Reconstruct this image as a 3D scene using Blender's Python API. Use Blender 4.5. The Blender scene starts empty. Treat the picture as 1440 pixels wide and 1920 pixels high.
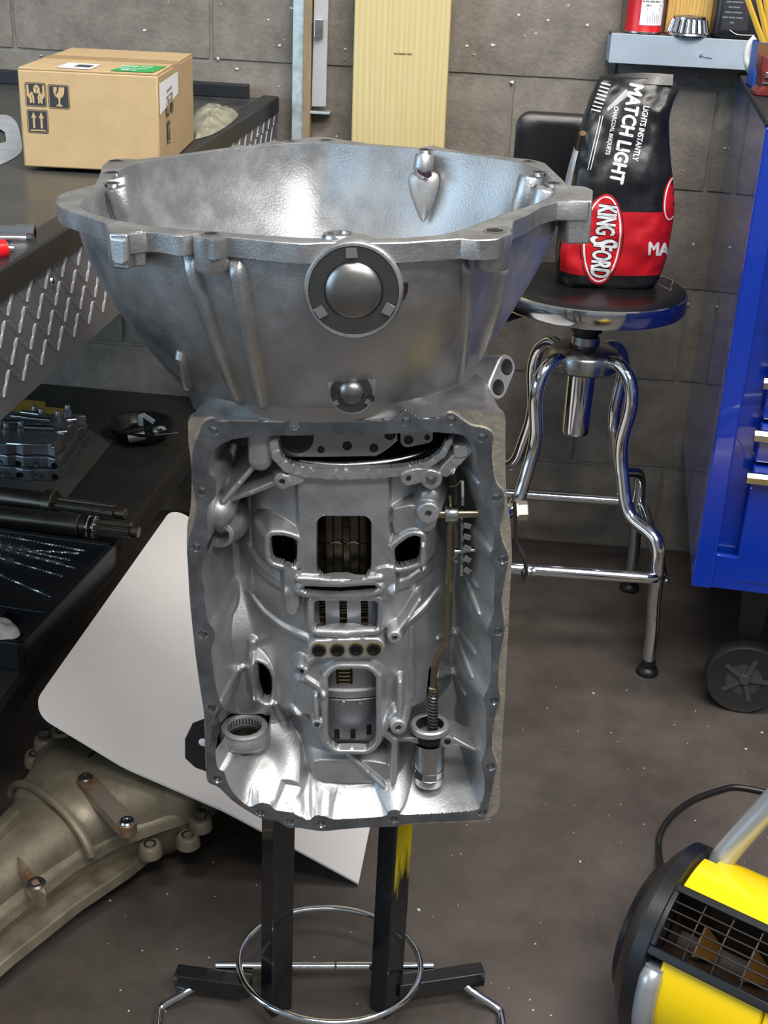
import bpy, bmesh, math, random
import numpy as np
from mathutils import Vector, Matrix, noise
from mathutils.bvhtree import BVHTree

random.seed(7)
np.random.seed(7)
S = bpy.context.scene
COL = S.collection

# ------------------------------------------------------------------ camera
F_PX, PITCH, ROLL, YAW, CAM_H = 2400.0, 0.431502, 0.0485488, -0.069622, 1.285609
WALL_Y = 2.6868


def ray(px, py):
    a, b = px - 720.0, py - 960.0
    cr, sr = math.cos(ROLL), math.sin(ROLL)
    X, Y = a * cr + b * sr, -a * sr + b * cr
    x, d, u = X / F_PX, 1.0, -Y / F_PX
    cp, sp = math.cos(PITCH), math.sin(PITCH)
    y, z = d * cp + u * sp, -d * sp + u * cp
    c, s = math.cos(YAW), math.sin(YAW)
    return Vector((x * c + y * s, -x * s + y * c, z))


CAM_P = Vector((0, 0, CAM_H))
cam = bpy.data.cameras.new('camera')
cam_o = bpy.data.objects.new('camera', cam)
COL.objects.link(cam_o)
fw = ray(720, 960).normalized()
rt = (ray(721, 960) - ray(720, 960)).normalized()
up = rt.cross(fw).normalized()
m = Matrix((rt, up, -fw)).transposed().to_4x4()
m.translation = CAM_P
cam_o.matrix_world = m
cam.sensor_fit = 'VERTICAL'
cam.sensor_height = 24.0
cam.lens = 24.0 * F_PX / 1920.0
cam.clip_start = 0.02
S.camera = cam_o

# ------------------------------------------------------------------ light
S.view_settings.view_transform = 'Standard'
S.view_settings.look = 'None'
S.view_settings.gamma = 1.0
S.view_settings.exposure = 0.5
S.view_settings.use_curve_mapping = False
W = bpy.data.worlds.new('world')
S.world = W
W.use_nodes = True
W.node_tree.nodes['Background'].inputs[0].default_value = (0.86, 0.93, 1.0, 1)
W.node_tree.nodes['Background'].inputs[1].default_value = 0.21


def area(name, loc, target, sx, sy, power, col):
    l = bpy.data.lights.new(name, 'AREA')
    l.shape = 'RECTANGLE'
    l.size, l.size_y, l.energy, l.color = sx, sy, power, col
    o = bpy.data.objects.new(name, l)
    COL.objects.link(o)
    o.location = loc
    o.rotation_euler = (Vector(target) - Vector(loc)).to_track_quat('-Z', 'Y').to_euler()
    return o


# two ceiling tube lamps and the daylight of the open bay door on the left
area('tube_lamp', (0.4, 0.7, 3.1), (0.1, 1.3, 0), 2.4, 0.5, 72, (1.0, 0.95, 0.9))
area('tube_lamp_rear', (1.0, -0.7, 3.1), (0.3, 1.6, 0.3), 2.4, 0.5, 62, (1.0, 0.96, 0.92))
area('bay_door_daylight', (-3.6, -0.2, 1.9), (0.0, 1.5, 0.9), 2.6, 2.2, 66, (0.50, 0.76, 1.0))


# ------------------------------------------------------------------ helpers
def at_y(px, py, y):
    v = ray(px, py)
    return CAM_P + v * (y / v.y)


def at_z(px, py, z):
    v = ray(px, py)
    return CAM_P + v * ((z - CAM_H) / v.z)


def at_plane(px, py, p, n):
    v = ray(px, py)
    return CAM_P + v * ((Vector(p) - CAM_P).dot(n) / v.dot(n))


def lin(h):
    h = h.lstrip('#')
    out = []
    for i in (0, 2, 4):
        c = int(h[i:i + 2], 16) / 255
        out.append(c / 12.92 if c <= 0.04045 else ((c + 0.055) / 1.055) ** 2.4)
    return out


MATS = {}


def mat(name, col, rough=0.5, metal=0.0, var=0.0, scale=20.0, col2=None, bump=0.0, bscale=200.0, coat=0.0,
        rvar=0.0, stretch=None, thr=(0.35, 0.65), trans=0.0, alpha=1.0, spec=None, coat_rough=0.03):
    """Principled material, colour mottled by object-space noise."""
    if name in MATS:
        return MATS[name]
    mt = bpy.data.materials.new(name)
    mt.use_nodes = True
    nt = mt.node_tree
    b = nt.nodes['Principled BSDF']
    c = lin(col) if isinstance(col, str) else col
    b.inputs['Base Color'].default_value = (*c, 1)
    b.inputs['Roughness'].default_value = rough
    b.inputs['Metallic'].default_value = metal
    b.inputs['Coat Weight'].default_value = coat
    b.inputs['Coat Roughness'].default_value = coat_rough
    b.inputs['Transmission Weight'].default_value = trans
    b.inputs['Alpha'].default_value = alpha
    if spec is not None:
        b.inputs['Specular IOR Level'].default_value = spec
    tc = nt.nodes.new('ShaderNodeTexCoord')
    src = tc.outputs['Object']
    if stretch:
        mp = nt.nodes.new('ShaderNodeMapping')
        mp.inputs['Scale'].default_value = stretch
        nt.links.new(src, mp.inputs[0])
        src = mp.outputs[0]
    if var or col2 or rvar:
        n = nt.nodes.new('ShaderNodeTexNoise')
        n.inputs['Scale'].default_value = scale
        n.inputs['Detail'].default_value = 6
        n.inputs['Roughness'].default_value = 0.65
        nt.links.new(src, n.inputs['Vector'])
        mr = nt.nodes.new('ShaderNodeMapRange')
        mr.inputs[1].default_value, mr.inputs[2].default_value = thr
        nt.links.new(n.outputs['Fac'], mr.inputs[0])
        if var or col2:
            mx = nt.nodes.new('ShaderNodeMix')
            mx.data_type = 'RGBA'
            if col2:
                c2 = lin(col2) if isinstance(col2, str) else col2
                a_, b_ = c, c2
            else:
                a_, b_ = [x * (1 - var) for x in c], [min(1, x * (1 + var)) for x in c]
            mx.inputs[6].default_value = (*a_, 1)
            mx.inputs[7].default_value = (*b_, 1)
            nt.links.new(mr.outputs[0], mx.inputs[0])
            nt.links.new(mx.outputs[2], b.inputs['Base Color'])
        if rvar:
            m2 = nt.nodes.new('ShaderNodeMapRange')
            m2.inputs[3].default_value, m2.inputs[4].default_value = max(0.02, rough - rvar), min(1, rough + rvar)
            nt.links.new(mr.outputs[0], m2.inputs[0])
            nt.links.new(m2.outputs[0], b.inputs['Roughness'])
    if bump:
        n2 = nt.nodes.new('ShaderNodeTexNoise')
        n2.inputs['Scale'].default_value = bscale
        n2.inputs['Detail'].default_value = 4
        nt.links.new(src, n2.inputs['Vector'])
        bp = nt.nodes.new('ShaderNodeBump')
        bp.inputs['Strength'].default_value = bump
        bp.inputs['Distance'].default_value = 0.002
        nt.links.new(n2.outputs['Fac'], bp.inputs['Height'])
        nt.links.new(bp.outputs[0], b.inputs['Normal'])
    MATS[name] = mt
    return mt


def world_of(o):
    mtx = Matrix.Identity(4)
    while o is not None:
        mtx = o.matrix_basis @ mtx
        o = o.parent
    return mtx


def tag(o, label=None, cat=None, group=None, kind=None):
    if label:
        o['label'] = label
    if cat:
        o['category'] = cat
    if group:
        o['group'] = group
    if kind:
        o['kind'] = kind
    return o


def thing(name, label, cat, loc=(0, 0, 0), group=None, mtx=None):
    o = bpy.data.objects.new(name, None)
    o.empty_display_size = 0.03
    COL.objects.link(o)
    if mtx is not None:
        o.matrix_basis = mtx
    else:
        o.location = loc
        o.matrix_basis = Matrix.Translation(Vector(loc))
    return tag(o, label, cat, group)


class MB:
    """collects vertices and faces, then links them as one mesh object"""

    def __init__(self):
        self.v, self.f, self.m = [], [], []
        self.mi = 0

    def add(self, verts, faces):
        b = len(self.v)
        self.v += [Vector(p) for p in verts]
        self.f += [[b + i for i in fc] for fc in faces]
        self.m += [self.mi] * len(faces)
        return self

    def box(self, c, s, rot=None):
        c = Vector(c)
        R = rot if rot is not None else Matrix.Identity(3)
        vs = [c + R @ Vector((x * s[0] / 2, y * s[1] / 2, z * s[2] / 2)) for x in (-1, 1) for y in (-1, 1) for z in (-1, 1)]
        return self.add(vs, [(0, 1, 3, 2), (4, 6, 7, 5), (0, 4, 5, 1), (2, 3, 7, 6), (0, 2, 6, 4), (1, 5, 7, 3)])

    def hexa(self, lo, hi):
        """solid between two loops of equal length"""
        n = len(lo)
        return self.add(list(lo) + list(hi), [list(range(n))[::-1], list(range(n, 2 * n))] +
                        [(i, (i + 1) % n, n + (i + 1) % n, n + i) for i in range(n)])

    def loft(self, loops, cap0=True, cap1=True, closed=True):
        n = len(loops[0])
        vs = [p for l in loops for p in l]
        fs = []
        for k in range(len(loops) - 1):
            for i in range(n if closed else n - 1):
                j = (i + 1) % n
                fs.append((k * n + i, k * n + j, (k + 1) * n + j, (k + 1) * n + i))
        if cap0:
            fs.append(list(range(n))[::-1])
        if cap1:
            fs.append(list(range((len(loops) - 1) * n, len(loops) * n)))
        return self.add(vs, fs)

    def frame(self, d):
        d = Vector(d).normalized()
        a = Vector((0, 0, 1)) if abs(d.z) < 0.9 else Vector((1, 0, 0))
        u = d.cross(a).normalized()
        return d, u, u.cross(d).normalized()

    def cyl(self, p0, p1, r0, r1=None, n=24, caps=True):
        p0, p1 = Vector(p0), Vector(p1)
        r1 = r0 if r1 is None else r1
        d, u, w = self.frame(p1 - p0)
        lo = [[p + (u * math.cos(2 * math.pi * i / n) - w * math.sin(2 * math.pi * i / n)) * r for i in range(n)]
              for p, r in ((p0, r0), (p1, r1))]
        return self.loft(lo, caps, caps)

    def lathe(self, c, axis, prof, n=32, cap0=False, cap1=False, a0=0, a1=2 * math.pi):
        """prof: (radius, offset along axis)"""
        c = Vector(c)
        d, u, w = self.frame(axis)
        full = abs(a1 - a0 - 2 * math.pi) < 1e-6
        k = n if full else n + 1
        loops = []
        for r, h in prof:
            loops.append([c + d * h + (u * math.cos(a0 + (a1 - a0) * i / n) - w * math.sin(a0 + (a1 - a0) * i / n)) * r for i in range(k)])
        return self.loft(loops, cap0, cap1, full)

    def tube(self, pts, r, n=12, caps=True, closed=False):
        pts = [Vector(p) for p in pts]
        k = len(pts)
        rs = r if isinstance(r, (list, tuple)) else [r] * k
        loops = []
        u = None
        for i in range(k):
            if closed:
                t = pts[(i + 1) % k] - pts[i - 1]
            else:
                t = pts[min(i + 1, k - 1)] - pts[max(i - 1, 0)]
            t.normalize()
            if u is None:
                u = self.frame(t)[1]
            u = (u - t * u.dot(t)).normalized()
            w = t.cross(u)
            loops.append([pts[i] + (u * math.cos(2 * math.pi * j / n) + w * math.sin(2 * math.pi * j / n)) * rs[i] for j in range(n)])
        if closed:
            loops.append(loops[0])
            return self.loft(loops, False, False)
        return self.loft(loops, caps, caps)

    def strip(self, pts, hw, thick, up):
        """bar of rectangular section along a path; up = thickness direction"""
        pts = [Vector(p) for p in pts]
        up = Vector(up).normalized()
        loops = []
        for i, p in enumerate(pts):
            t = (pts[min(i + 1, len(pts) - 1)] - pts[max(i - 1, 0)]).normalized()
            s = t.cross(up).normalized()
            n = s.cross(t).normalized()
            w = hw[i] if isinstance(hw, (list, tuple)) else hw
            loops.append([p - s * w - n * thick / 2, p + s * w - n * thick / 2, p + s * w + n * thick / 2, p - s * w + n * thick / 2])
        return self.loft(loops)

    def prism(self, poly, h):
        """poly: 3D loop, h: extrusion vector"""
        h = Vector(h)
        poly = [Vector(p) for p in poly]
        return self.hexa(poly, [p + h for p in poly])

    def build(self, name, mats, parent=None, smooth=40, bevel=0.0, segs=2, local=False, label=None, kind=None, subsurf=0):
        me = bpy.data.meshes.new(name)
        vs = self.v
        if parent is not None and not local:
            inv = world_of(parent).inverted()
            vs = [inv @ p for p in vs]
        me.from_pydata([tuple(p) for p in vs], [], self.f)
        mats = mats if isinstance(mats, (list, tuple)) else [mats]
        for mt in mats:
            me.materials.append(mt)
        if len(mats) > 1:
            me.polygons.foreach_set('material_index', self.m)
        bm = bmesh.new()
        bm.from_mesh(me)
        bmesh.ops.recalc_face_normals(bm, faces=bm.faces)
        bm.to_mesh(me)
        bm.free()
        if smooth:
            me.polygons.foreach_set('use_smooth', [True] * len(me.polygons))
            me.set_sharp_from_angle(angle=math.radians(smooth))
        o = bpy.data.objects.new(name, me)
        COL.objects.link(o)
        if parent is not None:
            o.parent = parent
        if bevel:
            bv = o.modifiers.new('Bevel', 'BEVEL')
            bv.width, bv.segments, bv.limit_method, bv.angle_limit = bevel, segs, 'ANGLE', math.radians(35)
        if subsurf:
            ss = o.modifiers.new('Subdivision', 'SUBSURF')
            ss.levels = ss.render_levels = subsurf
        return tag(o, label, kind=kind)


def solo(o, label, cat, group=None):
    """make a one-mesh object a thing of its own, origin at its base centre"""
    me = o.data
    co = np.empty(len(me.vertices) * 3)
    me.vertices.foreach_get('co', co)
    co = co.reshape(-1, 3)
    c = Vector(((co[:, 0].min() + co[:, 0].max()) / 2, (co[:, 1].min() + co[:, 1].max()) / 2, co[:, 2].min()))
    me.transform(Matrix.Translation(-c))
    o.location = c
    o.matrix_basis = Matrix.Translation(c)
    return tag(o, label, cat, group)


def copy_tree(o, parent=None):
    c = o.copy()
    COL.objects.link(c)
    c.parent = parent
    for ch in list(o.children):
        copy_tree(ch, c)
    return c


def smooth_path(pts, n=8):
    """Catmull-Rom through the points"""
    P = [Vector(p) for p in pts]
    P = [P[0] * 2 - P[1]] + P + [P[-1] * 2 - P[-2]]
    out = []
    for i in range(1, len(P) - 2):
        for k in range(n):
            t = k / n
            a, b, c, d = P[i - 1], P[i], P[i + 1], P[i + 2]
            out.append(0.5 * ((2 * b) + (c - a) * t + (2 * a - 5 * b + 4 * c - d) * t * t + (3 * b - a - 3 * c + d) * t ** 3))
    out.append(P[-2])
    return out


def text_mesh(body, size=1.0, bold=0.0, xs=1.0, shear=0.0, res=3, spacing=1.0):
    """letters as flat triangles: returns vertices (x,y), faces; centred"""
    cu = bpy.data.curves.new('lettering', 'FONT')
    cu.body, cu.size, cu.offset, cu.shear = body, size, bold, shear
    cu.resolution_u = res
    cu.space_character = spacing
    cu.align_x, cu.align_y = 'CENTER', 'CENTER'
    ob = bpy.data.objects.new('lettering', cu)
    COL.objects.link(ob)
    bpy.context.view_layer.update()
    dg = bpy.context.evaluated_depsgraph_get()
    me = bpy.data.meshes.new_from_object(ob.evaluated_get(dg))
    vs = [(v.co.x * xs, v.co.y) for v in me.vertices]
    fs = [list(p.vertices) for p in me.polygons]
    bpy.data.objects.remove(ob)
    bpy.data.curves.remove(cu)
    bpy.data.meshes.remove(me)
    return vs, fs


def print_lines(body, size, xs=1.0, seed=0):
    """print too small to read: one short bar per word, laid out like a line of text"""
    rnd = random.Random(body)
    vs, fs, x = [], [], 0.0
    for word in body.split():
        w = len(word) * size * .62 * xs
        h = size * .62
        b = len(vs)
        vs += [(x, -h / 2), (x + w, -h / 2), (x + w, h / 2), (x, h / 2)]
        fs.append((b, b + 1, b + 2, b + 3))
        x += w + size * .35 * xs
    half = (x - size * .35 * xs) / 2
    return [(a - half, c) for a, c in vs], fs


def subdiv2d(vs, fs, cut):
    """split long edges of a flat mesh so that it can follow a curved surface"""
    bm = bmesh.new()
    bv = [bm.verts.new((x, y, 0)) for x, y in vs]
    for f in fs:
        try:
            bm.faces.new([bv[i] for i in f])
        except ValueError:
            pass
    bmesh.ops.triangulate(bm, faces=bm.faces)
    for _ in range(4):
        es = [e for e in bm.edges if e.calc_length() > cut]
        if not es:
            break
        bmesh.ops.subdivide_edges(bm, edges=es, cuts=1)
        bmesh.ops.triangulate(bm, faces=[f for f in bm.faces if len(f.verts) > 3])
    bm.verts.index_update()
    out = [(v.co.x, v.co.y) for v in bm.verts], [[v.index for v in f.verts] for f in bm.faces]
    bm.free()
    return out


def ellipse2d(rx, ry, n=48, inner=0.0):
    vs, fs = [], []
    for i in range(n):
        a = 2 * math.pi * i / n
        vs.append((rx * math.cos(a), ry * math.sin(a)))
    if inner:
        for i in range(n):
            a = 2 * math.pi * i / n
            vs.append(((rx - inner) * math.cos(a), (ry - inner) * math.sin(a)))
        fs = [(i, (i + 1) % n, n + (i + 1) % n, n + i) for i in range(n)]
    else:
        fs = [list(range(n))]
    return vs, fs
# ------------------------------------------------------------------ materials
M_block = mat('painted block', '777067', 0.75, var=0.22, scale=16, bump=0.9, bscale=110)
M_mortar = mat('painted mortar', '77736b', 0.8, var=0.18, scale=30, bump=0.4, bscale=120)
M_floor = mat('stained concrete', '4c4540', 0.55, var=0.26, scale=4.5, bump=0.16, bscale=60, rvar=0.14)
M_black_steel = mat('black steel', '17181b', 0.42, 0.0, var=0.3, scale=8, bump=0.1, bscale=150)
M_black_matte = mat('black plastic', '0e0e10', 0.45, bump=0.05, bscale=400)
M_chrome = mat('chrome', 'd6d9dd', 0.12, 1.0, rvar=0.05, scale=15)
M_steel = mat('bright steel', 'b9bbbd', 0.25, 1.0, rvar=0.08, scale=30)
M_galv = mat('galvanised steel', 'b4c4c8', 0.5, 0.6, var=0.12, scale=40, rvar=0.1)
M_white = mat('white print', 'e9eaec', 0.5)
M_flecks = mat('paint flecks', 'cfc9bf', 0.8)

# ------------------------------------------------------------------ floor and wall
mb = MB()
mb.box((0, 1.0, -0.05), (8, 6, 0.1))
floor_o = mb.build('floor', M_floor, kind='structure', smooth=0)

CRS = 0.2032
mb = MB()
mb.box((0, WALL_Y + 0.108, 1.4), (8, 0.2, 2.8))
wall = mb.build('wall_back', M_mortar, kind='structure', smooth=0)
x_joint = at_y(395, 60, WALL_Y).x            # a joint of the fifth course
block_meshes = []
BW, BH, JT = 0.4064, CRS, 0.009
for k in range(6):
    rnd = random.Random(k)
    bm = bmesh.new()
    nx, nz = 8, 4
    g = {}
    for i in range(nx + 1):
        for j in range(nz + 1):
            x = (i / nx - 0.5) * (BW - JT)
            z = (j / nz) * (BH - JT)
            edge = i in (0, nx) or j in (0, nz)
            g[i, j] = bm.verts.new((x + rnd.uniform(-.0007, .0007), (0.004 if edge else rnd.uniform(-0.0012, 0.0)), z + rnd.uniform(-.0007, .0007)))
    for i in range(nx):
        for j in range(nz):
            bm.faces.new((g[i, j], g[i + 1, j], g[i + 1, j + 1], g[i, j + 1]))
    bd = [e for e in bm.edges if e.is_boundary]
    r = bmesh.ops.extrude_edge_only(bm, edges=bd)
    for v in [v for v in r['geom'] if isinstance(v, bmesh.types.BMVert)]:
        v.co.y += 0.012
    bmesh.ops.recalc_face_normals(bm, faces=bm.faces)
    me = bpy.data.meshes.new('block')
    bm.to_mesh(me)
    bm.free()
    me.polygons.foreach_set('use_smooth', [True] * len(me.polygons))
    me.set_sharp_from_angle(angle=math.radians(50))
    me.materials.append(M_block)
    block_meshes.append(me)
for c in range(0, 12):
    off = 0.0 if c % 2 == 1 else BW / 2
    for i in range(-6, 8):
        x = x_joint + BW / 2 + off + i * BW
        if abs(x) > 2.6:
            continue
        o = bpy.data.objects.new('block', block_meshes[random.randrange(6)])
        COL.objects.link(o)
        o.parent = wall
        o.location = (x, WALL_Y, c * CRS + JT / 2)
# chips of bare light paint on the blocks
mb = MB()
for k in range(170):
    x, z = random.uniform(-1.2, 0.62), random.uniform(0.55, 1.35)
    if random.random() < 0.5:
        x, z = random.choice([(-.62, 1.17), (-.3, 1.1), (.12, 1.14), (.35, 1.02), (.3, .9), (-.27, 1.02)])
        x += random.gauss(0, .09)
        z += random.gauss(0, .05)
    r = random.uniform(0.0008, 0.0032)
    el = random.uniform(1, 2.2)
    pts = [(x + r * el * math.cos(a) * random.uniform(.6, 1.2), WALL_Y - 0.0016, z + r * math.sin(a) * random.uniform(.6, 1.2)) for a in [j * math.pi / 3 for j in range(6)]]
    mb.prism(pts, (0, 0.003, 0))
mb.build('paint_chips', M_flecks, wall, kind='stuff', smooth=0)

# crumbs of debris on the floor
mb = MB()
for k in range(110):
    px, py = random.uniform(200, 1440), random.uniform(1280, 1915)
    p = at_z(px, py, 0)
    r = random.choice([.0006, .0007, .0009, .0009, .0012, .0012, .002])
    lo = [Vector((p.x + r * math.cos(a) * random.uniform(.5, 1.6), p.y + r * math.sin(a) * random.uniform(.5, 1.4), 0.0)) for a in [j * 2 * math.pi / 5 for j in range(5)]]
    mb.hexa(lo, [q * 1 + Vector((0, 0, r * .7)) for q in lo])
o = mb.build('floor_debris', M_flecks, smooth=0, kind='stuff')
tag(o, 'pale crumbs and shavings scattered over the dark concrete floor', 'debris')

# ------------------------------------------------------------------ lumber, strut, bar at the wall
def wood_mat(name, c1, c2, sc=(26, 26, 1.2), rough=0.65):
    mt = bpy.data.materials.new(name)
    mt.use_nodes = True
    nt = mt.node_tree
    b = nt.nodes['Principled BSDF']
    b.inputs['Roughness'].default_value = rough
    tc = nt.nodes.new('ShaderNodeTexCoord')
    mp = nt.nodes.new('ShaderNodeMapping')
    mp.inputs['Scale'].default_value = sc
    n0 = nt.nodes.new('ShaderNodeTexNoise')
    n0.inputs['Scale'].default_value = 1.0
    n0.inputs['Detail'].default_value = 1
    wv = nt.nodes.new('ShaderNodeTexWave')
    wv.bands_direction = 'X'
    wv.inputs['Scale'].default_value = 1.1
    wv.inputs['Distortion'].default_value = 9.0
    wv.inputs['Detail'].default_value = 2.0
    wv.inputs['Detail Scale'].default_value = 0.7
    fine = nt.nodes.new('ShaderNodeTexNoise')
    fine.inputs['Scale'].default_value = 5
    fine.inputs['Detail'].default_value = 5
    mx = nt.nodes.new('ShaderNodeMix')
    mx.data_type = 'RGBA'
    mx.inputs[6].default_value = (*lin(c1), 1)
    mx.inputs[7].default_value = (*lin(c2), 1)
    mul = nt.nodes.new('ShaderNodeMath')
    mul.operation = 'MULTIPLY_ADD'
    mul.inputs[1].default_value = 0.40
    nt.links.new(tc.outputs['Object'], mp.inputs[0])
    nt.links.new(mp.outputs[0], wv.inputs[0])
    nt.links.new(mp.outputs[0], fine.inputs[0])
    nt.links.new(wv.outputs['Fac'], mul.inputs[0])
    m2 = nt.nodes.new('ShaderNodeMath')
    m2.operation = 'MULTIPLY'
    m2.inputs[1].default_value = 0.7
    nt.links.new(fine.outputs['Fac'], m2.inputs[0])
    nt.links.new(m2.outputs[0], mul.inputs[2])
    nt.links.new(mul.outputs[0], mx.inputs[0])
    nt.links.new(mx.outputs[2], b.inputs['Base Color'])
    return mt


M_pine = wood_mat('treated pine', 'cabb8a', 'b5a26c')
a0, a1 = at_y(700, 0, 2.625), at_y(684, 265, 2.600)
b0, b1 = at_y(882, 0, 2.625), at_y(859, 282, 2.600)
dirp = ((a0 - a1) + (b0 - b1)).normalized()
cen = (a0 + b0) / 2
wv_ = (b0 - a0).normalized()
nrm = dirp.cross(wv_).normalized()
if nrm.y > 0:
    nrm = -nrm
t_lo = (0.004 - cen.z) / dirp.z
t_hi = (1.33 - cen.z) / dirp.z
R = Matrix((wv_, -nrm, dirp)).transposed()
pl = thing('lumber_plank', 'yellowish treated pine plank leaning on the block wall', 'plank',
           mtx=Matrix.Translation(cen + dirp * t_lo - nrm * 0.0) @ R.to_4x4())
mb = MB()
wd = (b0 - a0).length
L = t_hi - t_lo
mb.box((0, 0.019, L / 2 + 0.006), (wd, 0.038, L))
mb.build('board', M_pine, pl, local=True, bevel=0.004, smooth=30)
vs, fs = print_lines('xx xxxxx xxx', 0.005)
mb = MB()
zc = (at_y(787, 103, 2.62) - pl.matrix_basis.translation).length
mb.add([(x + 0.004, -0.0006, y + zc) for x, y in vs], fs)
mb.build('grade_stamp', mat('stamp ink', '6b5f45', 0.8), pl, local=True, smooth=0, label='faint dark grade stamp')

p0, p1 = at_y(548, 200, 2.64), at_y(580, 200, 2.64)
st = thing('strut_channel', 'galvanised steel strut post standing beside the wooden plank', 'post', ((p0.x + p1.x) / 2, 2.64, 0))
mb = MB()
w = p1.x - p0.x
cx = (p0.x + p1.x) / 2
mb.box((cx, 2.64, 0.9), (0.004, 0.041, 1.8)) if False else None
mb.box((cx - w * .22, 2.637, 0.9), (w * .56, 0.004, 1.8))
mb.box((cx - w / 2 + .0012, 2.657, 0.9), (0.0025, 0.041, 1.8))
mb.box((cx + w * .06, 2.657, 0.9), (0.0025, 0.041, 1.8))
mb.box((cx - w * .22, 2.677, 0.9), (w * .56, 0.0025, 1.8))
mb.build('front_channel', M_galv, st, smooth=0, bevel=0.0012)
mb = MB()
mb.box((cx + w * .3, 2.664, 0.9), (w * .42, 0.03, 1.8))
mb.build('side_rail', mat('tan rail', '8d7d62', 0.6, var=.1), st, smooth=0)

q0, q1 = at_y(584, 200, 2.655), at_y(611, 200, 2.655)
qt0, qt1 = at_y(589, 0, 2.655), at_y(616, 0, 2.655)
bar = thing('flat_bar', 'grey aluminium flat bar hanging against the wall right of the strut post', 'bar', ((q0.x + q1.x) / 2, 2.655, q0.z))
dv = (qt0 - q0)
ext = 1.0 + 0.35 / dv.length
mb = MB()
mb.hexa([q0, q1, q1 + Vector((0, .005, 0)), q0 + Vector((0, .005, 0))],
        [q0 + dv * ext, q1 + (qt1 - q1) * ext, q1 + (qt1 - q1) * ext + Vector((0, .005, 0)), q0 + dv * ext + Vector((0, .005, 0))])
mb.build('bar', mat('dull aluminium', 'b6b4b4', 0.5, 0.3, var=.08, scale=12), bar, smooth=0, bevel=0.001)
mb = MB()
c = at_y(598, 53, 2.647)
mb.box(c, (0.0165, 0.014, 0.033))
mb.build('latch_block', M_steel, bar, smooth=0, bevel=0.001)
mb = MB()
e0, e1 = at_y(580, 211, 2.668), at_y(620, 208, 2.668)
mb.box((e0 + e1) / 2 + Vector((0, 0, -.0005)), ((e1 - e0).length, 0.03, 0.005))
mb.build('foot_plate', M_galv, bar, smooth=0, bevel=0.0008)

# ------------------------------------------------------------------ steel shelf with tins
M_grey_paint = mat('grey painted steel', '9aa7b3', 0.45, var=0.08, scale=12, bump=0.08, bscale=60)
s0, s1 = at_y(1147, 62, 2.60), at_y(1440, 84, 2.60)
h = s0.z - at_y(1146, 118, 2.60).z
SH_Z = s0.z
sh = thing('steel_shelf', 'grey painted steel shelf on the wall above the charcoal bag', 'shelf', (s0.x + .2, 2.64, SH_Z - h))
mb = MB()
XR = 0.95
mb.box(((s0.x + XR) / 2, 2.6025, SH_Z - h / 2), (XR - s0.x, 0.005, h))
mb.build('front_panel', M_grey_paint, sh, smooth=0, bevel=0.0012)
mb = MB()
mb.box(((s0.x + XR) / 2, 2.643, SH_Z - .003), (XR - s0.x - .004, 0.085, 0.005))
mb.build('top_panel', mat('dusty shelf top', '5d5650', 0.8, var=.3, scale=30), sh, smooth=0)
mb = MB()
mb.box((s0.x + .002, 2.643, SH_Z - h / 2 - .003), (0.004, 0.082, h - .008))
mb.build('end_panel', M_grey_paint, sh, smooth=0)
# felt pen scrawl with an arrow
mb = MB()
c = at_y(1325, 106, 2.5995)
def scr(pts):
    mb.tube([c + Vector((x * .001, 0, z * .001)) for x, z in pts], 0.00055, 6)
scr([(-14, 0), (-9, 4)]); scr([(-14, 0), (-8, -3)]); scr([(-14, 0), (-6, 0.5)])
scr([(-6, -1), (-4, -3), (-2, -1), (-1, -3), (1, -1), (2, -3.2), (4, -2), (5, -3.4), (7, -2), (8, -3.6), (10, -2.4)])
mb.build('felt_pen_scrawl', M_black_matte, sh, label='small black arrow and scrawl')

# red tin
M_red = mat('red paint tin', 'c3141c', 0.35, var=.06)
p = at_z(1198, 57, SH_Z)
can_p = Vector((p.x, 2.648, SH_Z))
tin = thing('paint_tin', 'red tin with white label standing at the left end of the grey shelf', 'tin', can_p)
mb = MB()
rt_ = 0.0355
mb.lathe(can_p, (0, 0, 1), [(0.0, .0005), (rt_ - .002, .0005), (rt_, .003), (rt_ - .0012, .006), (rt_ - .0012, .118), (rt_, .121), (rt_ - .003, .122), (0, .122)], 40)
mb.build('tin_body', M_red, tin)
mb = MB()
mb.lathe(can_p, (0, 0, 1), [(rt_ + .0006, .0008), (rt_ + .0006, .004)], 40)
mb.build('bottom_rim', M_steel, tin)
def wrap(c, r, ang0, ang1, z0, z1, n=16):
    m_ = MB()
    lo = [c + Vector((r * math.sin(ang0 + (ang1 - ang0) * i / n), -r * math.cos(ang0 + (ang1 - ang0) * i / n), z0)) for i in range(n + 1)]
    hi = [q + Vector((0, 0, z1 - z0)) for q in lo]
    return m_.add(lo + hi, [(i, i + 1, n + 2 + i, n + 1 + i) for i in range(n)])
lab = wrap(can_p, rt_ - .0004, -.30, 1.15, .016, .118)
lab.build('paper_label', M_white, tin)
def wrap_text(c, r, ang, z, s, body, m_):
    vs, fs = print_lines(body, s * .8)
    m_.add([c + Vector((r * math.sin(ang + x / r), -r * math.cos(ang + x / r), z + y)) for x, y in vs], fs)
mb = MB()
for k, (t, z) in enumerate([('xxxxxx xxxxxxx', .074), ('xx xxxxx xx xxxxxxx', .066), ('xxxx xxx xx xxxxx', .058), ('xx xxxxxxxx', .051), ('xxxxxxxxx', .044)]):
    wrap_text(can_p, rt_ + .0001, .42, z, .0062, t, mb)
mb.build('label_print', mat('dull print ink', '77787c', .7), tin, smooth=0)
mb = MB()
for k in range(6):
    a = .1 + k * .13
    lo = wrap(can_p, rt_ + .0001, a, a + .02, .02, .02 + [.014, .012, .02, .014, .016, .012][k], 2)
    mb.add(lo.v, lo.f)
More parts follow.
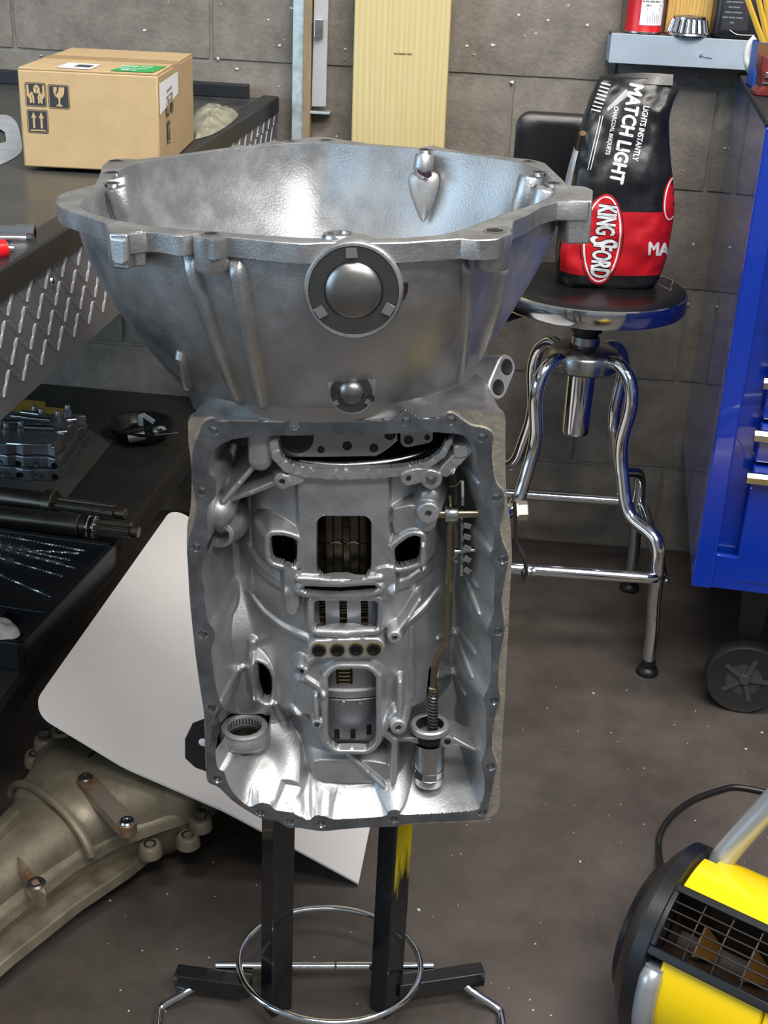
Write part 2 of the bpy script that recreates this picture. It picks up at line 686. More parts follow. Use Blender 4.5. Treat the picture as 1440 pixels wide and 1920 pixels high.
mb.build('bar_chart_print', mat('blue print ink', '5468a0', .7), tin, smooth=0)

# wooden block
p0, p1 = at_y(1247, 40, 2.675), at_y(1337, 40, 2.675)
mb = MB()
mb.box(((p0.x + p1.x) / 2, 2.672, SH_Z + .074), (p1.x - p0.x, 0.02, 0.146))
o = mb.build('wooden_block', wood_mat('block wood', 'd9b66a', 'a67f3a', (40, 40, 6)), smooth=0, bevel=.002)
solo(o, 'light wooden block standing behind the roller bearing on the shelf', 'block')

# tapered roller bearing
p = at_y(1290, 62, 2.625)
bp_ = Vector((p.x, 2.628, SH_Z))
br = thing('roller_bearing', 'tapered steel roller bearing lying on the grey shelf', 'bearing', bp_)
ro = 0.0405
mb = MB()
mb.lathe(bp_, (0, 0, 1), [(.020, .0005), (ro, .0005), (ro + .001, .003), (ro - .0005, .006), (ro - .003, .0065), (.020, .0065)], 40)
mb.build('cone_base', M_steel, br)
mb = MB()
mb.lathe(bp_, (0, 0, 1), [(ro - .006, .006), (ro - .0125, .030)], 40)
mb.build('inner_race', mat('dark bearing steel', '3b3a3a', .4, 1), br)
mb = MB()
mb.lathe(bp_, (0, 0, 1), [(ro - .016, .0295), (ro - .0105, .0295), (ro - .0105, .034), (ro - .013, .036), (ro - .019, .036), (ro - .021, .034), (ro - .021, .0295)], 40)
mb.build('cage_ring', M_steel, br)
for k in range(18):
    a = 2 * math.pi * k / 18
    d = Vector((math.cos(a), math.sin(a), 0))
    mb = MB()
    mb.cyl(bp_ + d * (ro - .0045) + Vector((0, 0, .0066)), bp_ + d * (ro - .0105) + Vector((0, 0, .0293)), .0046, .0038, 10)
    mb.build('roller', M_chrome, br)

# black jug
p0, p1 = at_y(1334, 60, 2.63), at_y(1425, 60, 2.63)
jc = Vector(((p0.x + p1.x) / 2, 2.643, SH_Z))
jug = thing('oil_jug', 'black plastic oil jug at the right end of the grey shelf', 'jug', jc)
hw = (p1.x - p0.x) / 2
def rrect(cx, cy, z, hx, hy, r, n=5):
    out = []
    for sx, sy, a0 in ((1, 1, 0), (-1, 1, 90), (-1, -1, 180), (1, -1, 270)):
        for k in range(n + 1):
            a = math.radians(a0 + 90 * k / n)
            out.append(Vector((cx + sx * (hx - r) + r * math.cos(a), cy + sy * (hy - r) + r * math.sin(a), z)))
    return out
mb = MB()
mb.loft([rrect(jc.x, jc.y, SH_Z + z, hw - i, .038 - i, .012) for z, i in ((.0005, .004), (.004, .001), (.012, 0), (.11, 0), (.14, .012), (.15, .02))])
mb.build('jug_body', mat('black jug plastic', '16171a', .38), jug)
mb = MB()
mb.add([(jc.x - hw + .012, jc.y - .0385, SH_Z + .016), (jc.x + hw * .35, jc.y - .0385, SH_Z + .016), (jc.x + hw * .35, jc.y - .0385, SH_Z + .105), (jc.x - hw + .012, jc.y - .0385, SH_Z + .105)], [(0, 1, 2, 3)])
mb.build('back_label', mat('dark jug label', '24262b', .5), jug)
mb = MB()
for k in range(8):
    vs, fs = print_lines(['xxxxx xxxxxxx xxxxx', 'xxx xxxxxxxxx xxx', 'xxxxxxx xxxx xxxx', 'xxxx xxxxxxxx', 'xxx xxxxx', 'xxxxx xxxxxxx', 'xxxx xxxxx xxxxx', 'xxx'][k], .0040)
    mb.add([(jc.x - hw * .3 + x, jc.y - .0388, SH_Z + .092 - k * .009 + y) for x, y in vs], fs)
mb.build('label_print', mat('grey ink', '6e7278', .6), jug, smooth=0)
mb = MB()
mb.tube(smooth_path([(jc.x - hw * .35, jc.y - .039, SH_Z + .016), (jc.x, jc.y - .039, SH_Z + .009), (jc.x + hw * .7, jc.y - .039, SH_Z + .009)]), .0007, 6)
mb.build('label_edge', M_white, jug)
# ------------------------------------------------------------------ workbench
BZ = 0.955
A_, B_ = at_z(0, 509, BZ), at_z(531, 177, BZ)
ed = (B_ - A_)
ed.z = 0
ed.normalize()                                  # along the bench edge, away from the camera
eo = Vector((ed.y, -ed.x, 0))                   # outwards (to the right)
BF = A_ + ed * ((WALL_Y - .012 - A_.y) / ed.y)  # far end of the edge
BN = A_ - ed * 0.35                             # near end, outside the picture
BWID = 1.25
M_top = mat('worn steel benchtop', '4d4d4c', 0.36, 0.4, var=0.25, scale=7, rvar=0.12, bump=0.04, bscale=30)
bench = thing('workbench', 'steel workbench with diamond plate apron and black angle iron edge', 'workbench', (BN.x - .6, 1.8, 0))
def bp(s, o, z):
    """bench point: s along the edge from the near end, o outwards, z"""
    q = BN + ed * s + eo * o
    return Vector((q.x, q.y, z))
BL = (BF - BN).length
mb = MB()
mb.hexa([bp(0, -BWID, BZ - .012), bp(0, -.03, BZ - .012), bp(BL, -.03, BZ - .012), bp(BL, -BWID, BZ - .012)],
        [bp(0, -BWID, BZ - .004), bp(0, -.03, BZ - .004), bp(BL, -.03, BZ - .004), bp(BL, -BWID, BZ - .004)])
mb.build('steel_top', M_top, bench, smooth=0)
mb = MB()
sec = [(-.036, BZ - .012), (-.036, BZ - .001), (-.032, BZ + .0015), (-.003, BZ + .0015), (0, BZ - .001), (0, BZ - .030), (-.006, BZ - .030), (-.006, BZ - .012)]
mb.loft([[bp(s, o, z) for o, z in sec] for s in (0, BL)])
mb.build('angle_iron_edge', mat('black angle iron', '232428', .38, .25, var=.15, scale=20, bump=.12, bscale=80), bench, smooth=0, bevel=.0012)
mb = MB()
mb.hexa([bp(0, -BWID, BZ), bp(BL, -BWID, BZ), bp(BL, -.02, BZ), bp(0, -.02, BZ)], [bp(0, -BWID, BZ), bp(BL, -BWID, BZ), bp(BL, -.02, BZ), bp(0, -.02, BZ)]) if False else None
mb.hexa([bp(BL - .03, -BWID, BZ - .004), bp(BL, -BWID, BZ - .004), bp(BL, -.06, BZ - .004), bp(BL - .03, -.06, BZ - .004)],
        [bp(BL - .03, -BWID, BZ + .022), bp(BL, -BWID, BZ + .022), bp(BL, -.06, BZ + .022), bp(BL - .03, -.06, BZ + .022)])
mb.build('back_rail', M_black_steel, bench, smooth=0, bevel=.002)
# diamond plate apron
AH0, AH1 = BZ - .150, BZ - .026
M_plate = mat('diamond plate', '77787c', 0.45, 0.45, var=.18, scale=14, rvar=.1)
mb = MB()
mb.hexa([bp(0, -.008, AH0), bp(BL, -.008, AH0), bp(BL, -.004, AH0), bp(0, -.004, AH0)],
        [bp(0, -.008, AH1), bp(BL, -.008, AH1), bp(BL, -.004, AH1), bp(0, -.004, AH1)])
apron = mb.build('diamond_plate_apron', M_plate, bench, smooth=0)
M_tread = mat('glinting tread bar', 'e6e7ea', 0.38, 0.6)  # glint on one slant of bars put into a paler colour
treads = []
for kind in (0, 1):
    mb = MB()
    n = 8
    for (l0, l1) in ((-.0150, 0.001), (0.0, .0150)):
        loops = []
        for i in range(n + 1):
            t = i / n
            s = l0 + (l1 - l0) * t
            w = .0046 * (math.sin(math.pi * min(1, t * .94 + .06)) ** .6) * (.75 + .25 * (1 - abs(2 * t - 1)))
            w = max(w, .0004)
            loops.append([Vector((s, -w, 0)), Vector((s, -w * .5, .0014)), Vector((s, w * .5, .0014)), Vector((s, w, 0))])
        mb.loft(loops, True, True, closed=False)
    ang = math.radians(52 if kind == 0 else -38)
    R2 = Matrix.Rotation(ang, 3, 'Z')
    verts = [R2 @ v for v in mb.v]
    treads.append((verts, mb.f))
bright, dull = MB(), MB()
PITCHT = 0.054
ns = int(BL / PITCHT)
for i in range(-1, ns + 1):
    for j in range(0, 6):
        s = i * PITCHT + (PITCHT / 2 if j % 2 else 0)
        z = AH1 - .013 - j * .0262
        if z < AH0 + .012 or s < .02 or s > BL - .02:
            continue
        for kind, tgt, ds in ((0, bright, 0), (1, dull, PITCHT / 2)):
            vs, fs = treads[kind]
            if kind:
                vs = [Vector((v.x, v.y, v.z * .35)) for v in vs]
            tgt.add([BN + ed * (s + ds + v.x) + eo * (-.004 + v.z) + Vector((0, 0, z + v.y - BN.z)) for v in vs], fs)
bright.build('tread_bars', M_tread, apron, kind='stuff', label='raised bright tread bars')
dull.build('tread_bars', M_plate, apron, kind='stuff')
for s in (.5, 1.15, 1.62):
    mb = MB()
    c = bp(s, -.004, AH1 - .022)
    mb.lathe(c, eo, [(.0058, 0), (.005, .002), (.002, .0032), (0, .0034)], 14)
    mb.build('rivet', M_steel, bench)
# legs and lower shelf
SZ = 0.30
for s, o in ((.06, -.12), (BL - .10, -.12), (.06, -BWID + .08), (BL - .1, -BWID + .08)):
    mb = MB()
    c = bp(s, o, (BZ - .012) / 2)
    mb.box(c, (.05, .05, BZ - .014), Matrix((ed, -eo, Vector((0, 0, 1)))).transposed())
    mb.build('leg', M_black_steel, bench, smooth=0, bevel=.003)
C_, D_ = at_z(345, 850, SZ), at_z(0, 1310, SZ)
sd = (C_ - D_)
sd.z = 0
sd.normalize()
so = Vector((sd.y, -sd.x, 0))
def sp(s, o, z):
    q = D_ + sd * s + so * o
    return Vector((q.x, q.y, z))
M_shelf = mat('grimy shelf board', '262320', 0.55, var=.35, scale=10, bump=.1, bscale=60)
mb = MB()
SL = (WALL_Y - .02 - D_.y) / sd.y
mb.hexa([sp(-.45, -1.1, SZ - .022), sp(-.45, 0, SZ - .022), sp(SL, 0, SZ - .022), sp(SL, -1.1, SZ - .022)],
        [sp(-.45, -1.1, SZ), sp(-.45, 0, SZ), sp(SL, 0, SZ), sp(SL, -1.1, SZ)])
mb.build('lower_shelf', M_shelf, bench, smooth=0, bevel=.002)
mb = MB()
mb.hexa([sp(-.45, -.03, SZ - .06), sp(-.45, -.004, SZ - .06), sp(SL, -.004, SZ - .06), sp(SL, -.03, SZ - .06)],
        [sp(-.45, -.03, SZ - .022), sp(-.45, -.004, SZ - .022), sp(SL, -.004, SZ - .022), sp(SL, -.03, SZ - .022)])
mb.build('shelf_rail', M_black_steel, bench, smooth=0, bevel=.002)
TZ = BZ - .004   # top surface of the sheet

# ------------------------------------------------------------------ cardboard box
BXZ = BZ + .002
c0, c1, c2 = at_z(46, 312, BXZ), at_z(300, 324.5, BXZ), at_z(366, 263, BXZ)
bx = (c1 - c0)
wbox = bx.length
bx.normalize()
by = Vector((-bx.y, bx.x, 0))
dbox = (c2 - c1).dot(by)
# height: seen top front edge
n_ = -by
tl, tr = at_plane(29, 127, c0, n_), at_plane(291, 146, c0, n_)
hbox = ((tl.z + tr.z) / 2) - BXZ
M_card = mat('corrugated cardboard', 'b39970', 0.75, var=.06, scale=25, bump=.06, bscale=300)
M_ink = mat('black box ink', '2c2d33', 0.7)
dbox = max(.20, min(.34, dbox))
box = thing('cardboard_box', 'brown cardboard shipping box standing on the steel benchtop', 'box',
            mtx=Matrix.Translation(c0 + Vector((0, 0, 0))) @ Matrix((bx, by, Vector((0, 0, 1)))).transposed().to_4x4())
mb = MB()
T = .004
mb.box((wbox / 2, T / 2, hbox / 2), (wbox, T, hbox))
mb.build('front_panel', M_card, box, local=True, bevel=.002, smooth=30)
mb = MB(); mb.box((wbox / 2, dbox - T / 2, hbox / 2), (wbox, T, hbox)); mb.build('back_panel', M_card, box, local=True, bevel=.002, smooth=30)
for x in (T / 2 - .0004, wbox - T / 2 + .0004):
    mb = MB(); mb.box((x, dbox / 2, hbox / 2), (T, dbox - .001, hbox)); mb.build('side_panel', M_card, box, local=True, bevel=.0015, smooth=30)
mb = MB(); mb.box((wbox / 2, dbox / 2, T / 2 + .0002), (wbox - .009, dbox - .009, T)); mb.build('bottom_panel', M_card, box, local=True, smooth=0)
for y0, y1 in ((.001, dbox / 2 - .0012), (dbox / 2 + .0012, dbox - .001)):
    mb = MB(); mb.box((wbox / 2, (y0 + y1) / 2, hbox + .0016), (wbox - .001, y1 - y0, .0034)); mb.build('top_flap', M_card, box, local=True, bevel=.001, smooth=30)
mb = MB(); mb.box((wbox / 2, dbox / 2, hbox + .0035), (wbox - .002, .05, .0004)); mb.box((wbox + .0006, dbox / 2, hbox - .018), (.0004, .05, .04))
mb.build('packing_tape', mat('clear brown tape', 'b48d58', .18), box, local=True, smooth=0)
# handling marks: white-on-black pictograms, cut as flat ink with the card showing through
def pict(o, ux, uz, kind, s, mbk, mcard, n):
    """o: lower-left corner; kind 0 hands, 1 glass, 2 arrows; s height"""
    w = s * .92
    def P(x, z, lift=0):
        return o + ux * (x * w) + uz * (z * s) + n * (.0004 + lift)
    def rr(x0, z0, x1, z1, r=.07, k=4):
        out = []
        for cx, cz, a0 in ((x1 - r, z1 - r, 0), (x0 + r, z1 - r, 90), (x0 + r, z0 + r, 180), (x1 - r, z0 + r, 270)):
            for i in range(k + 1):
                a = math.radians(a0 + 90 * i / k)
                out.append((cx + r * math.cos(a), cz + r * math.sin(a)))
        return out
    def face(m_, pts, lift):
        m_.add([P(x, z, lift) for x, z in pts], [list(range(len(pts)))])
    a, b = rr(0, 0, 1, 1, .09), rr(.025, .025, .975, .975, .07)
    nn = len(a)
    mbk.add([P(x, z) for x, z in a] + [P(x, z) for x, z in b], [(i, (i + 1) % nn, nn + (i + 1) % nn, nn + i) for i in range(nn)])
    face(mbk, rr(.055, .055, .945, .945, .05), 0)
    L_ = .0003
    if kind == 0:
        face(mcard, [(.40, .60), (.56, .54), (.70, .62), (.70, .84), (.55, .92), (.40, .84)], L_)
        for sx in (1, -1):
            g = lambda x: .5 + sx * (x - .5)
            face(mcard, [(g(.09), .90), (g(.17), .90), (g(.19), .55), (g(.30), .47), (g(.31), .18), (g(.20), .12), (g(.19), .32), (g(.07), .46)], L_)
            face(mcard, [(g(.22), .52), (g(.30), .63), (g(.35), .60), (g(.42), .40), (g(.41), .14), (g(.33), .14), (g(.32), .46)], L_)
        mbk.add([P(x, z, L_ * 1.6) for x, z in [(.40, .84), (.55, .77), (.70, .84), (.70, .82), (.56, .75), (.56, .54), (.54, .55), (.54, .75), (.40, .82)]], [(0, 1, 4, 8), (1, 2, 3, 4), (4, 5, 6, 7)])
    elif kind == 1:
        face(mcard, [(.26, .90), (.78, .90), (.77, .70), (.70, .52), (.57, .43), (.55, .20), (.66, .14), (.66, .10), (.36, .10), (.36, .14), (.48, .20), (.47, .43), (.33, .52), (.26, .70)], L_)
        mbk.add([P(x, z, L_ * 1.6) for x, z in [(.44, .92), (.52, .92), (.42, .74), (.50, .74), (.36, .55), (.40, .68), (.33, .68)]], [(0, 1, 2), (1, 3, 2), (2, 3, 5), (2, 5, 6), (5, 3, 4)])
    else:
        for cx in (.32, .68):
            face(mcard, [(cx - .05, .22), (cx + .05, .22), (cx + .05, .66), (cx + .13, .64), (cx, .90), (cx - .13, .64), (cx - .05, .66)], L_)
        face(mcard, [(.14, .10), (.86, .10), (.86, .155), (.14, .155)], L_)
ux, uz, nf = Vector((1, 0, 0)), Vector((0, 0, 1)), Vector((0, -1, 0))
k_ = wbox / 255.0
s_ = hbox * .245
def onfront(px, py):
    q = at_plane(px, py, c0, n_) - c0
    return Vector((q.dot(bx), 0, q.z))
ns_ = Vector((1, 0, 0))
uy = Vector((0, 1, 0))
y0 = dbox * .10
for o__, u__, kd, nn_ in ((onfront(49, 199), ux, 0, nf), (onfront(92, 203), ux, 1, nf), (onfront(53, 249), ux, 2, nf),
                          (Vector((wbox, y0 + .022, hbox * .52)), uy, 0, ns_ * 2), (Vector((wbox, y0 + .022 + s_ * 1.06, hbox * .53)), uy, 1, ns_ * 2), (Vector((wbox, y0 + .026, hbox * .23)), uy, 2, ns_ * 2)):
    mbk, mc = MB(), MB()
    pict(o__, u__, uz, kd, s_, mbk, mc, nn_)
    mk = mbk.build('handling_mark', M_ink, box, local=True, smooth=0, label=['black mark with two hands under a carton', 'black mark with a cracked goblet', 'black mark with two upright arrows'][kd])
    mc.build('handling_symbol', M_card, mk, local=True, smooth=0)
mb = MB()
zl = hbox * .60
mb.add([(wbox + .0013, .004, zl), (wbox + .0013, dbox * .52, zl + .012), (wbox + .0013, dbox * .52, hbox * .93), (wbox + .0013, .004, hbox * .92)], [(0, 1, 2, 3)])
mb.build('side_label', M_white, box, local=True, smooth=0)
mb = MB()
for t, z, s in (('xx xxxxxxx', .80, .007), ('xxxxx xxxxxx xxx', .74, .005), ('xxxxx', .68, .008)):
    vs, fs = print_lines(t, s)
    mb.add([(wbox + .0016, dbox * .27 + x, hbox * z + y + x * .05) for x, y in vs], fs)
mb.build('label_print', mat('label grey ink', '8d9096', .6), box, local=True, smooth=0)
mb = MB()
zt = hbox + .0042
def toprect(px0, py0, px1, py1, px2, py2, px3, py3):
    out = []
    for a, b in ((px0, py0), (px1, py1), (px2, py2), (px3, py3)):
        q = at_z(a, b, BXZ + zt) - c0
        out.append(Vector((min(max(q.dot(bx), .002), wbox - .002), min(max(q.dot(by), .002), dbox - .002), zt)))
    return out
r1 = toprect(104, 126, 164, 132, 190, 121, 130, 117)
mb.add(r1, [(0, 1, 2, 3)])
mb.build('address_label', M_white, box, local=True, smooth=0)
mb = MB()
for i in range(26):
    t = .42 + i * .018
    q = r1[0] * (1 - t) + r1[1] * t
    q2 = r1[3] * (1 - t) + r1[2] * t
    a, b = q.lerp(q2, .3), q.lerp(q2, .75)
    w = Vector((.0006 if i % 3 else .0012, 0, .0003))
    mb.add([a + Vector((0, 0, .0003)), a + w, b + w, b + Vector((0, 0, .0003))], [(0, 1, 2, 3)])
mb.build('barcode', mat('barcode ink', '4a4550', .6), box, local=True, smooth=0)
mb = MB()
r2 = toprect(200, 135, 281, 139, 312, 124, 236, 122)
mb.add(r2, [(0, 1, 2, 3)])
mb.build('green_label', mat('green label', '2a9a4c', .5), box, local=True, smooth=0)
mb = MB()
gx = (r2[1] - r2[0]).normalized()
gy = Vector((0, 0, 1)).cross(gx)
cg = (r2[0] + r2[1] + r2[2] + r2[3]) / 4
for t, yy, xx, s in (('xxxxxxx xxxxx', .3, -.18, .010), ('xxxxxx xx xxxxx', -.06, -.2, .008), ('xxxx xxx', -.36, -.25, .008)):
    vs, fs = print_lines(t, s)
    L2 = (r2[1] - r2[0]).length
    H2 = (r2[3] - r2[0]).dot(gy)
    mb.add([cg + gx * (x * .55 + xx * L2 * .6) + gy * (y * 1.2 + yy * H2 * .9) + Vector((0, 0, .0003)) for x, y in vs], fs)
mb.build('label_print', M_white, box, local=True, smooth=0)

# ------------------------------------------------------------------ things on the bench top
def crumple(name, pts_px, z, h, mt, label, cat, seed, n=26, hole=None):
    """crumpled film lying inside a pixel-surveyed outline on a flat surface"""
    P = [at_z(a, b, z) for a, b in pts_px]
    c = sum(P, Vector()) / len(P)
    loops = []
    N = 40
    poly = smooth_path(P + [P[0]], 8)[:-1]
    idx = [int(i * len(poly) / N) for i in range(N)]
    ring = [poly[i] for i in idx]
    rnd = random.Random(seed)
    mb_ = MB()
    K = 9
    for k in range(K + 1):
        t = 1 - k / K * (1 if hole is None else 1 - hole)
        lp = []
        for q in ring:
            r = c + (q - c) * t
            w = noise.noise(Vector((r.x * 30 + seed, r.y * 30, seed * 1.7))) * .55 + noise.noise(Vector((r.x * 75, r.y * 75 + seed, 3))) * .2
            r.z = z + .0008 + max(0, h * (1 - t) ** .5 * (.55 + w)) + (0.0 if k else 0)
            lp.append(r)
        loops.append(lp)
    mb_.loft(loops, False, hole is None)
    o_ = mb_.build(name, mt, smooth=30)
    return solo(o_, label, cat)
M_film = mat('clear film', 'c9c6a8', 0.12, alpha=0.55, var=.2, scale=40)
crumple('plastic_bag', [(366, 262), (364, 215), (392, 196), (425, 205), (447, 214), (432, 232), (400, 252)], BXZ, .026, M_film,
        'crumpled clear plastic bag on the benchtop right of the cardboard box', 'plastic bag', 3)
o = crumple('plastic_sheet', [(-60, 330), (-60, 235), (0, 216), (28, 226), (40, 262), (38, 288), (0, 310)], TZ, .006,
            mat('milky plastic sheet', 'b9bec6', .25, var=.1, scale=20, alpha=.9), 'milky plastic packet lying left of the cardboard box', 'packet', 8, hole=.3)
a, b = at_z(-70, 432, TZ + .011), at_z(66, 437, TZ + .011)
d = (b - a).normalized()
rod = thing('socket_extension', 'chrome socket extension bar lying near the benchtop edge', 'tool', (b.x, b.y, TZ))
mb = MB()
mb.lathe(a, d, [(0, 0), (.0075, 0), (.0075, (b - a).length - .022), (.0092, (b - a).length - .018), (.0092, (b - a).length), (.0055, (b - a).length), (.0055, (b - a).length - .008), (0, (b - a).length - .008)], 24)
mb.build('bar', M_chrome, rod)
a, b = at_z(-60, 448, TZ + .007), at_z(50, 449, TZ + .007)
mb = MB()
mb.cyl(a, b, .0066, n=20)
o = mb.build('steel_rod', M_chrome)
solo(o, 'thin bright rod lying in front of the chrome extension bar', 'rod')
a, b = at_z(-60, 474, TZ + .012), at_z(14, 466, TZ + .012)
b2 = at_z(27, 466, TZ + .012)
pl_ = thing('red_handle_tool', 'red handled hand tool at the left edge of the benchtop', 'tool', (b.x, b.y, TZ))
mb = MB()
mb.tube([a, a.lerp(b, .6), a.lerp(b, .95), b], [.011, .0115, .0095, .006], 20)
mb.build('handle', mat('red grip', 'd5151c', .3), pl_)
mb = MB()
mb.tube([b, b.lerp(b2, .3), b2], [.0045, .004, .0032], 14)
mb.build('tip', M_steel, pl_)

# ------------------------------------------------------------------ lower shelf: mat, valve body, bowl, shafts, tray
M_card_dark = mat('grey liner', '4a4744', .8, var=.1)
mb = MB()
lp = [at_z(a, b, SZ + .001) for a, b in ((-60, 945), (122, 938), (212, 828), (150, 800), (-60, 800))]
mb.prism(lp, (0, 0, .002))
o = mb.build('liner_sheet', M_card_dark, smooth=0)
solo(o, 'grey liner sheet on the lower shelf under the valve body', 'sheet')
LZ = SZ + .003
M_valve = mat('cast valve body', '8d9096', .42, .85, var=.2, scale=25, bump=.15, bscale=160)
v0, v1, v2 = at_z(-90, 893, LZ), at_z(118, 905, LZ), at_z(178, 830, LZ)
vx = (v1 - v0)
vl = vx.length
vx.normalize()
vy = Vector((-vx.y, vx.x, 0))
vd = (v2 - v1).dot(vy)
vb = thing('valve_body', 'grey cast valve body on the liner sheet of the lower shelf', 'valve body',
           mtx=Matrix.Translation(v0) @ Matrix((vx, vy, Vector((0, 0, 1)))).transposed().to_4x4())
for k, (z0, z1, ins) in enumerate(((0.0, .022, .0), (.0235, .044, .006), (.0455, .066, .012))):
    mb = MB()
    out = []
    rnd = random.Random(40 + k)
    n = 14
    base = [(i / n * vl, rnd.choice([0, .004, .008]) + ins) for i in range(n)] + [(vl - ins - rnd.choice([0, .006]), i / 8 * vd) for i in range(1, 8)] + \
           [(vl - i / n * vl, vd - ins - rnd.choice([0, .005, .010])) for i in range(n)] + [(ins, vd - i / 6 * vd) for i in range(6)]
    mb.prism([Vector((x, y, z0)) for x, y in base], (0, 0, z1 - z0))
    mb.build(['lower_casting', 'separator_casting', 'upper_casting'][k], M_valve, vb, local=True, smooth=0, bevel=.0018)
for k in range(16):
    x, y = random.uniform(.04, vl - .02), random.uniform(.02, vd - .015)
    mb = MB()
    L = random.uniform(.02, .06)
    if k % 2:
        mb.cyl((x, y, .066 + .005), (min(x + L, vl - .01), y + random.uniform(-.01, .01), .071), .0055, n=14)
        mb.build('spool', M_steel, vb, local=True)
    else:
        mb.lathe((x, y, .066), (0, 0, 1), [(.009, 0), (.009, .006), (.0055, .008), (.0055, .016), (.004, .018), (0, .018)], 14)
        mb.build('solenoid_post', M_valve, vb, local=True)
for k in range(9):
    x = vl - .014 - k * .034
    for z in (.011, .034):
        mb = MB()
        mb.lathe((x, -.0005, z), (0, -1, 0), [(.0062, 0), (.0062, .0018), (.0035, .0018), (.003, -.001), (0, -.001)], 14)
        mb.build('bore_plug', M_steel if k % 2 else M_black_matte, vb, local=True)
mb = MB()
mb.tube(smooth_path([(vl * .5, .014, .067), (vl * .68, .008, .070), (vl * .86, .012, .070), (vl - .02, .03, .069), (vl - .012, vd * .5, .068)]), .0022, 8)
mb.build('wire_clip', M_steel, vb, local=True)
# ochre gasket plate behind
mb = MB()
lp = [at_z(a, b, SZ + .0008) for a, b in ((-60, 800), (40, 800), (88, 800), (128, 794), (128, 782), (88, 778), (86, 768), (20, 762), (-60, 758))]
for q in lp:
    q.z = SZ
mb.prism([q + Vector((0, 0, .0002)) for q in lp], (0, 0, .02))
o = mb.build('ochre_carton', mat('ochre card', '9a7a2c', .7, var=.15), smooth=0, bevel=.002)
solo(o, 'flat ochre carton behind the valve body on the lower shelf', 'carton')

# bowl of small parts
bc = at_z(266, 822, SZ)
rb = abs(at_z(330, 805, SZ + .03).x - at_z(201, 805, SZ + .03).x) / 2
bowl = thing('parts_bowl', 'black bowl of small steel parts at the rear of the lower shelf', 'bowl', (bc.x, bc.y, SZ))
bc = Vector((bc.x, bc.y, SZ))
mb = MB()
mb.lathe(bc, (0, 0, 1), [(0, .001), (rb * .6, .001), (rb * .85, .014), (rb, .034), (rb - .002, .0355), (rb - .005, .034), (rb * .8, .016), (rb * .55, .005), (0, .005)], 48)
mb.build('bowl', mat('black glossy bowl', '131417', .22), bowl)
rnd = random.Random(5)
def part_in_bowl(name, label, fn, mt, px, py, z=.022, group=None):
    p_ = at_z(px, py, SZ + z)
    mb_ = MB()
    fn(mb_, p_)
    return solo(mb_.build(name, mt), label, 'part', group)
part_in_bowl('steel_bushing', 'short steel bushing lying in the black bowl', lambda m_, p: m_.lathe(p, (.9, .3, .15), [(.006, 0), (.0125, 0), (.0125, .034), (.006, .034)], 20), M_steel, 240, 820, .024)
part_in_bowl('long_pin', 'long thin bright pin lying across the black bowl', lambda m_, p: m_.cyl(p, p + Vector((.066, .012, .008)), .0024, n=10), M_chrome, 272, 817, .028)
part_in_bowl('bent_bracket', 'grey bent bracket sticking up at the back of the black bowl', lambda m_, p: m_.strip([p, p + Vector((0, 0, .022)), p + Vector((.006, 0, .024)), p + Vector((.03, -.006, .012))], .005, .003, (.3, 1, .1)), M_galv, 264, 798, .02)
def spring_fn(m_, p, d=Vector((.95, .25, .05)), L=.05, r=.0055, w=.0009, turns=11):
    dd, u, v_ = m_.frame(d)
    m_.tube([p + dd * (L * i / (turns * 10)) + u * r * math.cos(i * .628) + v_ * r * math.sin(i * .628) for i in range(turns * 10)], w, 6)
part_in_bowl('coil_spring', 'small dark coil spring in the middle of the black bowl', lambda m_, p: spring_fn(m_, p), M_black_steel, 252, 806, .024)
part_in_bowl('steel_washer', 'flat steel washer in the black bowl behind the long pin', lambda m_, p: m_.lathe(p, (.1, -.3, 1), [(.006, 0), (.014, 0), (.014, .002), (.006, .002)], 20), M_galv, 300, 808, .022)

# two splined shafts
M_shaft = mat('oily shaft steel a', '6a655c', .34, .9, rvar=.08)
def shaft(name, label, pa, pb, prof, z):
    a, b = at_z(*pa, z), at_z(*pb, z)
    d = (b - a).normalized()
    Ls = (b - a).length
    t_ = thing(name, label, 'shaft', ((a.x + b.x) / 2, (a.y + b.y) / 2, SZ))
    for nm, f0, f1, r, splines in prof:
        m_ = MB()
        if splines:
            dd, u, w = m_.frame(d)
            n = splines * 4
            lo = []
            for s in (f0, f1):
                lo.append([a + d * (s * Ls) + (u * math.cos(2 * math.pi * i / n) - w * math.sin(2 * math.pi * i / n)) * (r if (i % 4) < 2 else r * .88) for i in range(n)])
            m_.loft(lo)
            m_.build(nm, M_shaft, t_, smooth=20)
        else:
            e = .0015
            m_.lathe(a + d * (f0 * Ls), d, [(0, 0), (r - e, 0), (r, e), (r, (f1 - f0) * Ls - e), (r - e, (f1 - f0) * Ls), (0, (f1 - f0) * Ls)], 32)
            m_.build(nm, M_shaft if nm != 'seal_ring' else M_chrome, t_)
    return t_
shaft('splined_shaft', 'dark splined shaft lying behind the black tray, the rear one of two', (-90, 920), (236, 964),
      [('journal', 0, .55, .021, 0), ('flange', .545, .60, .026, 0), ('spline', .60, .94, .0155, 18), ('pilot', .94, 1, .0105, 0)], LZ + .0275)
shaft('splined_shaft', 'shorter splined shaft with two bright rings, nearest the black tray', (-60, 962), (261, 998),
      [('journal', 0, .66, .019, 0), ('groove', .66, .70, .016, 0), ('seal_ring', .70, .72, .0205, 0), ('seal_ring', .735, .755, .0205, 0), ('spline', .755, .95, .0145, 18), ('pilot', .95, 1, .010, 0)], LZ + .022)

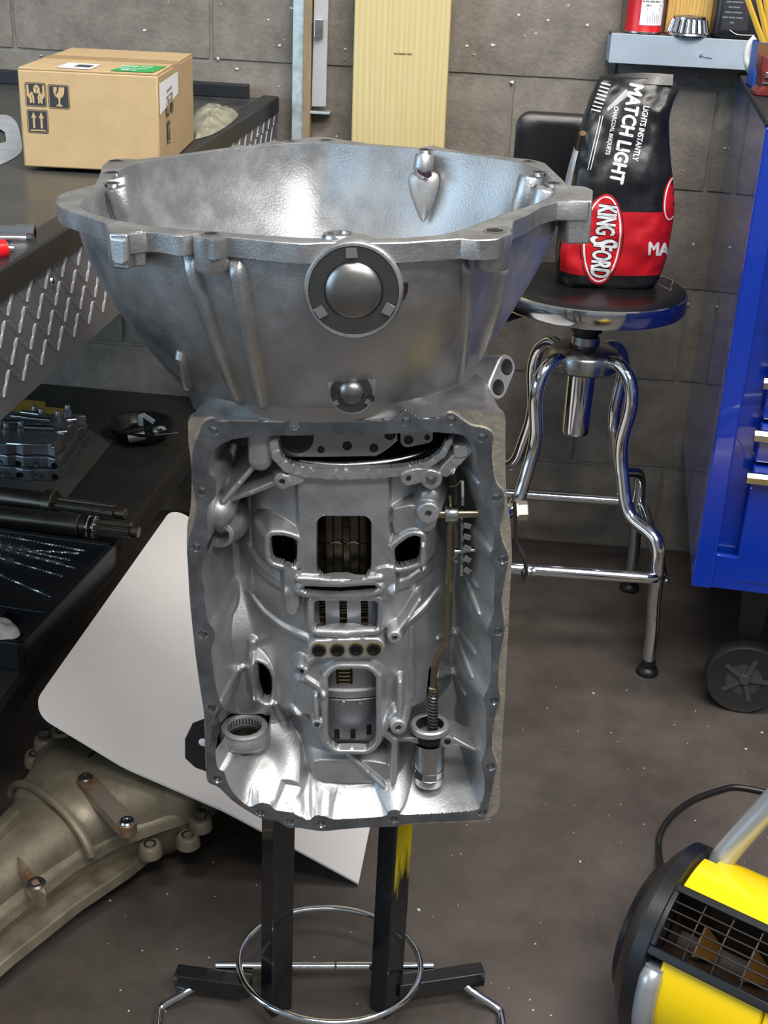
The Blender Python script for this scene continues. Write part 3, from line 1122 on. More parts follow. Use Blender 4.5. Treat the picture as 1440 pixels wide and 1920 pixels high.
# black tray with brushes
TRZ = SZ
t0, t1, t2 = at_z(42, 1212, TRZ + .045), at_z(218, 1022, TRZ + .045), at_z(-80, 955, TRZ + .045)
tx = (t1 - t0)
tl_ = tx.length
tx = tx.normalized()
ty = Vector((-tx.y, tx.x, 0))
TW = .42
tray = thing('tool_tray', 'black plastic tray of wire brushes at the front of the lower shelf', 'tray',
             mtx=Matrix.Translation(Vector((t0.x, t0.y, TRZ))) @ Matrix((tx, ty, Vector((0, 0, 1)))).transposed().to_4x4())
M_tray = mat('tray plastic', '131417', .38, bump=.05, bscale=300)
mb = MB(); mb.box((tl_ / 2, TW / 2, .003), (tl_, TW, .005)); mb.build('tray_floor', M_tray, tray, local=True, smooth=0)
for nm, c, s in (('tray_wall', (tl_ / 2, .005, .025), (tl_, .010, .046)), ('tray_wall', (tl_ / 2, TW - .005, .025), (tl_, .010, .046)),
                 ('tray_wall', (.005, TW / 2, .025), (.010, TW, .046)), ('tray_wall', (tl_ - .005, TW / 2, .025), (.010, TW, .046)),
                 ('divider', (tl_ * .38, TW / 2, .016), (.004, TW - .02, .024)), ('divider', (tl_ * .19, TW / 2, .016), (.004, TW - .02, .024)), ('divider', (tl_ * .285, .09, .013), (tl_ * .19, .004, .018))):
    mb = MB(); mb.box(c, s); mb.build(nm, M_tray, tray, local=True, smooth=0, bevel=.0015)
M_wire = mat('twisted wire', 'b9bcc0', .3, 1)
M_brist = mat('bristle', '55504a', .6)
brs = [((15, 1006), (160, 1033), 'longest wire brush, rearmost in the black tray'), ((30, 1030), (150, 1038), 'thin wire brush second from the rear in the tray'),
       ((32, 1029), (132, 1051), 'wire brush with dark bristles crossing in the tray centre'), ((20, 1034), (118, 1057), 'wire brush with a fat bristle head in the tray'),
       ((45, 1040), (142, 1066), 'slim wire brush lying third from the front in the tray'), ((5, 1048), (118, 1081), 'flat wire brush second from the front in the tray'),
       ((-15, 1072), (96, 1120), 'white twisted wire brush nearest the front of the tray')]
for k, (a, b, lb) in enumerate(brs):
    z = TRZ + .048 if k < 6 else TRZ + .046
    z = TRZ + .046 + k % 3 * .003
    A, B = at_z(*a, z), at_z(*b, z + .002)
    A = A + (A - B) * .5
    d = (B - A)
    t_ = thing('wire_brush', lb, 'brush', ((A.x + B.x) / 2, (A.y + B.y) / 2, z - .003), 'wire brushes in the tray')
    for ph in (0, math.pi):
        mb = MB()
        dd, u, w = mb.frame(d)
        n = 110
        mb.tube([A + d * (i / n) + (u * math.cos(i * .9 + ph) + w * math.sin(i * .9 + ph)) * .0009 for i in range(n + 1)], .0009, 5)
        mb.build('wire', M_wire, t_)
    mb = MB()
    dd, u, w = mb.frame(d)
    rnd = random.Random(k)
    for i in range(150):
        q = A + d * (.05 + .42 * i / 150)
        a_ = rnd.uniform(0, 6.28)
        r = (.0055, .0035, .007, .009, .004, .006, .0045)[k]
        mb.tube([q, q + (u * math.cos(a_) + w * math.sin(a_)) * r], .0003, 3, caps=False)
    mb.build('bristles', M_brist, t_, kind='stuff')
crumple('parts_bag', [(-40, 1205), (-40, 1165), (5, 1160), (28, 1172), (38, 1190), (20, 1200)], TRZ + .0465, .02, mat('clear parts bag', 'c8c4bd', .1, alpha=.75, var=.25, scale=60),
        'small clear bag of steel parts on the front corner of the tray', 'plastic bag', 12)
if False:
    pass
# ------------------------------------------------------------------ stool
ST_C = Vector((.236, 2.30, 0))
SEAT_Z = .707
M_vinyl = mat('black vinyl', '151517', .33, bump=.06, bscale=500, rvar=.05)
sc_ = at_z(1110, 531, SEAT_Z)
ST_C.x, ST_C.y = sc_.x, sc_.y
SR = .171
stool = thing('shop_stool', 'round black vinyl shop stool with chrome rim and bent tube legs', 'stool', (ST_C.x, ST_C.y, 0))
c = Vector((ST_C.x, ST_C.y, SEAT_Z))
mb = MB()
mb.lathe(c, (0, 0, 1), [(0, .004), (SR * .5, .0035), (SR * .85, .0015), (SR * .96, -.001), (SR - .0015, -.005), (SR - .002, -.012), (SR * .9, -.014)], 64)
mb.build('seat', M_vinyl, stool)
mb = MB()
mb.lathe(c, (0, 0, 1), [(SR - .003, -.0045), (SR + .0015, -.007), (SR + .002, -.012), (SR + .002, -.034), (SR - .001, -.038), (SR - .006, -.039), (0, -.036)], 64)
mb.build('seat_rim', M_chrome, stool, label='chrome band around the seat')
# size sticker printed on the seat
mb = MB()
q = [at_z(a, b, SEAT_Z + .004) for a, b in ((1226, 527), (1258, 543), (1263, 522), (1233, 510))]
for i in range(4):
    a, b = q[i], q[(i + 1) % 4]
    a2, b2 = a.lerp(q[(i + 2) % 4], .04), b.lerp(q[(i + 3) % 4], .04)
    mb.add([a, b, b2, a2], [(0, 1, 2, 3)])
a = at_z(1232, 516, SEAT_Z + .004)
mb.add([a, a + Vector((.008, -.004, 0)), a + Vector((.012, .004, 0)), a + Vector((.004, .008, 0))], [(0, 1, 2, 3)])
for v in mb.v:
    r = math.hypot(v.x - c.x, v.y - c.y) / SR
    v.z = SEAT_Z + .0044 - .0035 * max(0, (r - .5)) / .45
mb.build('seat_print', mat('grey seat print', '8c8f94', .5), stool, smooth=0)
HUB_T, HUB_B = SEAT_Z - .125, SEAT_Z - .165
mb = MB()
mb.lathe(c, (0, 0, -1), [(0, .037), (.030, .037), (.034, .041), (.034, .046), (.0165, .048), (.0165, .082), (.0, .082)], 32)
mb.build('seat_spindle', M_chrome, stool)
mb = MB()
mb.lathe(c, (0, 0, -1), [(.017, .080), (.029, .080), (.029, .089), (.023, .091), (.023, .100), (.017, .100)], 32)
mb.build('lock_collar', M_black_matte, stool)
mb = MB()
mb.lathe(c, (0, 0, -1), [(0, .098), (.026, .098), (.027, .112), (.045, .116), (.062, .124), (.066, .132), (.066, .156), (.062, .160), (.030, .160), (0, .160)], 40)
mb.build('hub', mat('brushed hub', 'a9a9a8', .3, 1, rvar=.1), stool)
mb = MB()
mb.lathe(c, (0, 0, -1), [(0, .158), (.033, .158), (.033, .166), (.027, .169), (.027, .285), (.025, .290), (0, .290)], 32)
mb.build('screw_sleeve', M_chrome, stool)
# stool yaw from two feet
f_fr = at_z(1213, 1262, 0)
hx = f_fr.x - ST_C.x
hy = ST_C.y - f_fr.y
Rr = .5 * (abs(hx) + abs(hy))
ang0 = math.atan2(-hy, hx)
rr = math.hypot(hx, hy)
RING_Z = .205
for k in range(4):
    a = ang0 + k * math.pi / 2
    d = Vector((math.cos(a), math.sin(a), 0))
    def pt(r, z):
        return Vector((ST_C.x, ST_C.y, z)) + d * r
    path = smooth_path([pt(.055, HUB_T - .010), pt(.085, HUB_T - .008), pt(.112, HUB_T - .030), pt(.122, HUB_T - .075), pt(.112, HUB_T - .15), pt(.125, HUB_T - .215),
                        pt(.152, HUB_T - .28), pt(rr * .90, RING_Z + .07), pt(rr * .955, RING_Z + .01), pt(rr * .965, RING_Z - .05), pt(rr * .99, .10), pt(rr, .012)], 7)
    mb = MB()
    mb.tube(path, .0127, 14)
    leg = mb.build('leg', M_chrome, stool)
    mb = MB()
    mb.lathe(pt(rr, 0), (0, 0, 1), [(0, 0), (.020, 0), (.0215, .004), (.019, .012), (.0135, .016), (.0135, .032), (0, .032)], 24)
    mb.build('foot_cap', M_black_matte, leg)
    if k == 0:
        mb = MB()
        mb.lathe(pt(rr * .96 + .022, RING_Z), d, [(.005, 0), (.004, .003), (0, .0035)], 10)
        mb.build('ring_screw', M_steel, stool)
# square foot ring with rounded corners
mb = MB()
pts = []
Rq = rr * .96 + .013
for k in range(4):
    a = ang0 + k * math.pi / 2
    e1 = Vector((math.cos(a), math.sin(a), 0))
    cc = Vector((ST_C.x, ST_C.y, RING_Z)) + e1 * (Rq - .03 * 1.414)
    for j in range(7):
        b = a - math.pi / 4 + math.pi / 2 * j / 6
        pts.append(cc + Vector((math.cos(b), math.sin(b), 0)) * .03 * 1.0)
mb.tube(pts, .0115, 14, closed=True)
mb.build('foot_ring', M_chrome, stool)
# backrest
yb = ST_C.y + SR + .025
bl, brr = at_y(962, 300, yb), at_y(1112, 300, yb)
zt, zb = at_y(1030, 210, yb).z, at_y(1030, 420, yb).z
mb = MB()
cx = (bl.x + brr.x) / 2
hw = (brr.x - bl.x) / 2
hh = (zt - zb) / 2
loops = []
for yy, ins in ((-.024, .022), (-.022, .008), (-.015, .001), (-.008, 0), (.008, 0), (.015, .003), (.018, .012)):
    lp = []
    for q in rrect(0, 0, 0, hw - ins, hh - ins, .028, 6):
        lp.append(Vector((cx + q.x, yb + yy + (q.x / hw) ** 2 * -.012, (zt + zb) / 2 + q.y)))
    loops.append(lp)
mb.loft(loops)
mb.build('backrest', M_vinyl, stool, label='black padded backrest')
mb = MB()
for sx in (-.05, .05):
    mb.strip(smooth_path([(cx + sx, yb + .022, (zt + zb) / 2), (cx + sx, yb + .024, SEAT_Z - .0), (cx + sx, yb + .005, SEAT_Z - .043), (cx + sx, ST_C.y + .05, SEAT_Z - .045)], 5), .012, .004, (0, 1, .3))
mb.build('back_support', M_black_steel, stool)
mb = MB()
a = Vector((ST_C.x - .10, ST_C.y - .02, SEAT_Z - .042))
mb.tube(smooth_path([a + Vector((.06, .02, 0)), a + Vector((.02, 0, -.002)), a + Vector((-.03, -.03, -.012)), a + Vector((-.05, -.045, -.016))]), .007, 10)
mb.build('adjuster_lever', M_black_matte, stool)
for sx, sy in ((.07, -.05), (-.02, .08)):
    mb = MB()
    mb.lathe((c.x + sx, c.y + sy, SEAT_Z - .037), (0, 0, -1), [(.012, 0), (.012, .004), (.006, .006), (0, .006)], 14)
    mb.build('mount_bolt', M_black_matte, stool)

# ------------------------------------------------------------------ charcoal bag
M_bag = mat('black kraft paper', '1a1a1c', .36, var=.2, scale=30, bump=.5, bscale=28, rvar=.1)
M_bag_red = mat('red bag print', 'b81520', .42, var=.15, scale=14, bump=.4, bscale=28)
M_bag_w = mat('pale bag print', 'c3c6cc', .42, bump=.35, bscale=28)
BY = ST_C.y + .012
zb0 = SEAT_Z + .0042
prof = [  # pixel row, left, right, half depth
    (527, 1048, 1226, .060), (512, 1042, 1236, .067), (470, 1041, 1250, .072), (420, 1048, 1259, .074), (380, 1054, 1264, .073), (330, 1062, 1261, .070),
    (290, 1072, 1257, .064), (250, 1083, 1254, .056), (215, 1094, 1255, .046), (185, 1103, 1262, .034), (162, 1112, 1272, .020), (148, 1119, 1270, .010), (141, 1130, 1258, .004)]
bag = thing('charcoal_bag', 'black and red paper bag of charcoal standing on the round stool seat', 'bag', (at_y(1140, 527, BY).x, BY, zb0))
yaw_b = math.radians(-16)
loops = []
NB = 72
KK = smooth_path([(r[0], r[1], r[2]) for r in prof], 6)
KD = smooth_path([(r[3], 0, 0) for r in prof], 6)
BAG = []
for (row, dpt) in zip(KK, KD):
    L_, R_ = at_y(row.y, row.x, BY), at_y(row.z, row.x, BY)
    BAG.append((L_.z, (L_.x + R_.x) / 2, (R_.x - L_.x) / 2, max(.002, dpt.x)))
z_off = zb0 - BAG[0][0]
zt_ = BAG[-1][0]
zz0 = BAG[0][0]
for (z, cx, a, b) in BAG:
    t = (z - zz0) / (zt_ - zz0)
    zz = zb0 + t * (zt_ - zb0)
    lp = []
    for i in range(NB):
        th = 2 * math.pi * i / NB
        e = .55 if t < .5 else .55 + .3 * (t - .5)
        cs, sn = math.cos(th), math.sin(th)
        sx = math.copysign(abs(cs) ** e, cs)
        sy = math.copysign(abs(sn) ** e, sn)
        # the box section is turned a little so that its front faces left of the camera
        x, y = a * sx, b * sy
        wr = .0045 * noise.noise(Vector((x * 22, z * 16, y * 22))) + .0022 * noise.noise(Vector((x * 60 + 5, z * 45, y * 60)))
        wr += .004 * max(0, noise.noise(Vector((x * 14 + z * 20, z * 9 + 3, 2)))) * (t > .25)
        y += wr * 2.0 * (1 if sn < 0 else .6) + (-.012 * t ** 2)
        x += wr * .5
        lp.append(Vector((cx + x + .10 * (y) * math.sin(yaw_b), BY + y - x * math.tan(yaw_b) * .6, zz + (0 if t > .02 else 0))))
    loops.append(lp)
mb = MB()
n = NB
# split into bands: black foot, red, black, pale left side label
vs = [p for l in loops for p in l]
fs, mi = [], []
K = len(loops)
for k in range(K - 1):
    for i in range(n):
        j = (i + 1) % n
        fs.append((k * n + i, k * n + j, (k + 1) * n + j, (k + 1) * n + i))
        t = (loops[k][0].z - zb0) / (zt_ - zb0)
        front = n * .48 < i < n
        left = n * .40 < i < n * .56
        if .058 < t < .385 and not left:
            mi.append(1)
        elif left and .30 < t < .66:
            mi.append(2)
        else:
            mi.append(0)
fs.append(list(range(n))[::-1]); mi.append(0)
fs.append(list(range((K - 1) * n, K * n))); mi.append(0)
mb.add(vs, fs)
mb.m = mi
bag_body = mb.build('bag_body', [M_bag, M_bag_red, M_bag_w], bag, smooth=60)
bvh = BVHTree.FromPolygons([tuple(p) for p in vs], fs[:-2])
def on_bag(px, py, lift):
    v = ray(px, py).normalized()
    loc, nr, i_, d_ = bvh.ray_cast(CAM_P, v)
    if loc is None:
        return None
    if nr.dot(v) > 0:
        nr = -nr
    return loc + nr * lift
def bag_print(vs2, fs2, centre, dirx, diry, name, mt, lift=.0008, cut=7):
    """flat print measured in photo pixels, wrapped on the paper; dirx/diry: reading and up directions"""
    vs2, fs2 = subdiv2d(vs2, fs2, cut)
    P = [on_bag(centre[0] + x * dirx[0] + y * diry[0], centre[1] + x * dirx[1] + y * diry[1], lift) for x, y in vs2]
    F = [f for f in fs2 if all(P[i] is not None for i in f)]
    P = [p if p is not None else Vector((0, 0, 0)) for p in P]
    used = sorted({i for f in F for i in f})
    re = {o_: k for k, o_ in enumerate(used)}
    mb_ = MB()
    mb_.add([P[i] for i in used], [[re[i] for i in f] for f in F])
    return mb_.build(name, mt, bag, smooth=60)
def heavy(body, size, b, xs=1.0, shear=0.0):
    v, f = text_mesh(body, size, 0.0, xs, shear)
    V, Fq = [], []
    for ox, oy in ((0, 0), (b, 0), (-b, 0), (0, b), (0, -b)):
        Fq += [[i + len(V) for i in q] for q in f]
        V += [(x + ox, y + oy) for x, y in v]
    return V, Fq
def rotd(a):
    a = math.radians(a)
    return (math.cos(a), math.sin(a)), (math.sin(a), -math.cos(a))
M_bagwhite = mat('bag white ink', 'dfe1e4', .45)
M_bagblack = mat('bag black ink', '17171a', .45)
M_bagred2 = mat('bag logo red', 'c41722', .42)
dx, dy = rotd(96)
oc = (1129, 448)
bag_print(*ellipse2d(87, 40, 56), oc, dx, dy, 'logo_oval_rim', M_bagblack, .0006)
bag_print(*ellipse2d(85, 38, 56), oc, dx, dy, 'logo_oval', M_bagred2, .0009)
bag_print(*ellipse2d(81, 34.5, 56, inner=3), oc, dx, dy, 'logo_ring', M_bagwhite, .0012)
for nm, bold, mt, lf in (('logo_shadow', 3.0, M_bagblack, .0013), ('logo_lettering', 1.2, M_bagwhite, .0018)):
    V, Fx = [], []
    for t, sz, xs_, x_, y_, sh_ in (('KING', 50, .47, -38, 1.0, 0), ('S', 72, .50, 1, 0, .2), ('FORD', 50, .47, 39, -1, 0)):
        v_, f_ = heavy(t, sz, bold, xs_, sh_)
        Fx += [[i + len(V) for i in f] for f in f_]
        V += [(x + x_, y + y_) for x, y in v_]
    bag_print(V, Fx, (1130, 450), dx, dy, nm, mt, lf)
dx2, dy2 = rotd(102)
vs1, fs1 = heavy('MATCH LIGHT', 36, 1.3, .80)
bag_print(vs1, fs1, (1173, 250), dx2, dy2, 'match_light_lettering', M_bagwhite)
vs1, fs1 = heavy('LIGHTS INSTANTLY', 15, .4, .80)
bag_print(vs1, fs1, (1201, 250), *rotd(102), 'slogan_lettering', M_bagwhite)
vs1, fs1 = heavy('CHARCOAL BRIQUETS', 11, .25, .82)
bag_print(vs1, fs1, (1147, 245), *rotd(101), 'contents_lettering', M_bagwhite)
for off in (0, 5):
    bag_print([(-52, -.7), (52, -.7), (52, .7), (-52, .7)], [(0, 1, 2, 3)], (1114 + off, 268), *rotd(103), 'pin_stripe', M_bagwhite)
vs1, fs1 = heavy('MATCH', 34, 1.2, .8)
bag_print([(x + 32, y) for x, y in vs1], fs1, (1230, 468), *rotd(4), 'side_lettering', M_bagwhite)
bag_print(*ellipse2d(44, 16, 40), (1259, 372), *rotd(98), 'side_oval', M_bagred2, .0008)
bag_print(*ellipse2d(41, 13.5, 40, inner=2.5), (1259, 372), *rotd(98), 'side_oval_ring', M_bagwhite, .0012)
# barcode and nutrition-like bars at the top left
for k in range(8):
    bag_print([(-9, -1.3), (9, -1.3), (9, 1.3), (-9, 1.3)], [(0, 1, 2, 3)], (1136 - k * 2.6, 158 + k * 7), *rotd(15), 'barcode_bar', M_bagwhite, cut=6)
bag_print([(-24, -6), (26, -2), (30, 4), (-20, 6)], [(0, 1, 2, 3)], (1160, 187), *rotd(140), 'fold_stripe', mat('bag grey ink', '9c9fa5', .45))
bag_print(*ellipse2d(7, 5, 16), (1093, 250), *rotd(0), 'round_emblem', mat('bag tan ink', '8a6a4a', .5))
# crimped fold along the top edge
mb = MB()
L_, R_ = at_y(1124, 146, BY - .006), at_y(1262, 143, BY - .006)
fold = []
for i in range(13):
    t = i / 12
    q = L_.lerp(R_, t)
    b_ = .004 * math.sin(t * math.pi)
    fold.append([q + Vector((0, -.002, .003 + b_)), q + Vector((0, -.010 - b_, -.004 - .010 * t)), q + Vector((0, -.006 - b_, -.006 - .010 * t)), q + Vector((0, .004, .001 + b_))])
mb.loft(fold)
mb.build('top_fold', M_bag, bag, smooth=60)

# ------------------------------------------------------------------ blue tool cabinet
CZ = 1.048
fT = at_z(1437, 226, CZ)
bT = at_z(1380, 132, CZ)
cd = (bT - fT)
cd.z = 0
cd.normalize()
fB = at_plane(1300, 1180, fT, Vector((cd.y, -cd.x, 0)))
CB = fB.z
cw = Vector((cd.y, -cd.x, 0))        # to the right along the front
M_blue = mat('blue cabinet paint', '002a92', .28, bump=.02, bscale=150, coat=1.0, coat_rough=.02)
M_blue_side = M_blue
cab = thing('tool_cabinet', 'glossy blue rolling tool cabinet at the right edge', 'cabinet',
            mtx=Matrix.Translation(Vector((fT.x, fT.y, 0))) @ Matrix((cw, cd, Vector((0, 0, 1)))).transposed().to_4x4())
CD_, CW_ = (2.64 - fT.y) / cd.y, .85
mb = MB()
mb.box((CW_ / 2, CD_ / 2 + .012, (CZ + CB) / 2), (CW_, CD_ - .024, CZ - CB - .012))
mb.build('body', M_blue, cab, local=True, smooth=0, bevel=.003)
mb = MB()
mb.box((CW_ / 2, CD_ / 2, CZ - .002), (CW_ + .004, CD_ + .002, .012))
mb.build('top_mat', mat('rubber top', '1b1b1d', .6), cab, local=True, smooth=0, bevel=.003)
PW = .033
mb = MB()
mb.box((PW / 2, .006, (CZ - .008 + CB) / 2), (PW, .03, CZ - CB - .008))
mb.build('corner_post', M_blue, cab, local=True, smooth=0, bevel=.003)
mb = MB()
mb.box((CW_ / 2 + PW / 2, .004, CB + .03), (CW_ - PW, .012, .062))
mb.build('bottom_rail', M_blue, cab, local=True, smooth=0, bevel=.002)
fn = -cd
def cabz(px, py):
    return at_plane(px, py, fT, fn).z
rows = [cabz(1437, 1100), cabz(1428, 870), cabz(1437, 790), cabz(1437, 690), cabz(1437, 560), cabz(1437, 440), CZ - .03]
x0 = .058
for i in range(len(rows) - 1):
    zlo, zhi = rows[i], rows[i + 1]
    mb = MB()
    mb.box((x0 + (CW_ - x0) / 2, .004, (zlo + zhi) / 2), (CW_ - x0 - .02, .016, zhi - zlo - .007))
    dr = mb.build('drawer', M_blue, cab, local=True, smooth=0, bevel=.003)
    mb = MB()
    zh = zhi - .022
    sec = [(-.004, .009), (-.016, .010), (-.021, .004), (-.021, -.006), (-.016, -.0095), (-.004, -.009)]
    mb.loft([[Vector((x, y, zh + z)) for y, z in sec] for x in (x0 + .001, CW_ - .04)])
    mb.build('handle', M_steel, dr, local=True, smooth=30, label='bright aluminium full-width pull')
# casters
for cx_, cy_ in ((.128, .085), (CW_ - .1, .085), (.128, CD_ - .09), (CW_ - .1, CD_ - .08)):
    cas_r = .070
    mb = MB()
    mb.lathe((cx_, cy_ - .016, cas_r), (0, 1, 0), [(.034, .004), (cas_r * .86, .002), (cas_r - .004, 0), (cas_r, .005), (cas_r, .027), (cas_r - .004, .032), (cas_r * .86, .030), (.034, .028)], 40)
    wheel = mb.build('caster_wheel', mat('caster rubber', '1d1c1c', .5), cab, local=True)
    mb = MB()
    mb.lathe((cx_, cy_ - .014, cas_r), (0, 1, 0), [(0, -.002), (.009, -.002), (.011, .001), (.011, .006), (cas_r * .8, .006), (cas_r * .8, .022), (0, .022)], 32)
    for k in range(5):
        a = k * 2 * math.pi / 5
        mb.box((cx_ + .028 * math.cos(a), cy_ - .011, cas_r + .028 * math.sin(a)), (.034, .006, .008), Matrix.Rotation(-a, 3, 'Y'))
    mb.build('wheel_hub', mat('caster hub', '3a3836', .5), wheel, local=True)
    mb = MB()
    mb.box((cx_, cy_ + .004, CB - .006), (.09, .08, .006))
    for yy in (-.028, .030):
        mb.prism([(cx_ - .03, cy_ + yy, CB - .008), (cx_ + .03, cy_ + yy, CB - .008), (cx_ + .012, cy_ + yy, cas_r - .012), (cx_ - .012, cy_ + yy, cas_r - .012)], (0, .004, 0)) if yy > 0 else None
    mb.build('caster_fork', M_black_steel, cab, local=True, smooth=0)
# things standing on the cabinet: blue carton with pencils, red bench vise part
ct = at_z(1432, 158, CZ + .004)
q0, q1 = at_y(1412, 150, 2.36), at_y(1466, 150, 2.36)
def onc(px, py, y):
    p_ = at_y(px, py, y)
    return p_
pw = q1.x - q0.x
zz = CZ + .0042
zh = at_y(1430, 80, 2.36).z
tub = thing('blue_carton', 'blue printed carton of yellow sticks on the cabinet top', 'carton', ((q0.x + q1.x) / 2, 2.39, zz))
mb = MB()
T = .002
for c_, s_2 in ((((q0.x + q1.x) / 2, 2.36 + T / 2, (zz + zh) / 2), (pw, T, zh - zz)), (((q0.x + q1.x) / 2, 2.42, (zz + zh) / 2), (pw, T, zh - zz)),
               ((q0.x + T / 2, 2.39, (zz + zh) / 2), (T, .058, zh - zz)), ((q1.x - T / 2, 2.39, (zz + zh) / 2), (T, .058, zh - zz)), (((q0.x + q1.x) / 2, 2.39, zz + T), (pw, .06, T))):
    mb.box(c_, s_2)
mb.build('carton_walls', mat('blue carton print', '1d4fb0', .4), tub, smooth=0)
mb = MB()
mb.box(((q0.x + q1.x) / 2, 2.3595, zh - .015), (pw + .0006, .0008, .028))
mb.build('brown_band', mat('brown band', '6b4a2c', .5), tub, smooth=0)
mb = MB()
vs, fs = text_mesh('T', .034, .0005, .9, .2)
mb.add([(q0.x + .026 + x, 2.3594, zz + (zh - zz) * .42 + y) for x, y in vs], fs)
mb.build('script_lettering', M_white, tub, smooth=0)
mb = MB()
vs, fs = print_lines('xxxxxxx', .012)
mb.add([(q0.x + .04 + x, 2.3594, zz + (zh - zz) * .2 + y) for x, y in vs], fs)
mb.build('small_lettering', M_white, tub, smooth=0)
M_yel_stick = mat('yellow stick', 'c9a13a', .5)
for k, (a, b) in enumerate((((1398, -10), (1424, 62)), ((1420, -10), (1436, 60)), ((1434, -10), (1444, 58)))):
    A, B = at_y(*a, 2.38), at_y(*b, 2.385)
    B2 = B + (B - A).normalized() * .045
    mb = MB()
    mb.cyl(B2, A, .0055, .0048, 6)
    o = mb.build('yellow_stick', M_yel_stick, smooth=0)
    solo(o, ['yellow stick leaning left in the blue carton', 'middle yellow stick in the blue carton', 'right yellow stick in the blue carton'][k], 'stick', 'yellow sticks in the carton')
# white hose loop beside
mb = MB()
mb.tube(smooth_path([at_y(1416, 70, 2.5), at_y(1404, 84, 2.5), at_y(1399, 105, 2.5), at_y(1402, 125, 2.5), at_y(1408, 137, 2.52)], 6), .0055, 10)
o = mb.build('white_hose', mat('white rubber', 'd9dad6', .5))
solo(o, 'white curved hose standing between the shelf and blue carton', 'hose')
# small red vise
va = at_y(1414, 165, 2.26)
vz = CZ + .0042
vise = thing('bench_vise', 'dark red cast vise on the front of the cabinet top', 'vise', (va.x + .03, 2.27, vz))
M_vise = mat('dark red casting', '6d1f1d', .45, var=.1, bump=.1)
zt2 = at_y(1425, 105, 2.26).z
mb = MB()
mb.loft([rrect(va.x + .035, 2.28, vz + z, .033 - i, .028, .008) for z, i in ((0, 0), (.008, 0), (.012, .006), (zt2 - vz - .03, .006), (zt2 - vz - .02, .002), (zt2 - vz, .003))])
mb.build('vise_body', M_vise, vise, bevel=.002)
mb = MB()
mb.box((va.x + .035, 2.2515, zt2 - .028), (.045, .010, .010))
mb.build('jaw_plate', M_steel, vise, smooth=0, bevel=.001)
mb = MB()
mb.cyl((va.x + .035, 2.26, vz + .022), (va.x + .035, 2.225, vz + .022), .007)
mb.cyl((va.x + .005, 2.228, vz + .022), (va.x + .065, 2.228, vz + .022), .003)
mb.build('screw', M_black_steel, vise)
# ------------------------------------------------------------------ white folded board leaning on the bench shelf
P1, P2 = at_z(57, 1336, .300), at_z(672, 1662, .004)
P3 = at_z(694, 1553, .004)
P4 = at_z(324, 957, .285)
e2 = (P3 - P2)
e2.z = 0
e2.normalize()
far = (P4 - P1).length
P3 = P2 + e2 * far * .98
M_board = mat('white board', 'e3e0de', .55, var=.03, scale=6, bump=.03, bscale=40)
NU, NV = 28, 24
def bpt(u, v):
    q = (P1 * (1 - u) + P2 * u) * (1 - v) + (P4 * (1 - u) + P3 * u) * v
    crease = .27 + .34 * v
    d = abs(u - crease)
    q = q + Vector((0, 0, -.012 + .05 * min(d, .3)))
    q.z += .010 * math.sin(v * 5 + u * 2) * u * (1 - u)
    return q
def rcorner(u, v, r=.055):
    # rounded corners on the raised edge
    x, y = u, v
    for cy, sy in ((r, -1), (1 - r, 1)):
        if x < r and (y - cy) * sy > 0:
            dx, dy = (r - x) / r, abs(y - cy) / r
            mx_ = max(dx, dy)
            ln = math.hypot(dx, dy)
            if ln > 0:
                k = mx_ / ln
                x, y = r - dx * k * r, cy + sy * dy * k * r
    return x, y
us = [0, .011, .022, .033, .044, .055] + [.055 + (1 - .055) * i / NU for i in range(1, NU + 1)]
vs_ = us[:6] + [.055 + .89 * i / NV for i in range(1, NV)] + [1 - x for x in us[:6][::-1]]
mb = MB()
top, bot = [], []
for u in us:
    for v in vs_:
        a, b = rcorner(u, v)
        q = bpt(a, b)
        top.append(q + Vector((0, 0, .0035)))
        bot.append(q)
nv = len(vs_)
nu = len(us)
fs = []
o_ = len(top)
for i in range(nu - 1):
    for j in range(nv - 1):
        fs.append((i * nv + j, (i + 1) * nv + j, (i + 1) * nv + j + 1, i * nv + j + 1))
        fs.append((o_ + i * nv + j, o_ + i * nv + j + 1, o_ + (i + 1) * nv + j + 1, o_ + (i + 1) * nv + j))
bd = [i * nv for i in range(nu)] + [(nu - 1) * nv + j for j in range(1, nv)] + [i * nv + nv - 1 for i in range(nu - 2, -1, -1)] + [j for j in range(nv - 2, 0, -1)]
for k in range(len(bd)):
    a, b = bd[k], bd[(k + 1) % len(bd)]
    fs.append((a, b, o_ + b, o_ + a))
mb.add(top + bot, fs)
o = mb.build('white_board', M_board, smooth=35)
solo(o, 'creased white board leaning from the lower shelf down to the floor', 'board')

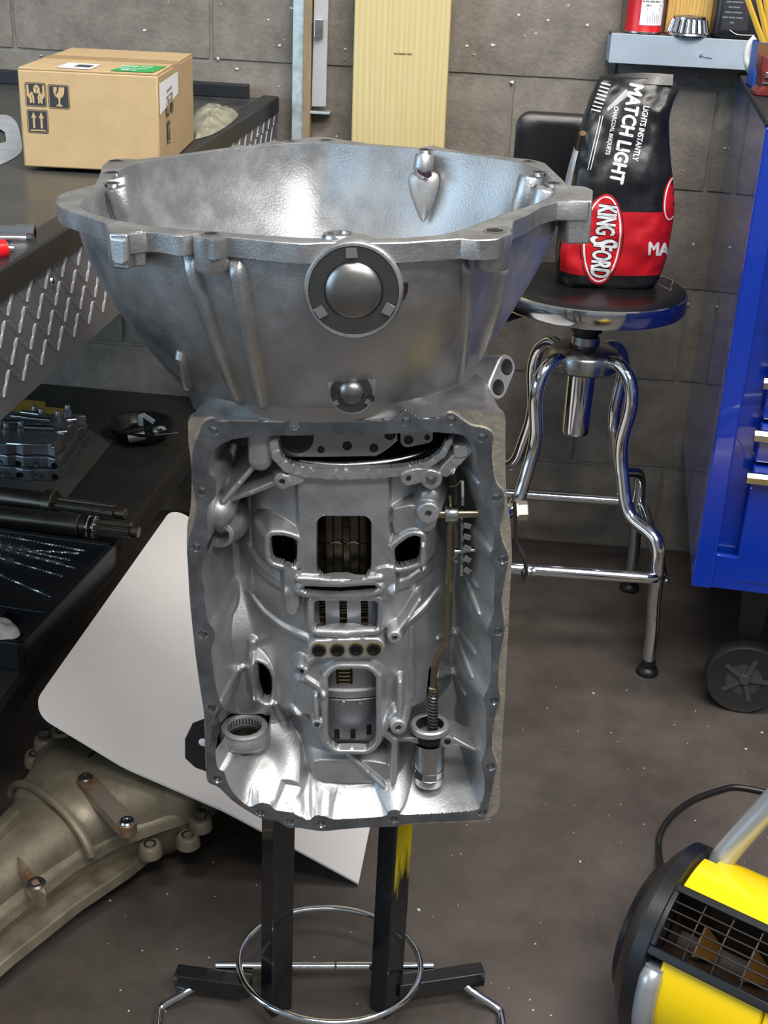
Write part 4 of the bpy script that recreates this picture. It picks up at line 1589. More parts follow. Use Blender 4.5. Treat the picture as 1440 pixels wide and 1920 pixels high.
# ------------------------------------------------------------------ old gearbox housing on the floor
M_old = mat('dirty cast aluminium', 'a39a86', .48, .45, var=.35, scale=14, col2='6a6252', bump=.25, bscale=90, thr=(.38, .75))
M_rust = mat('oily bolt', '6a6864', .4, .9, var=.2, scale=40)
M_pad = mat('rust stained pad', '9c8f80', .45, .5, col2='8a5a2a', scale=22, thr=(.5, .7))
G0 = at_z(232, 1440, .120)
G1 = at_z(-85, 1712, .10)
gx = (G1 - G0)
gx.z = -.012
gl = gx.length
gx.normalize()
gy = Vector((0, 0, 1)).cross(gx).normalized()      # to the right seen along the axis
gz = gx.cross(gy).normalized()
old = thing('gearbox_housing', 'dirty old cast gearbox tail housing on the floor under the white board', 'gearbox housing', (G0.x, G0.y, 0))
def go(s, y, z):
    return G0 + gx * s + gy * y + gz * z
NS = 48
def sect(s, hy, zt, zb, e=.75, skew=0):
    lp = []
    for i in range(NS):
        a = 2 * math.pi * i / NS
        c_, s_ = math.cos(a), math.sin(a)
        y = hy * math.copysign(abs(c_) ** e, c_) + skew
        z = (zt if s_ > 0 else zb) * abs(s_) ** e * (1 if s_ > 0 else -1)
        lp.append(go(s, y, z))
    return lp
mb = MB()
prof = [(-.13, .125, .0, .115), (-.09, .135, .012, .116), (-.05, .142, .028, .117), (.0, .145, .044, .117), (.035, .140, .054, .116), (.05, .122, .060, .112), (.075, .108, .062, .108),
        (.10, .092, .060, .10), (.135, .080, .056, .095), (.155, .074, .052, .09), (.16, .066, .044, .085), (.21, .058, .042, .08), (.27, .052, .040, .078), (.34, .048, .036, .076), (.42, .046, .034, .074), (.55, .05, .032, .074)]
mb.loft([sect(s, h, t, b) for s, h, t, b in prof])
mb.build('housing', M_old, old, smooth=50)
# spreading side flanges from the neck
for sg in (-1, 1):
    mb = MB()
    path = [(-.02, .146), (.03, .140), (.07, .115), (.12, .088), (.19, .068), (.30, .060), (.55, .056)]
    loops = []
    for s, y in path:
        loops.append([go(s, sg * (y - .03), .018), go(s, sg * y, -.005), go(s, sg * (y + .004), -.022), go(s, sg * (y - .03), -.03)])
    mb.loft(loops)
    mb.build('side_flange', M_old, old, smooth=35, bevel=.002)
mb = MB()
path = [(.06, .105), (.12, .100), (.2, .085), (.32, .075), (.55, .07)]
mb.loft([[go(s, y - .06, -.055), go(s, y - .004, -.062), go(s, y, -.078), go(s, y - .06, -.085)] for s, y in path])
mb.build('lower_rail', M_old, old, smooth=35, bevel=.002)
# collar arc and ribs
mb = MB()
mb.tube([go(.158 + .02 * math.cos(a), .092 * math.cos(a), .058 * math.sin(a)) for a in [math.pi * (.04 + .92 * i / 20) for i in range(21)]], .0065, 8)
mb.build('collar_rib', M_old, old)
mb = MB()
mb.strip([go(s, -.012 + .1 * (s - .2), .048 - .04 * (s - .2)) for s in (.20, .26, .33, .42, .55)], .0035, .02, gz)
mb.build('spine_rib', M_old, old, bevel=.001)
# strap pad with two holes
def on_old(px, py, z):
    return at_plane(px, py, G0 + gz * z, gz)
A, B = on_old(160, 1458, .066), on_old(238, 1540, .066)
mb = MB()
d = (B - A).normalized()
w = d.cross(gz).normalized()
lp = []
for c_, a0 in ((B, 0), (A, 180)):
    for i in range(9):
        a = math.radians(a0 - 90 + 180 * i / 8)
        lp.append(c_ + (d * math.cos(a) + w * math.sin(a)) * .0125)
mb.hexa([q - gz * .02 for q in lp], lp)
mb.build('strap_pad', M_pad, old, smooth=35, bevel=.002, label='raised oblong pad with rust stains')
for q in (A, B):
    mb = MB()
    mb.lathe(q + gz * .0004, gz, [(.0105, 0), (.0085, .0022), (.0055, .0022), (.005, .0006), (0, .0006)], 18)
    mb.build('pad_bolt_seat', M_steel if q is B else M_rust, old)
# lug with bolt hole on the tail
A = on_old(68, 1660, .040)
B = on_old(35, 1610, .045)
mb = MB()
d = (B - A)
mb.loft([[p + gz * h + w_ for w_ in (gx.cross(gz) * r, -gx.cross(gz) * r)] + [p - gz * .03 - gx.cross(gz) * r, p - gz * .03 + gx.cross(gz) * r] for p, r, h in ((B, .004, .004), (A.lerp(B, .4), .011, .004), (A, .014, .003), (A - d.normalized() * .012, .009, .001))])
mb.build('bolt_lug', M_pad, old, smooth=30, bevel=.002)
mb = MB()
mb.lathe(A + gz * .0035, gz, [(.0125, 0), (.010, .0025), (.0065, .0025), (.006, -.004), (0, -.004)], 18)
mb.build('lug_hole', M_rust, old)
# flange ears, bolts and holes round the large end
for k, (px, py, z, kind) in enumerate([(66, 1412, .02, 0), (84, 1382, .045, 1), (118, 1367, .055, 1), (281, 1582, -.03, 0), (312, 1476, .012, 1), (375, 1533, -.012, 1), (352, 1565, -.03, 0), (105, 1560, .02, 0)][:7]):
    q = on_old(px, py, z)
    mb = MB()
    mb.lathe(q - gz * .03, gz, [(.0175, .012), (.016, .027), (.0135, .03), (0, .03)], 20)
    ear = mb.build('flange_ear', M_old, old, smooth=45)
    mb = MB()
    if kind:
        ax = (gz * .8 - gx * .2).normalized()
        mb.lathe(q, ax, [(.0105, 0), (.0105, .0025), (.0085, .003), (.0085, .011), (.0065, .0125), (0, .0125)], 6 if k % 2 else 14)
        mb.build('flange_bolt', M_rust, ear, smooth=25)
    else:
        mb.lathe(q + gz * .0004, gz, [(.009, 0), (.0068, .0012), (.006, -.002), (0, -.002)], 16)
        mb.build('flange_hole', M_black_steel, ear)
# pale sealant patch and oil stain ridge
mb = MB()
mb.tube(smooth_path([on_old(a, b, .061) for a, b in ((165, 1420), (185, 1405), (205, 1406), (222, 1412), (236, 1425))], 5), .0022, 6)
mb.build('gasket_edge', M_black_steel, old)
# second dim casting behind the bench shelf, beside the case
mb = MB()
q = at_z(352, 900, .02)
q.z = 0
hs = thing('spare_casting', 'dim grey casting on the floor behind the transmission, beside the bench shelf', 'casting', (q.x, q.y, 0))
mb.lathe(q, (0, 0, 1), [(0, 0.001), (.11, .001), (.12, .02), (.118, .10), (.10, .13), (.105, .15), (.10, .17), (.06, .19), (.03, .20), (0, .20)], 36)
mb.build('casting_body', M_old, hs)
for k in range(6):
    a = k * 1.047
    mb = MB()
    mb.lathe(q + Vector((.11 * math.cos(a), .11 * math.sin(a), .125)), (0, 0, 1), [(.02, 0), (.02, .035), (.008, .035), (.007, .03), (0, .03)], 16)
    mb.build('bolt_boss', M_old, hs)

# ------------------------------------------------------------------ transmission stand
M_stand = mat('black painted tube', '15161a', .22, .0, var=.2, scale=20, bump=.05, bscale=120, coat=.5, rvar=.06)
M_bareweld = mat('bare stand steel', '8e9094', .3, 1, rvar=.1)
M_yel_strip = mat('yellow to black strip', 'd8c21a', .35, coat=.3)  # yellow that gives way unevenly to black lower down
_nt = M_yel_strip.node_tree
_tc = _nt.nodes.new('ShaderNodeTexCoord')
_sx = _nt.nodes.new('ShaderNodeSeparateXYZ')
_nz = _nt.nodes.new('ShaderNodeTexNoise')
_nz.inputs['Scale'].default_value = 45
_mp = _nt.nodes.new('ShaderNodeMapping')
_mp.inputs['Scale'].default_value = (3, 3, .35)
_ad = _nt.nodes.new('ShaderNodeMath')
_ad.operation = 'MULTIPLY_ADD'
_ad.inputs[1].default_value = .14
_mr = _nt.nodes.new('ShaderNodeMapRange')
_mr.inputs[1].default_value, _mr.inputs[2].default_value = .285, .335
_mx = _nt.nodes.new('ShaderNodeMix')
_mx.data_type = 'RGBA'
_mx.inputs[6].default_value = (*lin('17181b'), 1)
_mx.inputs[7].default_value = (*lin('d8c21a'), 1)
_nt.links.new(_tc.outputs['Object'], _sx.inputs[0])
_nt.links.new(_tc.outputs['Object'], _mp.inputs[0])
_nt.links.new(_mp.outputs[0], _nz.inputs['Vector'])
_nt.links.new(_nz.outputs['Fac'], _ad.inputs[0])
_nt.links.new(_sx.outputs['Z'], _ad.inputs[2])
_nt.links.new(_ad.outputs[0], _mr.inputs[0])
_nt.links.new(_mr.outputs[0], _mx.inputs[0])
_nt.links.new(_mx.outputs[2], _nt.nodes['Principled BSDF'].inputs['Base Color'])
PL, PR = at_z(510, 1910, 0), at_z(722, 1913, 0)
stand = thing('transmission_stand', 'black square tube stand with chrome foot ring holding up the transmission case', 'stand', ((PL.x + PR.x) / 2, PL.y, 0))
side = .0300
STOP = .385
for q, ang, nm in ((PL, 40, 0), (PR, 50, 1)):
    Rz = Matrix.Rotation(math.radians(ang), 3, 'Z')
    off = Rz @ Vector((side / 2, side / 2, 0))
    if off.y < 0:
        off = -off
    cc = q + off
    mb = MB()
    mb.box((cc.x, cc.y, STOP / 2), (side, side, STOP), Rz)
    post = mb.build('post', M_stand, stand, smooth=0, bevel=.0018)
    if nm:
        # yellow strip on the right face, turning black towards the bottom
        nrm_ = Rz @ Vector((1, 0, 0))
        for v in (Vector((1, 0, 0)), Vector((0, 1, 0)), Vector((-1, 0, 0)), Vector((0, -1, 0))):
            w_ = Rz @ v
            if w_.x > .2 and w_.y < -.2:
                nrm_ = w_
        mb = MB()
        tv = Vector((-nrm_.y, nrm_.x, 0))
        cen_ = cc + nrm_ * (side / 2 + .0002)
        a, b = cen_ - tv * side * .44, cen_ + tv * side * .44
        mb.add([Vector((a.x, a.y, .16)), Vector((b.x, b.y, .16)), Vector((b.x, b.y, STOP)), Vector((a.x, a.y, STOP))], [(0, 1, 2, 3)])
        mb.build('yellow_strip', M_yel_strip, post, smooth=0, label='yellow to black strip')
def rect_tube(a, b, w, h, nm, mt):
    a, b = Vector(a), Vector(b)
    d = (b - a).normalized()
    s = d.cross(Vector((0, 0, 1))).normalized()
    u = s.cross(d)
    mb_ = MB()
    mb_.hexa([a - s * w / 2 - u * h / 2, a + s * w / 2 - u * h / 2, a + s * w / 2 + u * h / 2, a - s * w / 2 + u * h / 2],
             [b - s * w / 2 - u * h / 2, b + s * w / 2 - u * h / 2, b + s * w / 2 + u * h / 2, b - s * w / 2 + u * h / 2])
    return mb_.build(nm, mt, stand, smooth=0, bevel=.0015)
ZA = .036
aL0, aL1 = at_z(330, 1830, ZA), at_z(470, 1850, ZA)
aR0, aR1 = at_z(905, 1826, ZA), at_z(745, 1850, ZA)
rect_tube(aL0, aL1, .022, .022, 'base_arm', M_stand)
rect_tube(aR0, aR1, .022, .022, 'base_arm', M_stand)
def rod_px(pts, z, r, nm, mt):
    mb_ = MB()
    mb_.tube(smooth_path([at_z(a, b, zz_) for (a, b), zz_ in zip(pts, z)], 6), r, 12)
    return mb_.build(nm, mt, stand)
rod_px([(392, 1836), (345, 1862), (303, 1888), (297, 1910), (290, 1990)], [.03, .022, .0075, .0075, .0075], .0052, 'foot_rod', M_chrome)
rod_px([(852, 1834), (890, 1862), (934, 1892), (941, 1912), (950, 1990)], [.03, .022, .0075, .0075, .0075], .0052, 'foot_rod', M_chrome)
for (a, b) in (((405, 1811), (627, 1811)), ((631, 1811), (812, 1811))):
    mb = MB()
    mb.cyl(at_z(*a, .045), at_z(*b, .045), .0052, n=16)
    mb.build('cross_rod', M_chrome, stand, label='bright round cross rod')
l_, r_ = at_z(447, 1803, .05), at_z(788, 1803, .05)
cR = (l_ + r_) / 2
t_, b_ = at_z(620, 1704, .05), at_z(618, 1918, .05)
cR = (l_ + r_ + t_ + b_) / 4
ra, rb_ = (r_ - l_).length / 2, (t_ - b_).length / 2
mb = MB()
mb.tube([cR + Vector((ra * math.cos(i * math.pi / 32), rb_ * math.sin(i * math.pi / 32), 0)) for i in range(64)], .0042, 12, closed=True)
mb.build('foot_ring', M_chrome, stand)
# adapter plate that carries the case
q = [at_y(a, b, 1.22) for a, b in ((346, 1422), (346, 1388), (357, 1365), (392, 1352), (430, 1352), (430, 1480), (392, 1450), (365, 1440))]
mb = MB()
mb.prism(q, (0, .012, 0))
plate = mb.build('adapter_plate', M_stand, stand, smooth=0, bevel=.0018)
mb = MB()
mb.lathe(at_y(381, 1392, 1.2195), (0, -1, 0), [(.0055, .0), (.0045, .0006), (0, .0006)], 16)
mb.build('plate_hole', M_white, plate, label='hole showing the white board')
rect_tube(PL + Vector((.0, .018, STOP - .012)), PR + Vector((0, .018, STOP - .012)), .02, .02, 'cross_tube', M_stand)

# ------------------------------------------------------------------ yellow fan heater
M_hy = mat('yellow heater plastic', 'e8c400', .3, bump=.03, bscale=60, coat=.2)
M_hs = mat('silver heater paint', 'a9adb2', .3, .55, coat=.2)
M_hb = mat('black heater plastic', '131316', .32, bump=.04, bscale=200)
phi = math.radians(31)
ha = Vector((math.cos(phi), -math.sin(phi), 0))
hy_ = Vector((math.sin(phi), math.cos(phi), 0))
HR, HZ = .118, .150
tp = at_z(1305, 1630, HZ + HR)
HX = Matrix((ha, hy_, Vector((0, 0, 1)))).transposed().to_4x4()
HX.translation = Vector((tp.x, tp.y, 0))
heat = thing('fan_heater', 'yellow and black drum fan heater with silver handle on the floor', 'heater', mtx=HX)
HL = .31
AX = Vector((1, 0, 0))
HC = Vector((0, 0, HZ))
def hp(x, r, deg):
    """deg: 0 = up, 90 = towards the camera"""
    a = math.radians(deg)
    return Vector((x, -r * math.sin(a), HZ + r * math.cos(a)))
# yellow shell in three panels with seams; the mouth between 22 and 74 degrees stays open
G0D, G1D = 20, 58
TX = .006
def shell(x0, x1, d0, d1, nm, mt, r=HR, th=.003, n=30):
    mb_ = MB()
    ins = .0022
    loops = []
    for i in range(n + 1):
        d = d0 + (d1 - d0) * i / n
        loops.append([hp(x0 + ins * .3, r - ins, d), hp(x0 + ins, r, d), hp(x1 - ins, r, d), hp(x1 - ins * .3, r - ins, d), hp(x1, r - th - ins, d), hp(x0, r - th - ins, d)])
    mb_.loft(loops)
    return mb_.build(nm, mt, heat, local=True, smooth=30)
for x0, x1 in ((.012, .135), (.1355, HL)):
    shell(x0, x1, G1D, 345, 'drum_shell', M_hy, n=60)
    shell(x0 if x0 > .05 else -.003, x1, -15, G0D, 'top_shell', M_hy, n=12)
# mouth frame and grille
mb = MB()
lp = []
for d in (G0D - 1, G1D + 2):
    lp.append([hp(-.012, HR + .008, d), hp(HL + .02, HR + .008, d), hp(HL + .02, HR - .022, d), hp(-.012, HR - .022, d)])
def fr(d0, d1, x0, x1, rr0=HR - .02, rr1=HR + .0095):
    m_ = MB()
    n = 6
    loops = []
    for i in range(n + 1):
        d = d0 + (d1 - d0) * i / n
        loops.append([hp(x0, rr1, d), hp(x1, rr1, d), hp(x1, rr0, d), hp(x0, rr0, d)])
    m_.loft(loops)
    return m_.build('mouth_frame', M_hb, heat, local=True, smooth=30, bevel=.0015)
fr(G0D - 2, G0D + 2.5, -.006, HL)
fr(G1D - 3.5, G1D + 1.5, -.006, HL)
fr(G0D + 2.5, G1D - 3.5, -.006, .0015)
fr(G0D + 2.5, G1D - 3.5, HL - .006, HL)
M_grill = mat('grille wire', '2d2c2c', .35, .4)
for i in range(1, 6):
    d = G0D + 2.5 + (G1D - G0D - 6) * i / 6
    mb = MB()
    mb.cyl(hp(0, HR + .006, d), hp(HL - .003, HR + .006, d), .0011, n=8)
    mb.build('grille_bar', M_grill, heat, local=True)
for i in range(1, 9):
    x = HL * i / 9
    mb = MB()
    mb.tube([hp(x, HR + .004, G0D + 2 + (G1D - G0D - 5) * k / 10) for k in range(11)], .0011, 6)
    mb.build('grille_crossbar', M_grill, heat, local=True)
# dark duct behind the grille with inner louvres
mb = MB()
n = 14
loops = []
for x in (.003, HL - .004):
    loops.append([hp(x, HR - .02, G0D + 1)] + [hp(x, HR - .075, G0D + 6 + (G1D - G0D - 10) * k / 8) for k in range(9)] + [hp(x, HR - .02, G1D - 1)])
mb.loft(loops, True, True, closed=False)
mb.build('duct', mat('dark duct', '2a1a0e', .5, .3), heat, local=True, smooth=30)
for k in range(5):
    x = .035 + k * .06
    mb = MB()
    mb.prism([hp(x, HR - .03, 26), hp(x + .02, HR - .06, 30), hp(x + .02, HR - .06, 48), hp(x, HR - .03, 52)], (.002, 0, 0))
    mb.build('louvre', mat('louvre', '4a3008', .5), heat, local=True, smooth=0)
# black end housing
mb = MB()
mb.lathe((-.004, 0, HZ), (-1, 0, 0), [(HR - .004, -.001), (HR + .006, .003), (HR + .006, .020), (HR - .012, .034), (HR * .72, .044), (HR * .70, .050), (HR * .62, .054), (HR * .5, .055), (0, .055)], 56)
mb.build('end_housing', M_hb, heat, local=True)
mb = MB()
mb.lathe((0, 0, HZ - .01), (-1, 0, 0), [(.05, .05), (.05, .060), (.046, .064), (.030, .064), (0, .062)], 36)
mb.build('end_knob', M_hb, heat, local=True)
mb = MB()
mb.lathe((HL, 0, HZ), (1, 0, 0), [(HR - .004, -.001), (HR + .006, .004), (HR + .006, .020), (HR - .012, .034), (0, .04)], 56)
mb.build('end_housing', M_hb, heat, local=True)
# silver tube frame: rings the drum ends and rises into the handle
TR_ = .0135
fx0, fx1 = .010, HL - .010
left = [hp(TX, HR + (.001 if d > 70 else -.006), d) for d in range(205, 61, -4)]
mb = MB()
mb.tube(smooth_path(left, 2), TR_, 14)
mb.build('frame_tube', M_hs, heat, local=True)
def hdl(t):
    return None
hz_ = HZ + HR
pts = [hp(fx0, HR - .02, -30), Vector((fx0 + .006, .058, hz_ - .004)), Vector((fx0 + .034, .076, hz_ + .060)), Vector((fx0 + .050, .084, hz_ + .092)), Vector((fx0 + .070, .088, hz_ + .106)), Vector((fx0 + .10, .089, hz_ + .108)),
       Vector((fx1 - .10, .089, hz_ + .108)), Vector((fx1 - .070, .088, hz_ + .106)), Vector((fx1 - .050, .084, hz_ + .092)), Vector((fx1 - .034, .076, hz_ + .060)), Vector((fx1 - .006, .058, hz_ - .004)), hp(fx1, HR - .02, -30)]
mb = MB()
mb.tube(smooth_path(pts, 7), .0155, 16)
mb.build('handle', M_hs, heat, local=True, label='silver tube handle')
# floor stand
mb = MB()
for x in (.03, HL - .03):
    mb.tube(smooth_path([(x, -.10, .008), (x, -.07, .03), (x, 0, .034), (x, .07, .03), (x, .10, .008)], 5), .009, 10)
mb.build('floor_feet', M_hs, heat, local=True)
# cord
mb = MB()
cp = [(1262, 1668, .12), (1246, 1640, .05), (1236, 1600, .006), (1238, 1565, .006), (1260, 1530, .006), (1300, 1500, .006), (1355, 1480, .006), (1385, 1476, .006), (1440, 1486, .006), (1500, 1500, .006)]
mb.tube(smooth_path([at_z(a, b, z) for a, b, z in cp], 9), .0048, 10)
o = mb.build('power_cord', mat('cord rubber', '121214', .4), heat)
# ------------------------------------------------------------------ transmission case
M_cast = mat('cast aluminium', 'aeafb0', .42, .93, var=.08, scale=30, bump=.16, bscale=420, rvar=.07)
M_cast_in = mat('cast aluminium inside', 'b0b1b2', .50, .88, var=.07, scale=22, bump=.14, bscale=380, rvar=.08)
M_mach = mat('machined flange', '74797f', .36, .9, scale=26, bump=.08, bscale=220, rvar=.1, col2='8d9298')
M_tan = mat('stained cast edge', '918a7c', .62, .35, scale=70, col2='75706a', bump=.3, bscale=260)
M_thread = mat('bright thread', 'c9cacb', .3, 1.0)
M_dark = mat('bore shade', '0b0b0c', .6)  # near-black stands in for the shade inside bores, slots and ports
M_dsteel = mat('oiled clutch steel', '5a5346', .3, .95, rvar=.08, scale=40)
M_drum = mat('grey drum steel', '8f9298', .36, .75, rvar=.06, scale=30, stretch=(8, 8, 1))
M_brass = mat('oiled shaft steel', '9c8f74', .25, 1.0, rvar=.06)
M_rubber = mat('black rubber seal', '101012', .35)
M_pen = mat('dark marker', '2a1626', .5)

cy, ct = math.radians(5.0), 0.048
ex0 = Vector((math.cos(cy), math.sin(cy), 0))
EY = Vector((-math.sin(cy), math.cos(cy), 0))
Zv = Vector((0, 0, 1))
EZ = Zv * math.cos(ct) - ex0 * math.sin(ct)
EX = ex0 * math.cos(ct) + Zv * math.sin(ct)
O_ = at_y(650, 1160, 1.10)
CM = Matrix((EX, EY, EZ)).transposed().to_4x4()
CM.translation = O_
CI = CM.inverted()
case = thing('transmission_case', 'bare aluminium automatic transmission case standing bell end up on the black stand', 'transmission', mtx=CM)


def Lc(px, py, v=0.0):
    q = CI @ at_plane(px, py, O_ + EY * v, EY)
    return q.x, q.z


def LP(px, py, v=0.0):
    x, z = Lc(px, py, v)
    return Vector((x, v, z))


def Lz(px, py, w):
    q = CI @ at_plane(px, py, O_ + EZ * w, EZ)
    return q.x, q.y


CPOS = CI @ CAM_P


def lray(px, py):
    return (CI.to_3x3() @ ray(px, py)).normalized()


def cp_build(mb_, name, mt, parent=None, **k):
    return mb_.build(name, mt, parent or case, local=True, **k)


# ---- pan face surveyed outlines
OUT_M = [(376, 806), (382, 792), (399, 784), (415, 790), (476, 790), (532, 791), (544, 776), (556, 776), (573, 789), (640, 791), (732, 787), (752, 773), (762, 769), (775, 777), (790, 785),
         (827, 783), (840, 774), (852, 776), (867, 787), (885, 798), (910, 803), (925, 816), (922, 840), (924, 870), (930, 905), (944, 922), (946, 950), (938, 985), (942, 1015), (952, 1036), (953, 1055), (946, 1090),
         (941, 1130), (946, 1172), (944, 1195), (936, 1240), (935, 1290), (938, 1312), (928, 1345), (922, 1400), (931, 1432), (928, 1455), (918, 1500), (914, 1522), (898, 1536), (815, 1540), (755, 1545), (740, 1550),
         (690, 1550), (640, 1555), (602, 1558), (560, 1552), (540, 1552), (522, 1540), (497, 1536), (476, 1526), (439, 1502), (412, 1476), (393, 1467), (388, 1450), (386, 1400), (384, 1340), (378, 1300), (369, 1237), (361, 1164),
         (357, 1120), (354, 1068), (352, 1020), (362, 985), (369, 950), (366, 925), (361, 900), (360, 874), (364, 836)]
OUT_A = [(352, 790), (360, 783), (382, 783), (399, 782), (415, 789), (476, 789), (532, 790), (544, 775), (556, 775), (573, 788), (640, 790), (732, 786), (752, 772), (762, 768), (775, 776), (790, 784),
         (827, 782), (840, 771), (870, 768), (900, 770), (930, 772), (946, 780), (948, 800), (948, 870), (950, 925), (956, 970), (959, 1010), (960, 1050), (957, 1100), (954, 1170), (950, 1240), (947, 1310), (942, 1390), (939, 1450),
         (937, 1505), (933, 1524), (920, 1533), (905, 1543), (815, 1545), (755, 1549), (740, 1552), (690, 1553), (640, 1557), (602, 1560), (560, 1554), (540, 1554), (520, 1542), (495, 1538), (474, 1528), (437, 1504), (410, 1478), (391, 1469),
         (386, 1450), (384, 1400), (382, 1340), (376, 1300), (367, 1237), (359, 1164), (355, 1120), (352, 1068), (350, 1020), (351, 985), (357, 950), (359, 900), (357, 860), (353, 830)]
INN = [(437, 824), (476, 819), (537, 817), (640, 815), (722, 814), (790, 812), (835, 812), (865, 816), (882, 826), (892, 842), (898, 880), (905, 920), (912, 945), (920, 962), (925, 990), (925, 1027), (919, 1036), (921, 1050),
       (928, 1066), (926, 1115), (925, 1150), (915, 1177), (917, 1192), (921, 1208), (919, 1277), (907, 1308), (911, 1332), (911, 1402), (902, 1430), (908, 1455), (908, 1488), (901, 1507), (885, 1520), (760, 1528), (751, 1521), (740, 1518),
       (728, 1522), (718, 1531), (640, 1536), (622, 1535), (609, 1529), (592, 1529), (578, 1535), (549, 1524), (517, 1519), (505, 1508), (486, 1506), (466, 1512), (439, 1488), (425, 1463), (420, 1447), (406, 1434), (405, 1360), (416, 1338), (416, 1320),
       (409, 1306), (400, 1261), (396, 1215), (403, 1198), (400, 1180), (391, 1168), (386, 1145), (382, 1104), (378, 1066), (381, 1050), (392, 1034), (391, 1017), (388, 971), (391, 948), (404, 928), (404, 898), (391, 884), (394, 857), (411, 836)]
HOLES = [(399, 808), (552, 797), (762, 790), (847, 788), (905, 821), (932, 934), (943, 1049), (934, 1184), (927, 1314), (920, 1438), (905, 1525), (739, 1537), (602, 1545), (543, 1541), (488, 1524), (407, 1461), (397, 1328), (380, 1190), (368, 1027), (378, 922)]


def npoly(P, v=0.0, sm=3):
    pts = [Vector((*Lc(a, b, v), 0)) for a, b in P]
    if sm:
        pts = smooth_path(pts + [pts[0]], sm)[:-1]
    return np.array([(p.x, p.y) for p in pts])


po_a, po_m, po_i = npoly(OUT_A), npoly(OUT_M), npoly(INN)
STEP = 0.00085
gx0, gx1 = po_a[:, 0].min() - .002, po_a[:, 0].max() + .002
gz0, gz1 = po_a[:, 1].min() - .002, po_a[:, 1].max() + .002
nx, nz = int((gx1 - gx0) / STEP) + 1, int((gz1 - gz0) / STEP) + 1
GX, GZ = np.meshgrid(gx0 + np.arange(nx) * STEP, gz0 + np.arange(nz) * STEP, indexing='ij')


def sdf(poly, X, Z):
    d2 = np.full(X.shape, 1e9)
    ins = np.zeros(X.shape, bool)
    n = len(poly)
    for i in range(n):
        ax, az = poly[i]
        bx_, bz = poly[(i + 1) % n]
        ex_, ez_ = bx_ - ax, bz - az
        L2 = ex_ * ex_ + ez_ * ez_ + 1e-18
        t = np.clip(((X - ax) * ex_ + (Z - az) * ez_) / L2, 0, 1)
        dx, dz = X - ax - t * ex_, Z - az - t * ez_
        d2 = np.minimum(d2, dx * dx + dz * dz)
        if ez_ != 0:
            c = ((az > Z) != (bz > Z)) & (X < (bx_ - ax) * (Z - az) / ez_ + ax)
            ins ^= c
    d = np.sqrt(d2)
    return np.where(ins, -d, d)


def smin(a, b, k):
    h = np.clip(.5 + .5 * (b - a) / k, 0, 1)
    return b * (1 - h) + a * h - k * h * (1 - h)


def sstep(a, b, x):
    t = np.clip((x - a) / (b - a), 0, 1)
    return t * t * (3 - 2 * t)


SD_A, SD_M, SD_I = sdf(po_a, GX, GZ), sdf(po_m, GX, GZ), sdf(po_i, GX, GZ)
DIN = np.maximum(0, -SD_I)
# base: back wall, barrel, sloping sump
xc, _ = Lc(650, 1100, .07)
z_top = Lc(650, 885, .02)[1]
z_bot = Lc(650, 1335, .03)[1]
BACK = .098
H = .092 - .030 * sstep(Lc(650, 1150)[1], Lc(650, 1260)[1], GZ) * (1 - sstep(Lc(500, 1250)[0], Lc(620, 1250)[0], GX))
RB, FRONT = .118, .019
dxb = GX - xc
bar = FRONT + RB - np.sqrt(np.maximum(RB ** 2 - dxb ** 2, 1e-6))
bar = np.where(np.abs(dxb) < RB, bar, 1)
bar = bar + np.maximum(0, z_bot - GZ) * 1.15 + np.maximum(0, GZ - (z_top + .012)) * 1.5
flat = .0175 + np.maximum(0, np.abs(GX - Lc(645, 1000, .02)[0]) - .043) * 3
zf0, zf1 = Lc(645, 1085, .02)[1], Lc(645, 890, .02)[1]
flat = flat + np.maximum(0, zf0 - GZ) * 4 + np.maximum(0, GZ - zf1) * 4
H = smin(H, bar, .012)
H = smin(H, flat, .003)
# tail tunnel below the barrel
xt = Lc(640, 1450, .05)[0]
tun = .036 + .055 - np.sqrt(np.maximum(.055 ** 2 - (GX - xt) ** 2, 1e-6))
tun = np.where(np.abs(GX - xt) < .0545, tun, 1)
H = smin(H, tun + np.maximum(0, Lc(640, 1500, .04)[1] - GZ) * .3, .016)
# walls
wb = 1 - sstep(Lc(650, 1450)[1], Lc(650, 1345)[1], GZ)
wl = 1 - sstep(Lc(760, 1450)[0], Lc(890, 1450)[0], GX)
slope = 5.5 * (1 - wb * (.25 + .75 * wl)) + 1.75 * wb * (.25 + .75 * wl)
xr_ = Lc(905, 1100)[0]
rightw = sstep(xr_ - .05, xr_ - .01, GX) * (1 - wb)
slope = slope * (1 - rightw) + 2.6 * rightw
wall_h = DIN * slope
H = smin(H, wall_h, .010)
H = np.maximum(H, 0)


def seg_d(p, q):
    ax, az = p
    bx_, bz = q
    ex_, ez_ = bx_ - ax, bz - az
    t = np.clip(((GX - ax) * ex_ + (GZ - az) * ez_) / (ex_ * ex_ + ez_ * ez_ + 1e-18), 0, 1)
    return np.hypot(GX - ax - t * ex_, GZ - az - t * ez_), t


